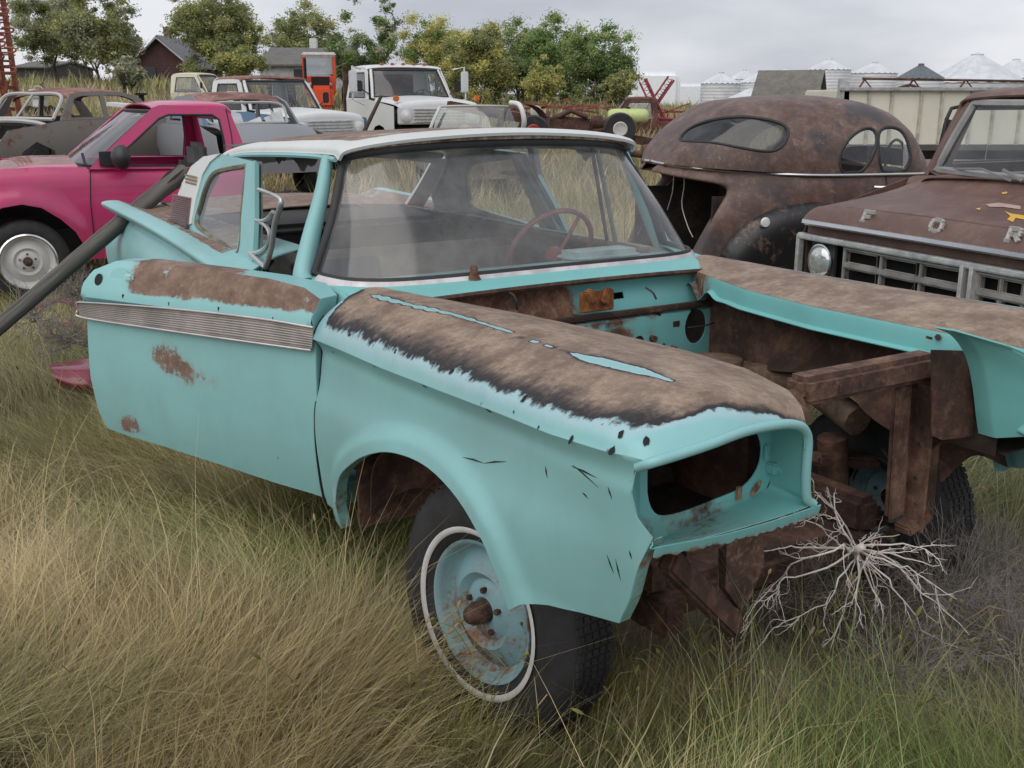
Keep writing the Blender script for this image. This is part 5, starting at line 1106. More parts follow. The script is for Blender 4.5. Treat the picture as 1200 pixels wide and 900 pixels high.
# lower body: quarter wrapped round the boot opening
def low_sec(pts): return pts
for s in (-1, 1):
    E_ = [CP.px(u, v, 'y', y) for u, v, y in [(818, 183, -.18), (850, 184, -.36), (874, 190, -.50), (886, 197, -.58), (870, 212, -.60), (852, 232, -.615), (838, 248, -.62), (820, 274, -.62), (808, 300, -.60)]]
    m_ = lambda x, y, z: (x, -y * s if s > 0 else y, z)
    B_ = [CP.px(u, v, 'y', y) for u, v, y in [(818, 176, -.28), (856, 179, -.48), (900, 186, -.66), (930, 195, -.755), (958, 202, -.80)]]
    top = [(-.08, -.14, bz_ + .05), (-.0, -.38, bz_ + .045), (.14, -.57, bz_ + .04), (.40, -.70, bz_ + .02), (.90, -.79, bz_), (1.5, -.81, bz_), (FXX, -.79, bz_)]
    r1 = [(-.09, -.15, bz_ - .01), (-.02, -.40, bz_ - .03), (.10, -.61, bz_ - .05), (.42, -.745, bz_ - .08), (.90, -.825, bz_ - .10), (1.5, -.84, bz_ - .12), (1.9, -.82, bz_ - .12)]
    r2 = [tuple(E_[1]), tuple(E_[2]), tuple(E_[3]), (.25, -.78, bz_ - .22), (.90, -.85, bz_ - .26), (1.5, -.86, bz_ - .28), (1.9, -.84, bz_ - .28)]
    r2 = [(E_[2].x, -.50, E_[2].z), (E_[3].x - .02, -.58, E_[3].z), (E_[4].x + .0, -.62, E_[4].z), (.20, -.76, bz_ - .25), (.90, -.85, bz_ - .28), (1.5, -.86, bz_ - .30), (1.9, -.84, bz_ - .30)]
    r3 = [(E_[4].x, -.60, E_[4].z), (E_[5].x, -.615, E_[5].z), (E_[5].x + .08, -.68, E_[5].z - .01), (.10, -.77, bz_ - .42), (.90, -.87, bz_ - .45), (1.5, -.88, bz_ - .48), (1.9, -.86, bz_ - .48)]
    r4 = [(E_[6].x, -.62, E_[6].z), (E_[6].x + .04, -.66, E_[6].z - .01), (E_[6].x + .14, -.73, E_[6].z - .02), (.06, -.78, bz_ - .56), (.90, -.87, bz_ - .60), (1.5, -.88, bz_ - .62), (1.9, -.86, bz_ - .62)]
    r5 = [(E_[8].x, -.60, E_[8].z), (E_[8].x + .04, -.66, E_[8].z - .02), (E_[8].x + .14, -.73, E_[8].z - .03), (.0, -.77, bz_ - .72), (.90, -.86, bz_ - .74), (1.5, -.86, bz_ - .76), (1.9, -.84, bz_ - .76)]
    G = grid([[m_(*p) for p in r] for r in (top, r1, r2, r3, r4, r5)], 70, 50); qo = sheet('rear_quarter', G, CPM, coupe, .008, flip=s > 0)
    ml = crs([m_(*p) for p in [(-.095, -.02, bz_ + .06), (-.085, -.16, bz_ + .055), (-.01, -.40, bz_ + .045), (.13, -.60, bz_ + .035), (.50, -.735, bz_ + .01), (.90, -.815, bz_ - .005), (1.5, -.83, bz_ - .005), (FXX, -.80, bz_ - .005)]], 60)
    t = MB(); t.tube([tuple(p) for p in ml], .011, 6); t.build('belt_moulding', CHROME, coupe)
    # fender
    fo = [CP.px(u, v, 'y', -.90) for u, v in [(846, 320), (850, 300), (859, 284), (882, 262), (912, 247), (955, 238)]]
    ol = [tuple(q) for q in crs([(p.x, p.z) for p in fo], 30)] + [(fo[-1].x + .35, fo[-1].z - .03), (fo[-1].x + .62, fo[-1].z - .15), (fo[-1].x + .78, fo[-1].z - .40), (fo[-1].x + .80, .25), (fo[0].x + .1, .25)]
    C0 = np.array(densify(ol[:33], .02, False))
    def ff(x, z):
        d = np.full(x.shape, 9.)
        for q in C0: d = np.minimum(d, np.hypot(x - q[0], z - q[1]))
        y = .83 + .12 * (1 - np.clip(1 - d / .22, 0, 1) ** 2.2) ** .5; return (x, s * y, z)
    fe = panel('rear_fender', ol, [], ff, .022, CPB, coupe, .008)
    p = CP.px(898, 261, 'y', -.955); t = MB(); t.lathe([(0, .012), (.03, .010), (.036, 0)], (p.x, 0, p.z), 'Y', 20); t.v = [(v[0], s * (.94 + v[1]), v[2]) for v in t.v]; t.build('reflector', plain('white_disc', (.7, .7, .68), .4), fe)
    p = CP.px(836, 289, 'y', -.72); t = MB(); t.lathe([(0, .02), (.03, .018), (.045, .006), (.055, -.01)], (0, 0, 0), 'Y', 20); t.v = [(p.x + v[0] * 1.1, s * (.74 + v[1]), p.z + v[2] * .55) for v in t.v]; t.build('tail_lamp', plain('tail_lamp_red', (.10, .03, .03), .3), qo)
    p = CP.px(1035, 219, 'y', -.88); t = MB(); t.tube([(p.x - .07, s * .885, p.z), (p.x - .05, s * .91, p.z), (p.x + .06, s * .91, p.z)], .011, 6); t.tube([(p.x + .05, s * .87, p.z), (p.x + .05, s * .91, p.z)], .012, 6); t.build('door_handle', CHROME, coupe)
    t = MB(); t.tube([m_(1.42, -.825, bz_ - .02), m_(1.44, -.87, bz_ - .3), m_(1.46, -.875, bz_ - .7)], .004, 4); t.build('door_gap', BLACK, coupe)
wheels(coupe, (.62,), .86, .34, .18, .19, .34, MATS['hub_rust']); wheels(coupe, (3.1,), .86, .34, .18, .19, .34, MATS['hub_rust'])
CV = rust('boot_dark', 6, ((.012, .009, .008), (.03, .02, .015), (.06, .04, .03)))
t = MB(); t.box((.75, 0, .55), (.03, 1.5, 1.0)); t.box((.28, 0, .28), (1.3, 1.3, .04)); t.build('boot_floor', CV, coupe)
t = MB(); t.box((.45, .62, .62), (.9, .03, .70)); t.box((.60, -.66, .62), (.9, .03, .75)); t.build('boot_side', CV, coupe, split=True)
t = MB(); t.box((-.42, 0, .36), (.06, 1.2, .10), None, .02); t.build('tail_sill', CPM, coupe)
t = MB(); t.tube(crs([tuple(CP.px(u, v, 'x', .1)) for u, v in [(796, 193), (790, 205), (788, 225), (782, 246)]], 14), .004, 5); t.tube(crs([tuple(CP.px(u, v, 'x', .1)) for u, v in [(799, 195), (802, 215), (799, 240), (806, 265), (812, 278)]], 14), .004, 5); t.build('hanging_wire', plain('pale_wire', (.45, .43, .4), .5), coupe, split=True)
t = MB(); t.bar(CP.px(866, 198, 'y', -.50), CP.px(880, 187, 'y', -.52), .02, .015, bev=.004); t.build('boot_hinge', CHROME, coupe)
# engine cover and front fenders ahead of the doors (hidden mostly by the big pickup)
G = grid([[(1.8, -.74, bz_ + .0), (1.95, 0, bz_ + .03), (1.8, .74, bz_ + .0)], [(2.7, -.62, bz_ - .05), (2.7, 0, bz_ + .03), (2.7, .62, bz_ - .05)], [(4.0, -.40, bz_ - .15), (4.05, 0, bz_ - .05), (4.0, .40, bz_ - .15)], [(4.15, -.3, .4), (4.2, 0, .4), (4.15, .3, .4)]], 24, 24); sheet('bonnet', G, CPM, coupe, .008)
for s in (-1, 1):
    G = grid([[(1.9, s * .80, bz_ - .1), (1.9, s * .86, .7), (1.9, s * .84, .35)], [(3.3, s * .60, bz_ - .12), (3.4, s * .88, .85), (3.3, s * .92, .60)], [(3.9, s * .45, .85), (4.1, s * .75, .80), (4.0, s * .85, .45)]], 16, 16); sheet('front_fender', G, CPM, coupe, .008)
t = MB(); t.box((1.65, 0, bz_ - .06), (.3, 1.45, .15), None, .05); t.build('dashboard', CV, coupe); t = MB(); t.box((1.0, 0, bz_ - .3), (.15, 1.4, .5), Matrix.Rotation(-.15, 3, 'Y'), .06); t.build('front_seat', SEATM, coupe)
p = CP.px(1049, 190, 'y', -.35); t = MB(); t.tube([(p.x + .1 * math.cos(a) * .3, -.35 + .19 * math.cos(a), p.z + .17 * math.sin(a)) for a in np.linspace(0, 6.28, 24, endpoint=False)], .011, 5, closed=True); t.build('steering_wheel', GASKET, coupe)
# ================================================================== background
def scl_(Y): return Y / 1.037 / FOC           # metres per pixel near the horizon at depth Y
def vz(v, Y, u=600): return at(u, v, Y).z
def ux(u, Y): return (u - 600) * scl_(Y)
# ---- trees
LEAF = leafmat('leaves', .6, .45)
BARK = plain('bark', (.085, .07, .055), .95, var=.4, scale=6, bump=.5)
def tree(name, u, vt, hw, Y, label, cols, seed, nl=9000, trunks=1, open_=.0, vb=None, low=.22, leaf=.13, group='trees along the yard edge', flat=1.0, uoff=0):
    r = np.random.default_rng(seed); nl = int(nl * 3.8); leaf *= .50; x0, y0 = ux(u, Y), Y; z0 = tz(x0, y0); H = vz(vt, Y, u) - z0; W = hw * scl_(Y)
    root = empty(name, (x0, y0, z0 - .05), label, 'tree', group)
    t = MB(); tips = []; xo = uoff * scl_(Y)
    def limb(p, d, l, rr, depth):
        n = 4; P = [p]; q = p
        for i in range(n):
            d = (d + Vector(r.normal(0, .13, 3)) + Vector((0, 0, .05))).normalized(); q = q + d * l / n; P.append(q)
        t.tube(P, [rr * (1 - .12 * i) for i in range(n + 1)], 6 if depth < 2 else 4, cap=False)
        tips.append((q, depth)); 
        if depth >= 2: tips.append((P[2], depth))
        if depth < 4:
            for k in range(r.integers(2, 4)):
                a = r.uniform(0, 6.283); sp = r.uniform(.35, .85); nd = (d + Vector((math.cos(a) * sp, math.sin(a) * sp, r.uniform(-.15, .45)))).normalized()
                limb(P[r.integers(2, 5)], nd, l * r.uniform(.62, .85), rr * .58, depth + 1)
    for k in range(trunks):
        a = r.uniform(0, 6.28); tl = .0 if trunks == 1 else .38
        limb(Vector((r.normal(0, .15) * (trunks > 1), r.normal(0, .15) * (trunks > 1), 0)), Vector((math.cos(a) * tl + xo / max(H, 1), math.sin(a) * tl, 1)).normalized(), H * .30, max(.09, H * .022) * (1 if trunks == 1 else .75), 0)
    t.build('trunk', BARK, root)
    # leaf clumps around limb ends, kept inside an uneven envelope
    T_ = np.array([tuple(p) for p, d in tips if d >= 2]); 
    ce = np.array([xo, 0, H * (low + (1 - low) * .52)]); R = np.array([W, W * .9, H * (1 - low) * .54])
    # squeeze the limb ends into the envelope so the outline follows the measured one
    q = (T_ - ce) / R; nr = np.linalg.norm(q, axis=1); q = q / np.maximum(nr, .0001)[:, None] * np.minimum(nr, 1.0)[:, None] * 1.0
    extra = r.normal(0, 1, (int(80 * (1 - open_)) + 12, 3)); extra /= np.linalg.norm(extra, axis=1)[:, None]; extra *= r.uniform(.35, .98, len(extra))[:, None] ** .6
    q = np.vstack([q, extra]); K = len(q); cs = r.uniform(.14, .32, K) * (1 - .35 * open_)
    bump_ = 1 + .16 * np.sin(q[:, 0] * 7 + seed) * np.cos(q[:, 2] * 6 + seed * 2)
    ctr = ce + q * R * bump_[:, None]; ctr[:, 2] = np.maximum(ctr[:, 2], H * low * .7)
    wgt = cs ** 2; wgt /= wgt.sum(); idx = r.choice(K, nl, p=wgt)
    off = r.normal(0, 1, (nl, 3)); off /= np.linalg.norm(off, axis=1)[:, None]; off *= np.clip(np.abs(r.normal(0, .6, nl)), 0, 1.15)[:, None]
    Pn = ctr[idx] + off * (cs[idx] * W)[:, None] * np.array([1, 1, .75])
    a1 = r.normal(0, 1, (nl, 3)); a1[:, 2] *= .8; a1 /= np.linalg.norm(a1, axis=1)[:, None]; b1 = np.cross(a1, r.normal(0, 1, (nl, 3))); b1 /= np.linalg.norm(b1, axis=1)[:, None]
    s1 = (leaf * r.uniform(.55, 1.3, nl))[:, None]; V = np.stack([Pn - a1 * s1, Pn + b1 * s1 * .36, Pn + a1 * s1, Pn - b1 * s1 * .36], 1).reshape(-1, 3)
    F = (np.arange(nl)[:, None] * 4 + np.array([[0, 1, 2, 3]])); cc = np.array(cols, float); pick = r.integers(0, len(cc), K)
    col = cc[pick[idx]] * (.8 + .3 * r.random(K))[idx][:, None] * r.uniform(.6, 1.35, nl)[:, None] * 1.8
    o = bigmesh('crown', V, F, LEAF, np.repeat(col, 4, 0)); o.parent = root
    return root
OLV = [(.17, .19, .085), (.22, .235, .11), (.27, .27, .13), (.13, .15, .07)]
YEL = [(.34, .33, .12), (.28, .29, .11), (.38, .35, .14), (.20, .22, .085)]
GRN = [(.13, .19, .07), (.18, .24, .09), (.22, .28, .11), (.10, .145, .055)]
GRYG = [(.24, .25, .17), (.29, .295, .20), (.18, .195, .13)]
tree('broadleaf_tree', 70, -12, 48, 46, 'grey green tree with a dark bent trunk, furthest left in the row', OLV + GRYG, 1, 19000, 1, .1, low=.28)
tree('broadleaf_tree', 122, -22, 46, 43, 'tall pale olive tree with twin trunks right of the furthest left tree', YEL[1:2] + OLV + GRYG, 2, 19000, 2, .1, low=.18)
tree('broadleaf_tree', 152, 12, 18, 45, 'slim half bare tree beside the dark gabled house', GRYG + OLV, 3, 5000, 2, .6, low=.3)
tree('leafy_bush', 150, 62, 22, 38, 'low grey green bush in front of the dark gabled house', GRYG, 4, 6000, 3, .5, low=.12, group=None)
tree('broadleaf_tree', 255, -22, 50, 42, 'big dense olive tree leaning left, right of the dark gabled house', OLV + YEL[1:2], 5, 28000, 2, .05, low=.16)
tree('broadleaf_tree', 288, 42, 30, 41, 'short yellow olive tree tucked under the big leaning tree', YEL + OLV, 6, 8000, 2, .2, low=.15)
tree('broadleaf_tree', 358, 12, 50, 66, 'round olive tree rising behind the white house and red tractor', OLV, 7, 19000, 1, .1, low=.1, leaf=.19)
tree('broadleaf_tree', 430, -14, 44, 40, 'airy tall tree with pale bare limbs showing, behind the white flatbed truck', GRN + GRYG, 8, 9500, 2, .85, low=.2)
tree('broadleaf_tree', 505, 16, 44, 50, 'yellow green tree directly behind the white truck cab roof', YEL + GRN[:1], 9, 20000, 2, .05, low=.04)
tree('broadleaf_tree', 560, 30, 48, 46, 'broad yellow green tree between the white truck and the scrap pile', YEL + OLV, 10, 24000, 3, .05, low=.04)
tree('broadleaf_tree', 606, 22, 46, 54, 'dark green tree behind the brightest yellow green trees', GRN + OLV, 11, 20000, 2, .05, low=.04, leaf=.15)
tree('broadleaf_tree', 655, 22, 44, 52, 'tall dark green tree over the rusty scrap pile', GRN, 12, 22000, 2, .05, low=.04, leaf=.15)
tree('leafy_bush', 637, 68, 24, 42, 'small rounded yellow bush in front of the dark green trees', YEL, 13, 7000, 3, .2, low=.08, group=None)
tree('broadleaf_tree', 702, 30, 46, 50, 'green tree at the right end of the row beside the white tank', GRN + OLV[:2], 14, 22000, 2, .05, low=.04)
tree('leafy_bush', 725, 78, 22, 47, 'ragged low green bush under the rightmost tree', OLV + YEL[:1], 15, 4500, 3, .4, low=.08, group=None)
# ---- buildings
def house(name, u0, u1, vr, ve, Y, depth, label, wallm, roofm, gable=True, cat='house', eave=.3, vb=None):
    """gable end faces the camera when gable, otherwise the ridge runs left-right"""
    x0, x1 = ux(u0, Y), ux(u1, Y); zb_ = tz((x0 + x1) / 2, Y) - .3; ze = vz(ve, Y, u0); zr_ = vz(vr, Y, u0)
    root = empty(name, ((x0 + x1) / 2, Y, zb_), label, cat); hw = (x1 - x0) / 2; e_ = ze - zb_; r_ = zr_ - zb_
    t = MB()
    if gable:
        s_ = [(-hw, 0), (hw, 0), (hw, e_), (0, r_), (-hw, e_)]; v = [(x, y, z) for y in (0, depth) for x, z in s_]; t.add(v, [(0, 1, 2, 3, 4), (5, 9, 8, 7, 6)] + [(i, (i + 1) % 5, 5 + (i + 1) % 5, 5 + i) for i in range(5)]); t.build('wall', wallm, root)
        t = MB()
        for sg in (-1, 1):
            d = Vector((sg * hw, 0, e_ - r_)).normalized(); a = Vector((0, -.25, r_ + .04)); b = Vector((sg * hw, -.25, e_ + .04)) + d * eave; L_ = Vector((0, depth + .5, 0)); n_ = Vector((0, 0, .09)); t.add([a, b, b + L_, a + L_, a + n_, b + n_, b + L_ + n_, a + L_ + n_], [(0, 1, 2, 3), (4, 7, 6, 5), (0, 4, 5, 1), (1, 5, 6, 2), (2, 6, 7, 3), (0, 3, 7, 4)])
        t.build('roof', roofm, root)
    else:
        v = [(x, y, z) for x in (-hw, hw) for y, z in ((0, 0), (depth, 0), (depth, e_), (depth / 2, r_), (0, e_))]; t.add(v, [(0, 1, 2, 3, 4), (5, 9, 8, 7, 6)] + [(i, (i + 1) % 5, 5 + (i + 1) % 5, 5 + i) for i in range(5)]); t.build('wall', wallm, root)
        t = MB()
        for sg in (-1, 1):
            a = Vector((-hw - .2, depth / 2, r_ + .04)); b = Vector((-hw - .2, depth / 2 + sg * (depth / 2 + eave), e_ + .04 - eave * (r_ - e_) / (depth / 2))); L_ = Vector((hw * 2 + .4, 0, 0)); n_ = Vector((0, 0, .09)); t.add([a, b, b + L_, a + L_, a + n_, b + n_, b + L_ + n_, a + L_ + n_], [(0, 1, 2, 3), (4, 7, 6, 5), (0, 4, 5, 1), (1, 5, 6, 2), (2, 6, 7, 3), (0, 3, 7, 4)])
        t.build('roof', roofm, root)
    return root, hw, e_, r_
def siding(name, col, k=5., dirc='Z', dark=.6):
    t = NT(name); wv = t.n('ShaderNodeTexWave', wave_type='BANDS', bands_direction=dirc); wv.inputs['Scale'].default_value = k; t.ln(t.tc.outputs['Object'], wv.inputs[0])
    c = t.mix(t.step(t.noise(3, 7, .7), .3, .75), col, tuple(q * dark for q in col)); c = t.mix(t.math('MULTIPLY', t.step(wv.outputs['Fac'], .0, .12), -.4), c, c); t.bump(wv.outputs['Fac'], .5, .02); return t.fin(c, .85)
SHING = siding('grey_shingles', (.155, .15, .14), 6, 'Z', .6)
r0, hw, e_, r_ = house('gabled_house', 160, 222, 44, 76, 58, 7, 'dark brown red gabled house between the left trees', siding('brown_boards', (.085, .042, .04), 4), plain('lead_roof', (.16, .16, .17), .6, var=.3))
t = MB(); t.box((-.1, 2, r_ + .2), (.35, .35, .9)); t.build('chimney', plain('brick_dark', (.12, .06, .05), .9), r0)
t = MB(); t.box((-.6, -.03, e_ * .62), (.7, .06, .9)); t.build('window', plain('dark_pane', (.03, .035, .04), .2), r0)
t = MB(); t.box((0, -.27, 0), (.1, .1, .01)); 
rt_ = MB()
for sg in (-1, 1): rt_.bar((0, -.30, r_ - .02), (sg * (hw + .28), -.30, e_ - .10 * 1), .05, .22, (0, 1, 0))
rt_.build('barge_board', plain('weathered_white', (.38, .38, .37), .8, var=.3), r0)
r1, hw, e_, r_ = house('white_house', 306, 402, 55, 77, 56, 8, 'white house with a grey shingled roof and small white chimney behind the tractor', siding('white_boards', (.52, .53, .54), 5), SHING, gable=False)
t = MB(); t.box((.0, 4, r_ + .15), (.4, .4, .9), None, .03); t.build('chimney', plain('white_stack', (.6, .6, .58), .8), r1)
t = MB(); t.box((-hw * .05, -.03, e_ * .55), (.5, .06, 1.0)); t.build('window', MATS['dark_pane'], r1)
# low tin barn far left behind trees
r2, *_ = house('farm_shed', 20, 60, 72, 80, 75, 8, 'dark low shed half hidden at the far left under the trees', plain('shed_dark', (.07, .065, .06), .9), SHING, gable=False, cat='shed')
r3, hw, e_, r_ = house('wooden_shed', 893, 978, 84, 108, 48, 5, 'small weathered shed with brown gable and mossy grey shingles', siding('old_boards', (.17, .12, .09), 9, 'X'), siding('shingles_warm', (.20, .185, .165), 8, 'Z'), gable=False, cat='shed')
bpy.data.objects.remove(r3.children[0], do_unlink=True); bpy.data.objects.remove([c for c in bpy.data.objects if c.parent == r3][0], do_unlink=True)
x0, x1, xm = ux(893, 48) - r3.location.x, ux(978, 48) - r3.location.x, ux(952, 48) - r3.location.x
# gable end turned toward the camera on its right: a rotated little building
def gable_block(root, c, L_, Wd, ez, rz_, yaw, wallm, roofm, ov=.2):
    M = Matrix.Translation(c) @ Matrix.Rotation(yaw, 4, 'Z'); t = MB(); v = [M @ Vector((x, y, z)) for x in (-L_ / 2, L_ / 2) for y, z in ((-Wd / 2, 0), (Wd / 2, 0), (Wd / 2, ez), (0, rz_), (-Wd / 2, ez))]
    t.add(v, [(0, 1, 2, 3, 4), (5, 9, 8, 7, 6)] + [(i, (i + 1) % 5, 5 + (i + 1) % 5, 5 + i) for i in range(5)]); t.build('wall', wallm, root); t = MB()
    for sg in (-1, 1):
        sl = (rz_ - ez) / (Wd / 2); P = [M @ Vector(p) for p in [(-L_ / 2 - ov, 0, rz_ + .03), (L_ / 2 + ov, 0, rz_ + .03), (L_ / 2 + ov, sg * (Wd / 2 + ov), ez + .03 - ov * sl), (-L_ / 2 - ov, sg * (Wd / 2 + ov), ez + .03 - ov * sl)]]
        t.add(P + [p + Vector((0, 0, .07)) for p in P], [(0, 1, 2, 3), (4, 7, 6, 5), (0, 4, 5, 1), (1, 5, 6, 2), (2, 6, 7, 3), (0, 3, 7, 4)])
    t.build('roof', roofm, root)
gable_block(r3, Vector((0, 1.5, 0)), 2.55, 2.4, vz(112, 48) - r3.location.z, vz(84, 48) - r3.location.z, rad(-24), MATS.get('x') or siding('old_boards2', (.19, .13, .095), 9, 'X'), siding('shingles_warm2', (.20, .19, .17), 8, 'Z'))
t = MB(); M_ = Matrix.Rotation(rad(-24), 4, 'Z'); p = M_ @ Vector((1.31, 0, vz(99, 48) - r3.location.z)); t.box((p.x, p.y + 1.5, p.z), (.06, .5, .6), Matrix.Rotation(rad(-24), 3, 'Z')); t.build('window', MATS['dark_pane'], r3)
# ---- grain bins
def ribbed(name, col, k, rough=.4):
    t = NT(name); wv = t.n('ShaderNodeTexWave', wave_type='BANDS', bands_direction='Z'); wv.inputs['Scale'].default_value = k; t.ln(t.tc.outputs['Object'], wv.inputs[0]); c = t.mix(t.step(t.noise(1.2, 7, .7), .35, .75), col, tuple(q * .75 for q in col)); t.bump(wv.outputs['Fac'], .35, .03); return t.fin(c, rough, .1)
BINW = ribbed('galvanised_wall', (.70, .71, .73), 1.6); BINR = plain('galvanised_roof', (.62, .635, .66), .45, .2, var=.12, scale=1.5); BIND = plain('dark_steel_roof', (.13, .15, .165), .5, .3, var=.2)
def bin_(uc, hw, vtop, veave, Y, label, dark=False):
    x = ux(uc, Y); R = hw * scl_(Y); zb_ = tz(x, Y) - .2; ze = vz(veave, Y, uc); zt = vz(vtop, Y, uc)
    root = empty('grain_bin', (x, Y, zb_), label, 'grain bin', 'metal grain bins on the right'); n = 40; t = MB(); t.lathe([(R, 0), (R, ze - zb_)], (0, 0, 0), 'Z', n); t.build('wall', BINW, root)
    t = MB(); k = 24; hr_ = zt - zb_; he = ze - zb_; prof = []
    v = [(0, 0, hr_)]; 
    for i in range(k * 2):
        a = i * math.pi / k; rr = R * 1.04; z_ = he - .02 + (.05 if i % 2 else 0); v.append((rr * math.cos(a), rr * math.sin(a), z_))
    for i in range(k * 2):
        a = i * math.pi / k; v.append((R * .14 * math.cos(a), R * .14 * math.sin(a), hr_ - (hr_ - he) * .13 + (.015 if i % 2 else 0)))
    m = k * 2; f = [(1 + i, 1 + (i + 1) % m, 1 + m + (i + 1) % m, 1 + m + i) for i in range(m)] + [(1 + m + i, 1 + m + (i + 1) % m, 0) for i in range(m)]
    t.add(v, f); t.build('roof', BIND if dark else BINR, root, smooth=False)
    t = MB(); t.lathe([(R * .13, 0), (R * .13, .12), (0, .14)], (0, 0, hr_ - (hr_ - he) * .12), 'Z', 16)
    t.build('lid', BIND if dark else BINW, root)
for a in [(844, 23, 85, 98, 70, 'silver bin nearest the white tank, leftmost of the bins'), (871, 19, 82, 93, 90, 'small far bin between the two leftmost bins'), (888, 22, 84, 97, 78, 'bin whose pointed roof rises just left of the wooden shed'), (880, 25, 103, 115, 60, 'low squat bin in front, cut off by the coupe roof'), (919, 13, 80, 88, 110, 'tiny distant bin behind the shed roof ridge'),
          (969, 25, 69, 82, 72, 'tall bin with a shallow white cone, directly right of the shed'), (1022, 26, 73, 86, 76, 'bin standing third from the right behind the truck box'), (1076, 26, 75, 92, 64, 'bin with a dark steel conical roof', True), (1140, 55, 61, 97, 84, 'widest bin with a tall steep ribbed cone'), (1186, 32, 68, 92, 96, 'rightmost bin partly behind the widest cone')]: bin_(*a)
# ---- white tank/building left of the bins
Yw = 70; root = empty('white_tank', (ux(768, Yw), Yw, tz(ux(768, Yw), Yw) - .2), 'big blank white rounded storage tank behind the rightmost tree', 'tank')
t = MB(); wx = 30 * scl_(Yw); zt = vz(82, Yw) - root.location.z; t.box((0, 1.5, zt / 2), (wx * 2, 3, zt), None, .35); t.build('shell', plain('tank_white', (.86, .88, .9), .5, var=.06), root)
Yw = 95; root = empty('long_shed', (ux(812, Yw), Yw, tz(20, Yw) - .2), 'long low white shed seen between the white tank and the bins', 'shed'); zt = vz(97, Yw) - root.location.z
t = MB(); t.box((0, 2, zt / 2), (42 * scl_(Yw) * 1.6, 4, zt), None, .3); t.build('wall', plain('shed_white', (.8, .82, .85), .6, var=.08), root)
# ---- cream grain box with a rail
Yb = 14.5; gb = empty('truck_box', (ux(1060, Yb), Yb, tz(5, Yb)), 'cream panelled grain truck box with a pipe rail on top behind the coupe', 'truck box')
def bl(u, v, dy=0): p = at(u, v, Yb + dy); return Vector((p.x - gb.location.x, dy, p.z - gb.location.z))
a, b = bl(986, 105), bl(1240, 100); top, bot = a.z, bl(1000, 171).z
CRM = worn('cream_panel', (.70, .67, .56), RUST, amount=.18, scale=2.5, rough=.55, dirt=.35)
t = MB(); t.box(((a.x + b.x) / 2, .9, (top + bot) / 2), (b.x - a.x, 1.8, top - bot), None, .02); t.build('side_panel', CRM, gb)
t = MB()
for i in range(12):
    x = a.x + .02 + i * .34 + .03 * math.sin(i * 9); t.box((x, -.01, (top + bot) / 2), (.035, .05, top - bot), None, .008)
t.build('stake', plain('cream_stake', (.42, .41, .33), .6, var=.3), gb)
t = MB(); t.box(((a.x + b.x) / 2, -.03, top + .005), (b.x - a.x + .04, .10, .05), None, .01); t.build('top_cap', plain('grey_cap', (.33, .33, .32), .6, var=.3), gb)
t = MB(); t.box(((a.x + b.x) / 2, -.03, bot - .02), (b.x - a.x, .12, .07)); t.box(((a.x + b.x) / 2, .7, bot - .16), (b.x - a.x, .2, .2)); t.build('sill_beam', plain('beam_dark', (.08, .075, .07), .8), gb)
t = MB(); zz = bl(1000, 92).z; t.tube([(a.x + .3, .1, zz + .0), (b.x, .1, zz - .04)], .018, 6)
for x in (a.x + .25, a.x + .9, a.x + 1.6, a.x + 2.6): t.tube([(x, .1, top), (x + .08, .1, zz - .01)], .014, 5); t.tube([(x + .2, .1, top), (x + .08, .1, zz - .01)], .010, 5)
t.tube([(a.x + .75, 0, top + .02), (a.x + .9, 0, top + .06), (a.x + 1.05, 0, top + .02)], .02, 6); t.build('pipe_rail', FRAME, gb)
t = MB(); t.add([(a.x - .05, .0, bot), (a.x - .02, .0, top + .14), (a.x + .10, .0, top + .10), (a.x + .16, .0, bot), (a.x - .05, .1, bot), (a.x - .02, .1, top + .14), (a.x + .10, .1, top + .10), (a.x + .16, .1, bot)], [(0, 1, 2, 3), (4, 7, 6, 5), (0, 4, 5, 1), (1, 5, 6, 2), (2, 6, 7, 3), (0, 3, 7, 4)]); t.build('front_bulkhead', plain('grey_bulkhead', (.40, .41, .42), .5, .2), gb)
for wx_ in (1.0, 1.9):
    for s in (0, 1): car_wheel(gb, (wx_, .15 + 1.5 * s, .4), R=.42, w=.22, rim=.22, s=-1 if s == 0 else 1, white=False)

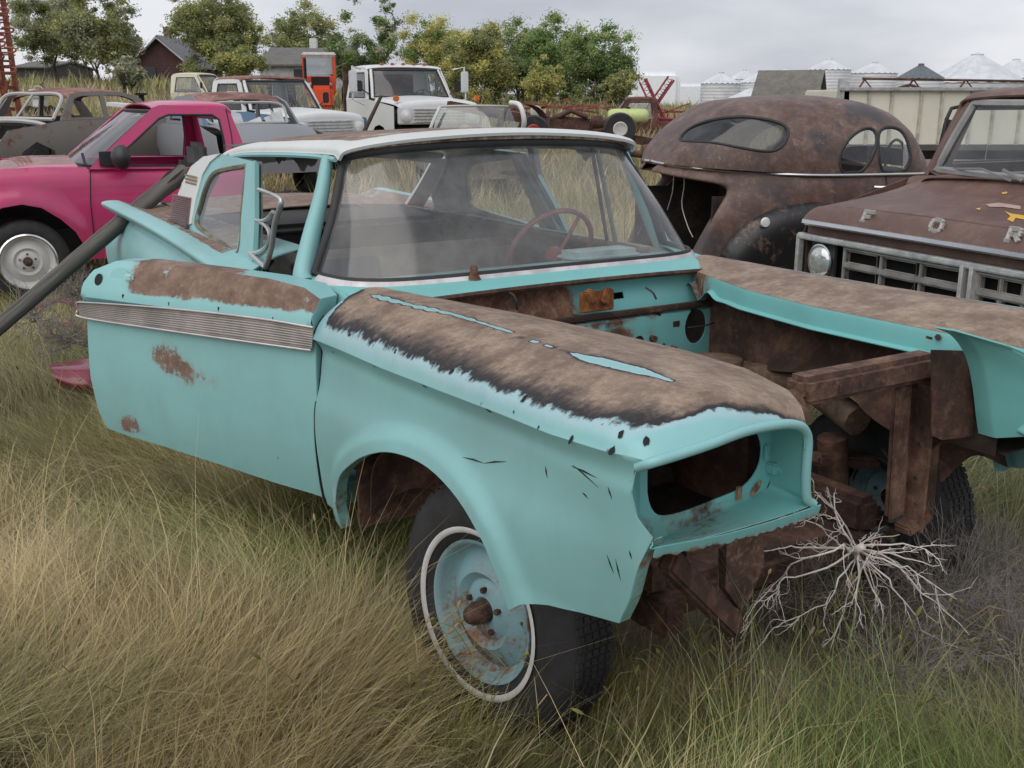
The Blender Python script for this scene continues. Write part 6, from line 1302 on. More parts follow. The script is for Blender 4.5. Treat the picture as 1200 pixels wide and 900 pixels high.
# ---- generic trucks and wrecks in the yard
def stdtruck(name, u, v, Y, yaw, label, paint, roofm=None, lower=None, S=1., bed=None, cat='pickup truck', group=None, face=None, WB=2.9, z0=0, holes_glass=True, lift=0., hoodm=None, cabx=(-.35, -1.75)):
    """origin under the middle of the front wheels; (u, v) = pixel of the windscreen base centre"""
    p = at(u, v, Y); F = Frame(p.x, p.y, yaw, 0)
    off = F.M.to_3x3() @ Vector((.55 * S, 0, 0)); F = Frame(p.x + off.x, p.y + off.y, yaw, p.z - 1.13 * S - lift)
    o = empty(name, F.M @ Matrix.Scale(S, 4), label, cat, group); b = 1.10 + lift
    side = [(.72, .45), (.74, b - .12), (-.55, b), (cabx[1], b), (cabx[1], .42), (-.62, .42), (-.48, .52), (-.40, .72), (-.22, .86), (0, .90), (.22, .86), (.40, .72), (.46, .50), (.50, .45)]
    gh = [(-.56, b - .01), (-.86, b + .55), (-1.02, b + .60), (cabx[1] + .12, b + .60), (cabx[1] + .02, b + .52), (cabx[1], b - .01)]
    hl = [(-.70, b + .03), (-.94, b + .49), (cabx[1] + .20, b + .49), (cabx[1] + .14, b + .03)]
    body(o, dict(W=.88, belt=b, paint=paint, lower=lower or paint, hoodm=hoodm or paint, side=side, gh=gh, holes=[hl], tumble=.20, step=.12, side_glass=holes_glass, hood=[(.76, b - .22), (.74, b - .06), (.62, b - .005), (.1, b + .04), (-.40, b + .06)], hood_w=.76, crown=.05,
         roof=[(-.84, b + .56), (-.92, b + .60), (-1.2, b + .615), (cabx[1] + .2, b + .605), (cabx[1] + .06, b + .57)], roof_w=.76, roofm=roofm or paint, ws=((-.52, b + .04, .76), (-.84, b + .54, .66)), bow=.13, rear_x=cabx[1], roof_wear=.3, gasket=.02))
    # face
    t = MB(); t.box((.74, 0, b - .28), (.06, 1.62, .30), None, .02); fp = t.build('front_panel', paint, o)
    t = MB()
    for k in range(5): t.box((.785, 0, b - .39 + k * .055), (.03, 1.02, .020), None, .006)
    t.build('grille', face or CH2, fp)
    for s in (1, -1):
        t = MB(); t.lathe([(.10, .0), (.105, .03), (.085, .035), (.06, .05), (0, .055)], (.765, s * .66, b - .28), 'X', 20); t.build('headlight', MATS['lens'], fp)
    t = MB(); t.box((.86, 0, .52), (.10, 1.80, .16), None, .03); t.build('front_bumper', CH2, o)
    t = MB(); t.box((-.0, 0, .62), (1.1, 1.4, .4), None, .1); t.box((-2.0, 0, .5), (3.2, .7, .18)); t.build('chassis', BLACK, o)
    for s in (1, -1): t = MB(); t.tube([(-.60, s * .84, b + .10), (-.62, s * 1.0, b + .2)], .012, 5); t.box((-.62, s * 1.02, b + .24), (.04, .14, .20), None, .02); t.build('mirror', GASKET, o)
    if bed == 'box':
        for s in (1, -1): panel('bed_side', [(cabx[1] - .05, .5), (cabx[1] - .05, b - .02), (cabx[1] - 2.2, b - .02), (cabx[1] - 2.2, .5), (-WB - .45, .5), (-WB - .3, .8), (-WB, .9), (-WB + .3, .8), (-WB + .45, .5)], [], lambda x, z: (x, s * .88 + 0 * x, z), .15, lower or paint, o, .04)
        t = MB(); t.box((cabx[1] - 1.1, 0, .7), (2.1, 1.7, .05)); t.box((cabx[1] - 2.2, 0, b - .25), (.05, 1.75, .5), None, .01); t.build('bed_floor', lower or paint, o)
    wheels(o, (0, -WB), .86, .36, .2, .2, .36, WHR)
    return o, F
WHT = worn('white_truck_paint', (.66, .67, .66), RUST, amount=.17, scale=3, rough=.35, dirt=.25)
BLU = worn('faded_blue', (.12, .22, .36), RUST, amount=.22, scale=3, rough=.4, dirt=.3)
RROOF = rust('roof_rust', 3, ((.13, .05, .04), (.24, .11, .085), (.33, .20, .17)), .7)
CREAMP = worn('cream_paint', (.62, .60, .47), RUST, amount=.12, rough=.5)
bt, BF = stdtruck('blue_white_pickup', 335, 128, 20.5, rad(-42), 'two tone blue and white pickup with a rusty roof, facing right', WHT, RROOF, BLU, bed='box', group=None)
wt_, WF = stdtruck('white_truck', 482, 117, 25, rad(-62), 'large white farm truck with square slatted grille and tall mirrors', WHT, lift=.25, S=1.2, cat='truck', WB=3.4)
bb = 1.35
t = MB(); t.box((-2.9, 0, 1.0), (2.6, 2.0, .12), None, .02); t.box((-1.85, 0, 1.5), (.05, 1.8, .9)); t.build('flat_deck', FRAME, wt_)
for s in (1, -1):
    t = MB(); t.tube([(-.70, s * .95, bb + .55), (-.60, s * 1.15, bb + .60), (-.58, s * 1.17, bb + .0), (-.62, s * .93, bb - .1)], .018, 5); t.box((-.58, s * 1.15, bb + .32), (.05, .16, .40), None, .02); t.build('tall_mirror', WHT, wt_)
    t = MB(); t.box((.66, s * .80, bb + .02), (.12, .09, .10), None, .02); t.build('marker_lamp', plain('orange_lens', (.6, .16, .03), .3), wt_)
t = MB()
for k in range(5): t.box((-.92, (k - 2) * .22, bb + .645), (.06, .07, .05), None, .012)
t.build('roof_marker', plain('amber', (.35, .12, .08), .3), wt_)
t = MB(); t.bar((-.45, -1.25, bb + .25), (.1, -1.45, .35), .05, .05); 
cc_, CF = stdtruck('cream_pickup', 254, 108, 36, rad(-8), 'small cream coloured truck cab standing alone before the trees', CREAMP, bed=None)
op_, OF = stdtruck('rusty_old_pickup', 722, 139, 30, rad(172), 'dark red rusted antique pickup at the end of the scrap row', rust('oxide_red', 3, ((.05, .018, .014), (.11, .038, .028), (.17, .075, .055)), .8), bed='box', S=.95)
tk = empty('spray_tank', at(736, 136, 27.5), 'lime yellow plastic spray tank lying on the rusty antique pickup', 'tank')
t = MB(); t.lathe([(0, -.52), (.12, -.51), (.17, -.44), (.18, -.3), (.185, 0), (.18, .3), (.17, .44), (.12, .51), (0, .52)], (0, 0, 0), 'X', 24); t.build('shell', plain('lime_plastic', (.48, .55, .22), .4, var=.1), tk)
t = MB(); t.lathe([(.05, 0), (.05, .05), (0, .06)], (0, 0, .17), 'Z', 12); t.build('filler_cap', BLACK, tk)
for x in (-.3, .3): t = MB(); t.box((x, 0, -.19), (.06, .34, .06)); t.build('cradle', FRAME, tk)

def wreck(name, u, v, Y, yaw, label, paint, roofm, kind, sc=.83):
    """rounded old sedan shell; origin below roof centre; (u,v) pixel of roof top centre"""
    p = at(u, v, Y); F = Frame(p.x, p.y, yaw, p.z - 1.52 * sc); o = empty(name, F.M @ Matrix.Scale(sc, 4), label, 'car'); b = 1.05
    prof = [(.62, b + .10), (.50, b + .36), (.30, b + .44), (0, b + .47), (-.5, b + .45), (-.85, b + .36), (-1.12, b + .12)]
    rows = []
    for x, z in prof[1:6]:
        k = .60 if -.7 < x < .4 else .57; rows.append([(x, -k - .06, z - .10), (x, -k, z - .03), (x, -k * .5, z + .005), (x, 0, z + .012), (x, k * .5, z + .005), (x, k, z - .03), (x, k + .06, z - .10)])
    G = grid(rows, 30, 24); sheet('roof', G, roofm, o, .012, {'wear': np.full(720, .6)})
    gh = [(.80, b), (.52, b + .38), (.3, b + .42), (-.5, b + .42), (-.86, b + .34), (-1.2, b)]
    h1 = [(.60, b + .04), (.45, b + .33), (.28, b + .36), (-.06, b + .36), (-.06, b + .04)]; h2 = [(-.14, b + .04), (-.14, b + .36), (-.5, b + .36), (-.72, b + .30), (-.92, b + .04)]
    for s in (1, -1):
        panel('cab_side', gh, [h1, h2], lambda x, z: (x, s * (.76 - .22 * (z - b)), z), .08, paint, o, .03, {'wear': lambda x, z: .3 + 0 * x})
        sd_ = [(1.95, .35), (2.0, .75), (1.8, b - .12), (.8, b), (-1.2, b), (-2.1, b - .12), (-2.3, .7), (-2.25, .4), (-1.85, .4), (-1.75, .65), (-1.45, .78), (-1.15, .65), (-1.05, .35), (.95, .35), (1.05, .62), (1.35, .76), (1.62, .62), (1.72, .35)]
        panel('side_panel', sd_, [], lambda x, z: (x, s * (.80 + .06 * np.sin(np.clip((z - .3) / .75, 0, 1) * 3.1)), z), .1, paint, o, .01, {'wear': lambda x, z: .3 + 0 * x})
    G = grid([[(-1.22, -.72, b), (-1.25, 0, b + .02), (-1.22, .72, b)], [(-1.9, -.70, b - .05), (-1.95, 0, b), (-1.9, .70, b - .05)], [(-2.3, -.68, .75), (-2.38, 0, .78), (-2.3, .68, .75)], [(-2.32, -.7, .4), (-2.4, 0, .4), (-2.32, .7, .4)]], 16, 16); sheet('boot_lid', G, paint, o, .01, {'wear': np.full(256, .3)})
    t = MB(); t.box((-.4, 0, b - .28), (.2, 1.4, .5), Matrix.Rotation(-.2, 3, 'Y'), .06); t.box((-.1, 0, .45), (2.6, 1.5, .05)); t.build('seat', SEATM, o)
    t = MB(); S_ = Matrix.Translation((.32, .34, b + .02)) @ Matrix.Rotation(rad(-50), 4, 'Y'); t.tube([S_ @ Vector((.2 * math.cos(a), .2 * math.sin(a), 0)) for a in np.linspace(0, 6.283, 24, endpoint=False)], .012, 5, closed=True); t.tube([S_ @ Vector((-.2, 0, 0)), S_ @ Vector((.2, 0, 0))], .008, 4); t.build('steering_wheel', GASKET, o)
    wheels(o, (1.35, -1.45), .80, .33, .17, .19, .33, MATS['hub_rust'])
    return o, F, b
SCR0 = rust('hulk_tan', 3, ((.10, .075, .05), (.20, .16, .11), (.30, .26, .19)))
GBR = worn('old_grey_brown', (.20, .19, .17), RUST, amount=.42, scale=3, rough=.6, dirt=.4)
o, F, b = wreck('stripped_sedan', 76, 104, 14.5, rad(243), 'stripped old sedan with rust red roof and missing bonnet behind the magenta pickup', GBR, RROOF, 0)
# screen frame with centre bar and the bare cowl arch
t = MB(); t.tube(crs([(.86, -.68, b + .02), (.62, -.62, b + .36), (.60, 0, b + .39), (.62, .62, b + .36), (.86, .68, b + .02)], 24), .028, 6); t.tube([(.98, 0, b + .02), (.62, 0, b + .38)], .018, 6); t.tube(crs([(.86, -.68, b + .02), (.98, 0, b + .03), (.86, .68, b + .02)], 12), .03, 6); t.build('screen_frame', worn('silver_grey', (.42, .42, .41), RUST, amount=.25, rough=.4), o)
t = MB(); t.tube(crs([(.95, -.78, b - .12), (1.02, -.5, b - .03), (1.08, 0, b), (1.02, .5, b - .03), (.95, .78, b - .12)], 24), .035, 6); t.build('cowl_rim', MATS['silver_grey'], o)
t = MB(); t.box((1.0, 0, .72), (.03, 1.4, .5)); t.build('bulkhead', BLACK, o)
for s in (1, -1): t = MB(); t.bar((1.05, s * .3, .95), (1.9, s * .62, .72), .04, .04); t.lathe([(.10, 0), (.11, .05), (.09, .06), (0, .08)], (2.0, s * .62, .80), 'X', 16); t.build('headlight', chrome('ringb', (.5, .5, .5), .3), o)
o, F, b = wreck('broken_window_sedan', 264, 109, 14.5, rad(122), 'old sedan shell with patchy black and rust roof and shattered back window', worn('grey_primer', (.22, .23, .25), RUST, amount=.35, scale=3, rough=.6), RROOF, 1)
t = MB(); t.tube(crs([(-1.12, -.60, b + .03), (-.98, -.55, b + .30), (-.95, 0, b + .33), (-.98, .55, b + .30), (-1.12, .60, b + .03), (-1.18, 0, b + .03), (-1.12, -.60, b + .03)], 40), .022, 6); t.build('rear_window_frame', MATS['silver_grey'], o)
for k, (y0_, y1_, h0, h1_) in enumerate([(-.55, -.25, .22, .10), (-.2, .05, .12, .03), (.1, .35, .16, .25), (.35, .56, .08, .20), (-.5, -.35, .05, .25)]):
    mk('glass_shard', [(-1.12, y0_, b + .04), (-1.15, y1_, b + .04), (-1.04, y1_, b + h1_), (-1.02, y0_, b + h0)], [(0, 1, 2, 3)], plain('frosted_shard', (.5, .52, .52), .2, var=.1), o, smooth=False)
t = MB(); t.box((-1.1, 0, .62), (.03, 1.3, .6)); t.build('rear_bulkhead', BLACK, o)
# a lone windscreen on a stripped hulk
p = at(560, 153, 17); F = Frame(p.x, p.y, rad(-80), p.z - 1.0); o = empty('roofless_hulk', F.M, 'low stripped hulk with greenish windscreen and white curved pillar in front of the white truck', 'car')
arc = lambda x, y, z, k: [(x - k, -y, z), (x, -y * .6, z + .01), (x + .03, 0, z + .015), (x, y * .6, z + .01), (x - k, y, z)]
G = grid([arc(0, .68, 1.0, .22), arc(-.16, .62, 1.22, .18), arc(-.28, .56, 1.36, .14)], 24, 8); sheet('windscreen', G, glass('green_glass', (.55, .66, .58), .35, .06, .35), o, 0)
t = MB(); t.tube([tuple(p) for p in G[-1]], .022, 6); t.tube([tuple(p) for p in G[0]], .03, 6); t.build('screen_frame', MATS['silver_grey'], o)
t = MB(); t.tube(crs([(-.42, .60, 1.42), (-.16, .70, 1.38), (-.10, .76, 1.15), (-.25, .76, .95)], 16), .04, 8); t.tube(crs([(-.28, -.56, 1.36), (-.2, -.70, 1.1), (-.22, -.74, .95)], 12), .025, 6); t.build('pillar', WHT, o, split=True)
G = grid([[(.02, -.75, .95), (.05, 0, 1.0), (.02, .75, .95)], [(.4, -.75, .9), (.45, 0, .93), (.4, .75, .9)], [(.7, -.72, .75), (.75, 0, .78), (.7, .72, .75)], [(.7, -.72, .3), (.75, 0, .3), (.7, .72, .3)]], 14, 14); sheet('body_shell', G, SCR0, o, .01)
for s in (1, -1): t = MB(); t.box((-.9, s * .78, .62), (3.4, .05, .6), None, .02); t.build('side_panel', SCR0, o)
t = MB(); t.box((-.9, 0, .4), (3.3, 1.5, .05)); t.box((-.15, 0, .9), (.2, 1.4, .12), None, .03); t.build('floor_pan', FRAME, o)
wheels(o, (.35, -2.1), .78, .32, .17, .19, .32, MATS['hub_rust'])

# ---- red tractor
Yt = 38; p = at(376, 128, Yt); tr = empty('red_tractor', Matrix.Translation((p.x, p.y, tz(p.x, p.y))) @ Matrix.Rotation(rad(-78), 4, 'Z'), 'orange red articulated tractor with a glass cab and black dual tyres', 'tractor')
k_ = scl_(Yt); zc_ = lambda v: vz(v, Yt, 376) - tz(p.x, p.y); RED = worn('tractor_red', (.70, .075, .02), RUST, amount=.15, rough=.4, dirt=.2)
z1, z2 = zc_(98), zc_(66); w_ = 17 * k_
t = MB()
for sx in (-1, 1):
    for sy in (-1, 1): t.box((sx * w_ * .9, sy * w_, (z1 + z2) / 2), (.10, .10, z2 - z1), None, .02)
t.box((0, 0, z1 - .15), (w_ * 2, w_ * 2.1, .45), None, .05); t.box((w_ * .9, 0, z1 + .12), (.08, w_ * 2, .25)); t.build('cab', RED, tr)
t = MB(); t.box((0, 0, z2 + .05), (w_ * 2.2, w_ * 2.3, .14), None, .05); t.build('cab_roof', plain('tractor_white', (.62, .62, .6), .5), tr)
for pl in ([(w_ * .9, -w_ + .06, z1 + .3), (w_ * .9, w_ - .06, z1 + .3), (w_ * .9, w_ - .06, z2), (w_ * .9, -w_ + .06, z2)], [(-w_ * .8, -w_, z1 + .1), (w_ * .8, -w_, z1 + .1), (w_ * .8, -w_, z2), (-w_ * .8, -w_, z2)], [(-w_ * .8, w_, z1 + .1), (w_ * .8, w_, z1 + .1), (w_ * .8, w_, z2), (-w_ * .8, w_, z2)], [(-w_ * .9, -w_ + .06, z1 + .1), (-w_ * .9, w_ - .06, z1 + .1), (-w_ * .9, w_ - .06, z2), (-w_ * .9, -w_ + .06, z2)]):
    glasspane('cab_window', pl, glass('cab_glass', (.7, .78, .8), .6, .05, .2), tr)
t = MB(); t.box((w_ + .75, 0, z1 - .45), (1.5, w_ * 1.5, .75), None, .12); t.build('engine_hood', RED, tr)
t = MB()
for i in range(4): t.box((w_ + .1, (i - 1.5) * .22, z1 - .02), (.10, .12, .10), None, .03)
t.build('lamp', MATS['lens'], tr)
t = MB(); t.tube([(w_ + .6, -.5, z1 - .2), (w_ + .6, -.5, z2 - .1)], .05, 8); t.build('exhaust_pipe', BLACK, tr)
for x in (w_ + .55, -1.6):
    for y in (-1.55, -1.05, 1.05, 1.55):
        t = MB(); R = 13 * k_ * 1.05; t.lathe([(R * .5, -.18), (R * .86, -.2), (R, -.14), (R, .14), (R * .86, .2), (R * .5, .18), (R * .42, 0), (R * .5, -.18)], (x, y, R), 'Y', 28)
        for i in range(22): a = i * 2 * math.pi / 22; t.box((x + R * math.cos(a), y, R + R * math.sin(a)), (.07, .34, .07), Matrix.Rotation(-a, 3, 'Y'))
        ty = t.build('tyre', RUBBER, tr); t = MB(); t.lathe([(R * .5, -.1), (R * .4, -.06), (.1, -.05), (0, -.08)], (x, y, R), 'Y', 20); t.build('rim', RED, ty)
t = MB(); t.box((-.6, 0, .9), (3.2, .6, .35)); t.build('chassis', BLACK, tr)
# ---- white runabout machine far left
Yq = 30; p = at(45, 107, Yq); q = empty('white_quad', Matrix.Translation((p.x, p.y, tz(p.x, p.y) + .12)) @ Matrix.Scale(.62, 4), 'little white machine with hooped handlebar between the left trees and the stripped sedan', 'machine'); zq = p.z - tz(p.x, p.y) + .1
t = MB(); t.box((0, 0, zq), (.75, .9, .22), None, .07); t.box((-.1, 0, zq + .2), (.5, .6, .14), None, .05); t.box((0, 0, zq - .3), (.4, .6, .4), None, .03); t.build('body', WHT, q)
t = MB(); t.tube(crs([(-.25, 0, zq + .1), (-.15, 0, zq + .36), (.05, 0, zq + .40), (.2, 0, zq + .30), (.3, 0, zq + .1)], 14), .025, 6); t.build('handlebar', plain('steel_grey', (.4, .4, .4), .4, .4), q)
for sx in (-.3, .3):
    for sy in (-.4, .4): t = MB(); t.lathe([(.08, -.08), (.2, -.09), (.23, 0), (.2, .09), (.08, .08)], (sx, sy, .23), 'Y', 18); t.build('tyre', RUBBER, q)

# ---- stacked cultivator at the far left edge
Yc = 15.5; p = at(10, 150, Yc); hs = empty('folded_cultivator', Matrix.Translation((p.x, p.y, tz(p.x, p.y))), 'folded rust red cultivator with rows of curved tines at the left edge', 'farm implement')
g0 = tz(p.x, p.y); hz_ = lambda v: vz(v, Yc, 10) - g0; CRD = rust('implement_red', 5, ((.12, .035, .02), (.27, .075, .04), (.38, .16, .09)), .7)
t = MB()
for i, u in enumerate((-10, -2, 6, 13)):
    x = ux(u, Yc) - p.x; t.bar((x, (i - 1.5) * .18, 0), (x + .02 - .10, (i - 1.5) * .18, hz_(-30)), .06, .06)
for v in (100, 125, 150): t.bar((ux(-16, Yc) - p.x, -.3, hz_(v)), (ux(20, Yc) - p.x, -.1, hz_(v + 3)), .06, .05)
for (u0_, v0_, u1_, v1_) in [(-6, 175, 2, 60), (26, 150, 6, 30), (0, 165, 24, 95)]: t.bar((ux(u0_, Yc) - p.x, -.4, hz_(v0_)), (ux(u1_, Yc) - p.x, -.35, hz_(v1_)), .05, .05)
t.build('frame', CRD, hs)
for i in range(13):
    v = -5 + i * 7.6; z = hz_(v); l = .20 + .10 * math.sin(i * 2.3) + .06
    t = MB(); t.tube(crs([(-.22, -.2, z), (0, -.25, z + .015), (l * .8, -.25, z + .01), (l, -.25, z + .045), (l * .9, -.25, z + .075), (l * .55, -.25, z + .08)], 14), .014, 5); t.bar((-.22, -.2, z), (l * .5, .1, z - .01), .03, .02); t.build('tine', CRD, hs)
t = MB(); t.bar((ux(13, Yc) - p.x, -.45, hz_(120)), (ux(4, Yc) - p.x, -.45, hz_(60)), .03, .03); t.bar((ux(20, Yc) - p.x, -.45, hz_(140)), (ux(12, Yc) - p.x, -.45, hz_(70)), .03, .03); t.build('yellow_link', plain('faded_yellow', (.42, .27, .06), .6, var=.4), hs)
t = MB(); t.box((ux(10, Yc) - p.x, -.1, hz_(158)), (.4, .5, .3), None, .04); t.build('hitch_block', plain('machine_orange', (.50, .13, .04), .6, var=.4), hs)

# ---- scrap row: frame rails, axles, boxes and a disc frame
def scrap(name, u, v, Y, label, cat, fn_, mat=None, yaw=0, group=None):
    p = at(u, v, Y); g = tz(p.x, p.y); o = empty(name, Matrix.Translation((p.x, p.y, g)) @ Matrix.Rotation(yaw, 4, 'Z'), label, cat, group); fn_(o, p.z - g, scl_(Y)); return o
SCR = rust('scrap_rust', 4, ((.035, .018, .014), (.095, .04, .028), (.17, .085, .06)))
def f_chassis(o, z, k):
    for s in (0, 1):
        t = MB(); t.bar((-2.1, s * .8, z + .42), (2.2, s * .8, z - .35), .07, .16); t.build('rail', SCR, o)
    t = MB()
    for i in range(6): f = i / 5; t.bar((-2.0 + f * 4.1, 0, z + .40 - f * .73), (-2.0 + f * 4.1, .8, z + .40 - f * .73), .06, .10)
    t.build('crossbar', SCR, o)
    for x, zz, c3 in ((-.35, -.10, (.35, .04, .03)), (1.4, -.05, (.5, .48, .46))):
        t = MB(); t.lathe([(.13, -.1), (.30, -.11), (.33, 0), (.30, .11), (.13, .1)], (x, -.15, z + zz), 'Y', 24); ty = t.build('tyre', RUBBER, o); t = MB(); t.lathe([(.15, -.105), (.13, -.12), (.05, -.09), (0, -.1)], (x, -.15, z + zz), 'Y', 18); t.build('rim', plain('rim_%.2f' % c3[0], c3, .5), ty)
scrap('truck_chassis', 645, 148, 22, 'rusty bare truck chassis sloping down to the right with one red wheel', 'chassis', f_chassis)
def f_axle(o, z, k):
    t = MB(); t.tube([(-1.0, 0, z), (1.0, .2, z - .25)], .06, 8); t.tube([(.0, .05, z - .10), (.05, .05, z - .12)], .18, 12); t.bar((-.9, 0, z + .12), (.7, .3, z - .3), .05, .05); t.build('tube', SCR, o)
    for x, zz in ((-1.0, 0), (1.0, -.25)): t = MB(); t.lathe([(0, -.06), (.17, -.05), (.19, .03), (0, .05)], (x, (x > 0) * .2, z + zz), 'X', 16); t.build('drum', SCR, o)
scrap('rear_axle', 690, 165, 18.5, 'rusty axle with hub drums lying nearest the turquoise roof', 'axle', f_axle)
scrap('rear_axle', 640, 133, 27, 'dark axle propped level across the middle of the scrap row', 'axle', f_axle, yaw=rad(12))
def f_rake(o, z, k):
    t = MB()
    for i in range(7): f = i / 6; t.tube(crs([(-1.2 + f * 2.4, 0, z), (-1.15 + f * 2.4, -.1, z - .25), (-1.25 + f * 2.4, -.2, z - .4)], 8), .015, 5)
    t.build('tine', SCR, o); t = MB(); t.bar((-1.3, 0, z), (1.3, 0, z + .10), .06, .06); t.bar((-1.0, .4, z + .2), (1.3, .3, z - .1), .05, .05); t.bar((-.4, 0, z), (.5, 0, z + .32), .06, .04); t.build('frame', rust('implement_oxide', 4, ((.14, .03, .025), (.26, .06, .045), (.3, .13, .1))), o)
scrap('hay_rake', 648, 128, 30, 'red oxide hay rake frame with an arm raised to the right', 'farm implement', f_rake)
scrap('hay_rake', 790, 133, 36, 'red oxide rake frame low in the weeds right of the antique pickup', 'farm implement', f_rake)
scrap('hay_rake', 700, 128, 40, 'distant oxide frame just left of the antique pickup cab', 'farm implement', f_rake, yaw=.4)
def f_fender(o, z, k):
    G = grid([[(.6 * math.cos(a) * 1.0, y, z - .35 + .55 * math.sin(a)) for a in np.linspace(.1, 3.0, 9)] for y in (-.2, -.1, 0, .12)], 20, 6); sheet('panel', G, SCR, o, .01)
scrap('loose_fender', 595, 138, 20, 'curved loose rusty fender leaning beside the pale pillar', 'fender', f_fender)
scrap('loose_fender', 612, 133, 24, 'second curved fender behind the chassis, darker and higher', 'fender', f_fender, yaw=.5)
def f_engine(o, z, k):
    t = MB(); t.box((0, 0, z), (.8, .5, .4), Matrix.Rotation(.1, 3, 'Y'), .06); t.build('block', SCR, o); t = MB(); t.tube([(-.3, -.2, z + .18), (.0, -.28, z + .32), (.3, -.2, z + .2)], .05, 8); t.tube([(.4, 0, z + .1), (.6, 0, z + .12)], .12, 12); t.build('manifold', SCR, o)
scrap('scrap_engine', 668, 150, 20, 'blocky rusted engine sitting in the middle of the scrap row', 'engine', f_engine)
def f_white(o, z, k):
    t = MB(); t.lathe([(0, -.1), (.13, -.08), (.15, 0), (.13, .08), (0, .1)], (0, 0, z), 'Y', 18); t.build('drum', plain('dull_white', (.45, .42, .38), .5), o); t = MB(); t.tube([(0, 0, z - .1), (.1, 0, 0)], .04, 6); t.build('stand', SCR, o)
scrap('white_drum', 628, 131, 26, 'small dull white drum perched among the scrap', 'drum', f_white)
# leaning plank over the pile + slanting post by the white truck
o = empty('leaning_post', at(440, 150, 16.5), 'thin dark post leaning across the front of the white truck', 'post'); t = MB()
a, b = at(424, 160, 16.5) - o.location, at(447, 112, 16.5) - o.location; t.tube([a, (a + b) / 2, b], [.035, .03, .025], 8); t.build('shaft', plain('dark_wood', (.07, .06, .05), .9), o)
# ---- folding red auger frame
Ya = 30; p = at(775, 165, Ya); au = empty('folded_auger_frame', Matrix.Translation((p.x, p.y, tz(p.x, p.y))), 'crossed pink red folding lattice frame standing by the white tank', 'farm implement'); g0 = tz(p.x, p.y)
AM = plain('auger_red', (.30, .05, .07), .6, var=.35, scale=4)
def ap(u, v, dy=0): q = at(u, v, Ya); return Vector((q.x - p.x, dy, q.z - g0))
def lattice(name, q0, q1, w_, n):
    t = MB(); off = Vector((0, w_, 0)); d = (q1 - q0).normalized(); sd_ = Vector((0, 1, 0)).cross(d) * .20
    for o2 in (Vector((0, 0, 0)), sd_, off): t.tube([q0 + o2, q1 + o2], .028, 5)
    for i in range(n): f, g = i / n, (i + .5) / n; t.tube([q0.lerp(q1, f), q0.lerp(q1, g) + sd_, q0.lerp(q1, (i + 1) / n)], .013, 4); t.tube([q0.lerp(q1, f), q0.lerp(q1, g) + off], .012, 4)
    t.build(name, AM, au)
lattice('lattice_arm', ap(757, 92), ap(782, 145), .4, 8); lattice('lattice_arm', ap(790, 94), ap(760, 140, .3), .4, 8); lattice('lattice_arm', ap(758, 138), ap(800, 140), .5, 6)
t = MB()
for u in (758, 766, 774, 782, 790): t.tube([ap(u, 133), ap(u + 4, 165)], .02, 4); t.tube([ap(u + 4, 133, .5), ap(u - 2, 165, .5)], .02, 4)
for v in (140, 150, 158): t.tube([ap(754, v), ap(790, v)], .02, 4)
t.build('base_frame', AM, au)
for u in (762, 786): t = MB(); c_ = ap(u, 160, .25); t.lathe([(.1, -.08), (.24, -.09), (.27, 0), (.24, .09), (.1, .08)], tuple(c_), 'Y', 20); t.build('tyre', RUBBER, au)
o = empty('white_hood_panel', at(795, 152, 26), 'loose white sheet panel leaning by the folding lattice frame', 'panel'); t = MB(); t.add([(-.05, 0, -.35), (.55, .1, -.35), (.62, .1, .15), (.35, .05, .30), (.05, 0, .1), (-.05, .04, -.35), (.55, .14, -.35), (.62, .14, .15), (.35, .09, .30), (.05, .04, .1)], [(0, 1, 2, 3, 4), (9, 8, 7, 6, 5)] + [(i, (i + 1) % 5, 5 + (i + 1) % 5, 5 + i) for i in range(5)]); t.build('sheet', WHT, o)
# white board and a short post near the left trees
o = empty('white_board', at(150, 124, 22), 'long white board lying flat in the grass behind the stripped sedan', 'board'); t = MB(); t.box((0, 0, 0), (.7, .5, .08), Matrix.Rotation(.1, 3, 'Y'), .01); t.build('plank', WHT, o)
o = empty('short_post', Matrix.Translation(at(166, 118, 24)), 'stubby black post with flat cap beside the white board', 'post'); t = MB(); t.tube([(0, 0, -.4), (0, 0, .12)], .06, 10); t.box((0, 0, .14), (.2, .2, .05), None, .01); t.build('shaft', BLACK, o)
# ================================================================== near loose things
# weathered pole leaning in from the left
pa, pb = at(-12, 392, 5.4), at(213, 203, 6.7); d = (pb - pa).normalized(); pa0 = pa - d * 1.2
pole = empty('wooden_pole', Matrix.Translation(pa), 'grey weathered wooden pole slanting up over the back of the turquoise car', 'pole')
t = MB(); P = [pa0 - pa, Vector((0, 0, 0)), (pb - pa) * .5 + Vector((0, 0, .01)), (pb - pa) * .97, pb - pa]; r_ = [.040, .041, .047, .053, .047]
t.tube(crs([tuple(p) for p in P], 60), np.interp(np.linspace(0, 4, 60), range(5), r_) * (1 + .02 * np.sin(np.arange(60) * 1.7)), 20)
tt = NT('weathered_pole'); vd = tt.tc.outputs['Object']
q = Vector((1, 0, 0)).rotation_difference(d); mp = tt.n('ShaderNodeMapping', vector_type='POINT'); e_ = d.rotation_difference(Vector((1, 0, 0))).to_euler(); mp.inputs['Rotation'].default_value = e_; tt.ln(vd, mp.inputs[0])
g1 = tt.noise(9, 9, .75, vec=mp.outputs[0], stretch=(.10, 2.6, 2.6)); g2 = tt.noise(2.5, 5, .6, vec=mp.outputs[0]); c = tt.mix(tt.step(g1, .34, .66), (.045, .042, .038), (.165, .155, .14)); c = tt.mix(tt.math('MULTIPLY', tt.step(g2, .5, .7), .4), c, (.09, .085, .075)); tt.bump(g1, .9, .012)
t.build('shaft', tt.fin(c, .9), pole)
t = MB(); cr0 = pb - pa
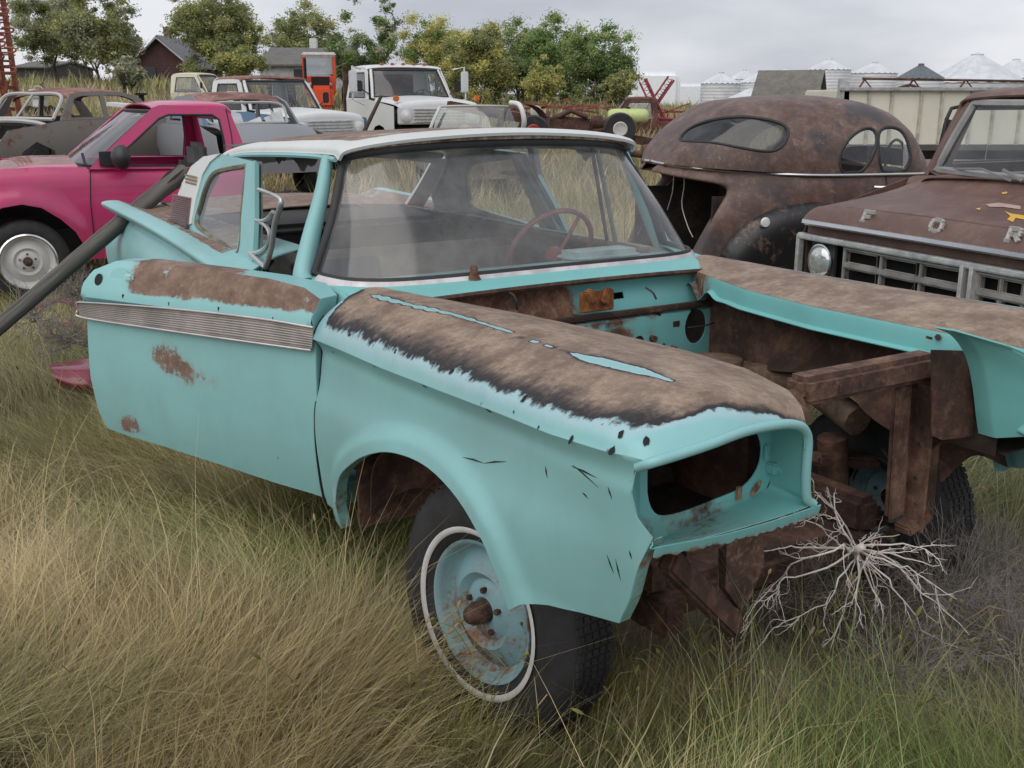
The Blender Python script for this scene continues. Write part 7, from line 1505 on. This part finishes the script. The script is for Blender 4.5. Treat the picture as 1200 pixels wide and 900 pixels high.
for k in range(5):
    a = k * 1.3; o_ = d.orthogonal().normalized() * .045; o_.rotate(Matrix.Rotation(a, 3, d)); t.tube([cr0 + o_ - d * .22, cr0 + o_ * 1.25 - d * .1, cr0 + o_ * 1.1 - d * .01], [.002, .008, .005], 5)
t.build('split', plain('split_dark', (.03, .027, .025), .95), pole)
# crimson scrap panel in the weeds
p = at(86, 442, 5.35)
cs = empty('crimson_panel', Matrix.Translation(p), 'crumpled crimson body panel lying in dry weeds behind the open door', 'car panel')
CRI = worn('crimson', (.20, .012, .04), RUST, amount=.15, rough=.3, coat=.4)
def cp(u, v, Y): return tuple(at(u, v, Y) - p)
G = grid([[cp(56, 428, 5.5), cp(80, 424, 5.6), cp(104, 421, 5.6), cp(135, 420, 5.7)], [cp(60, 432, 5.35), cp(80, 432, 5.4), cp(104, 434, 5.4), cp(135, 436, 5.5)], [cp(66, 445, 5.3), cp(84, 450, 5.3), cp(104, 452, 5.3), cp(135, 455, 5.4)], [cp(72, 453, 5.4), cp(86, 458, 5.4), cp(104, 462, 5.4), cp(135, 465, 5.5)]], 30, 24)
sheet('skin', G, CRI, cs, .006)
G = grid([[cp(-20, 368, 7.3), cp(30, 372, 7.2), cp(60, 378, 7.1)], [cp(-20, 374, 7.2), cp(30, 380, 7.1), cp(62, 386, 7.0)]], 16, 6)
p2 = at(60, 372, 7.2); c2_ = empty('maroon_strip', Matrix.Translation(p2), 'thin maroon trim strip lying in the weeds under the wooden pole', 'trim')
t = MB(); t.tube(crs([tuple(at(u, v, Y) - p2) for u, v, Y in [(40, 362, 7.4), (70, 352, 7.3), (96, 362, 7.1), (104, 372, 7.0)]], 16), .018, 6); t.tube(crs([tuple(at(u, v, Y) - p2) for u, v, Y in [(66, 378, 7.1), (92, 384, 7.0), (104, 392, 6.9)]], 16), .015, 6); t.build('strip', CRI, c2_)

# tumbleweeds: recursive dry twigs
def weed(name, c, R, n, label, mat, seed, squash=(1, 1, .8), thick=.004, lvl=3, group=None, bias=(0, 0, .25), len0=.5):
    r = np.random.default_rng(seed); o = empty(name, Matrix.Translation(c), label, 'tumbleweed', group); t = MB(); S = np.array(squash)
    def tw(p, d, l, rr, k):
        m = 4; P = [p]; q = p.copy()
        for i in range(m):
            d = d + r.normal(0, .20, 3); d /= np.linalg.norm(d); q = q + d * l / m; q[2] = max(q[2], -c[2] - .08); P.append(q.copy())
        t.tube([tuple(v * 1) for v in P], [rr, rr * .85, rr * .7, rr * .55, rr * .35], 4 if k == 0 else 3, cap=False)
        if k < lvl:
            for _ in range(r.integers(2, 5)):
                i = r.integers(1, 4); nd = d + r.normal(0, .55, 3); nd /= np.linalg.norm(nd); tw(P[i], nd, l * r.uniform(.4, .75), rr * .55, k + 1)
    for i in range(n):
        d = r.normal(0, 1, 3) * S + np.array(bias); d /= np.linalg.norm(d); tw(np.array(r.normal(0, .02, 3)), d, R * r.uniform(.45, .8) * len0 * 2, thick * r.uniform(.6, 1.2), 0)
    b = t.build('twigs', mat, o, smooth=False); b.data.polygons.foreach_set('use_smooth', [True] * len(b.data.polygons)); return o
TWW = plain('bleached_twig', (.62, .57, .51), .7, var=.2, scale=3); TWG = plain('grey_twig', (.24, .215, .195), .85, var=.35, scale=4); TWD = plain('brown_twig', (.16, .13, .11), .9, var=.35, scale=4)
c = at(1003, 644, 2.75)
# the bleached star: measured main limbs
star = empty('bleached_tumbleweed', Matrix.Translation(c), 'bleached white tumbleweed star with bare radiating limbs by the rusty frame', 'tumbleweed')
t = MB(); r = np.random.default_rng(3)
def limbs(P, rr, k):
    A = crs([tuple(p) for p in P], 12); A[1:] += r.normal(0, .011 * np.linalg.norm(A[-1] - A[0]), (11, 3)); t.tube([tuple(a) for a in A], [rr * (1 - .065 * i) for i in range(12)], 5, cap=False)
    if k < 2:
        for _ in range((4, 3, 0)[k]):
            i = r.integers(2, 11); d = A[i] - A[i - 1]; L_ = np.linalg.norm(A[-1] - A[0]) * r.uniform(.2, .5); d = d / np.linalg.norm(d) + r.normal(0, .34, 3) + np.array([0, 0, -.10]); d /= np.linalg.norm(d)
            limbs([Vector(A[i]), Vector(A[i] + d * L_ * .5 + r.normal(0, .008, 3)), Vector(A[i] + (d + r.normal(0, .14, 3)) * L_)], rr * (.5 if k == 0 else .6), k + 1)
for pix in [[(980, 644), (933, 660), (905, 688), (873, 725)], [(952, 641), (925, 641), (901, 644)], [(980, 634), (952, 613), (924, 609)], [(999, 632), (985, 604), (957, 581), (950, 560)], [(999, 660), (980, 683), (966, 707), (924, 735)], [(1008, 660), (1003, 707), (994, 753)], [(1017, 655), (1045, 683), (1073, 725), (1087, 777)],
            [(1027, 646), (1064, 655), (1101, 665)], [(1036, 651), (1087, 697), (1134, 744)], [(1027, 637), (1073, 641), (1092, 651)], [(1017, 632), (1055, 627)], [(961, 669), (919, 679), (905, 707)], [(1012, 665), (1030, 710), (1040, 770)], [(1040, 660), (1075, 672), (1120, 700)], [(990, 625), (975, 590), (968, 570)], [(1005, 670), (985, 720), (975, 760)]]:
    Y = 2.75; limbs([Vector((0, 0, 0))] + [at(u, v, Y - .035 * (i + 1) + r.uniform(-.10, .08)) - c for i, (u, v) in enumerate(pix)], .0038, 0)
t.tube([(-.01, -.01, .0), (.0, -.05, .03)], .012, 6); b = t.build('twigs', TWW, star, smooth=False)
b.data.polygons.foreach_set('use_smooth', [True] * len(b.data.polygons))
G_ = 'grey dried tumbleweeds by the rusty frame'
def wp(u, v, z): p_ = onz(u, v, z); return (p_.x, p_.y, z)
for i, (u, v, z, R, n, lab, m_) in enumerate([(1015, 700, .02, .34, 60, 'dense brown tumbleweed under the bleached star', TWD), (940, 700, .06, .30, 46, 'brown twiggy tumbleweed left of the bleached star under the bumper bracket', TWD), (1110, 700, .10, .38, 64, 'wide grey tumbleweed to the right below the bleached star', TWG), (1190, 770, .06, .38, 60, 'grey tumbleweed cut off by the right edge of the picture', TWG),
                                  (1060, 800, .05, .30, 44, 'low grey tumbleweed nearest the camera', TWG), (1160, 650, .08, .28, 34, 'thin grey tumbleweed behind, farthest right in the green grass', TWG), (985, 590, .16, .20, 18, 'brown tumbleweed caught inside the rusty frame', TWD)]):
    weed('tumbleweed', Vector(wp(u, v, z)), R, n, lab, m_, 20 + i, (1, 1, .7), .0023, 3, G_)
for i, (u, v, R, lab) in enumerate([(80, 400, .32, 'tangled grey tumbleweed between the wooden pole and crimson panel'), (40, 375, .30, 'grey tumbleweed half hidden by the pole near the white wheel'), (84, 345, .26, 'small grey tumbleweed highest up behind the open door')]):
    q = at(u, v, 6.0 + .4 * i); weed('tumbleweed', q, R, 40, lab, TWG, 40 + i, (1, 1, .6), .0034, 3, None)
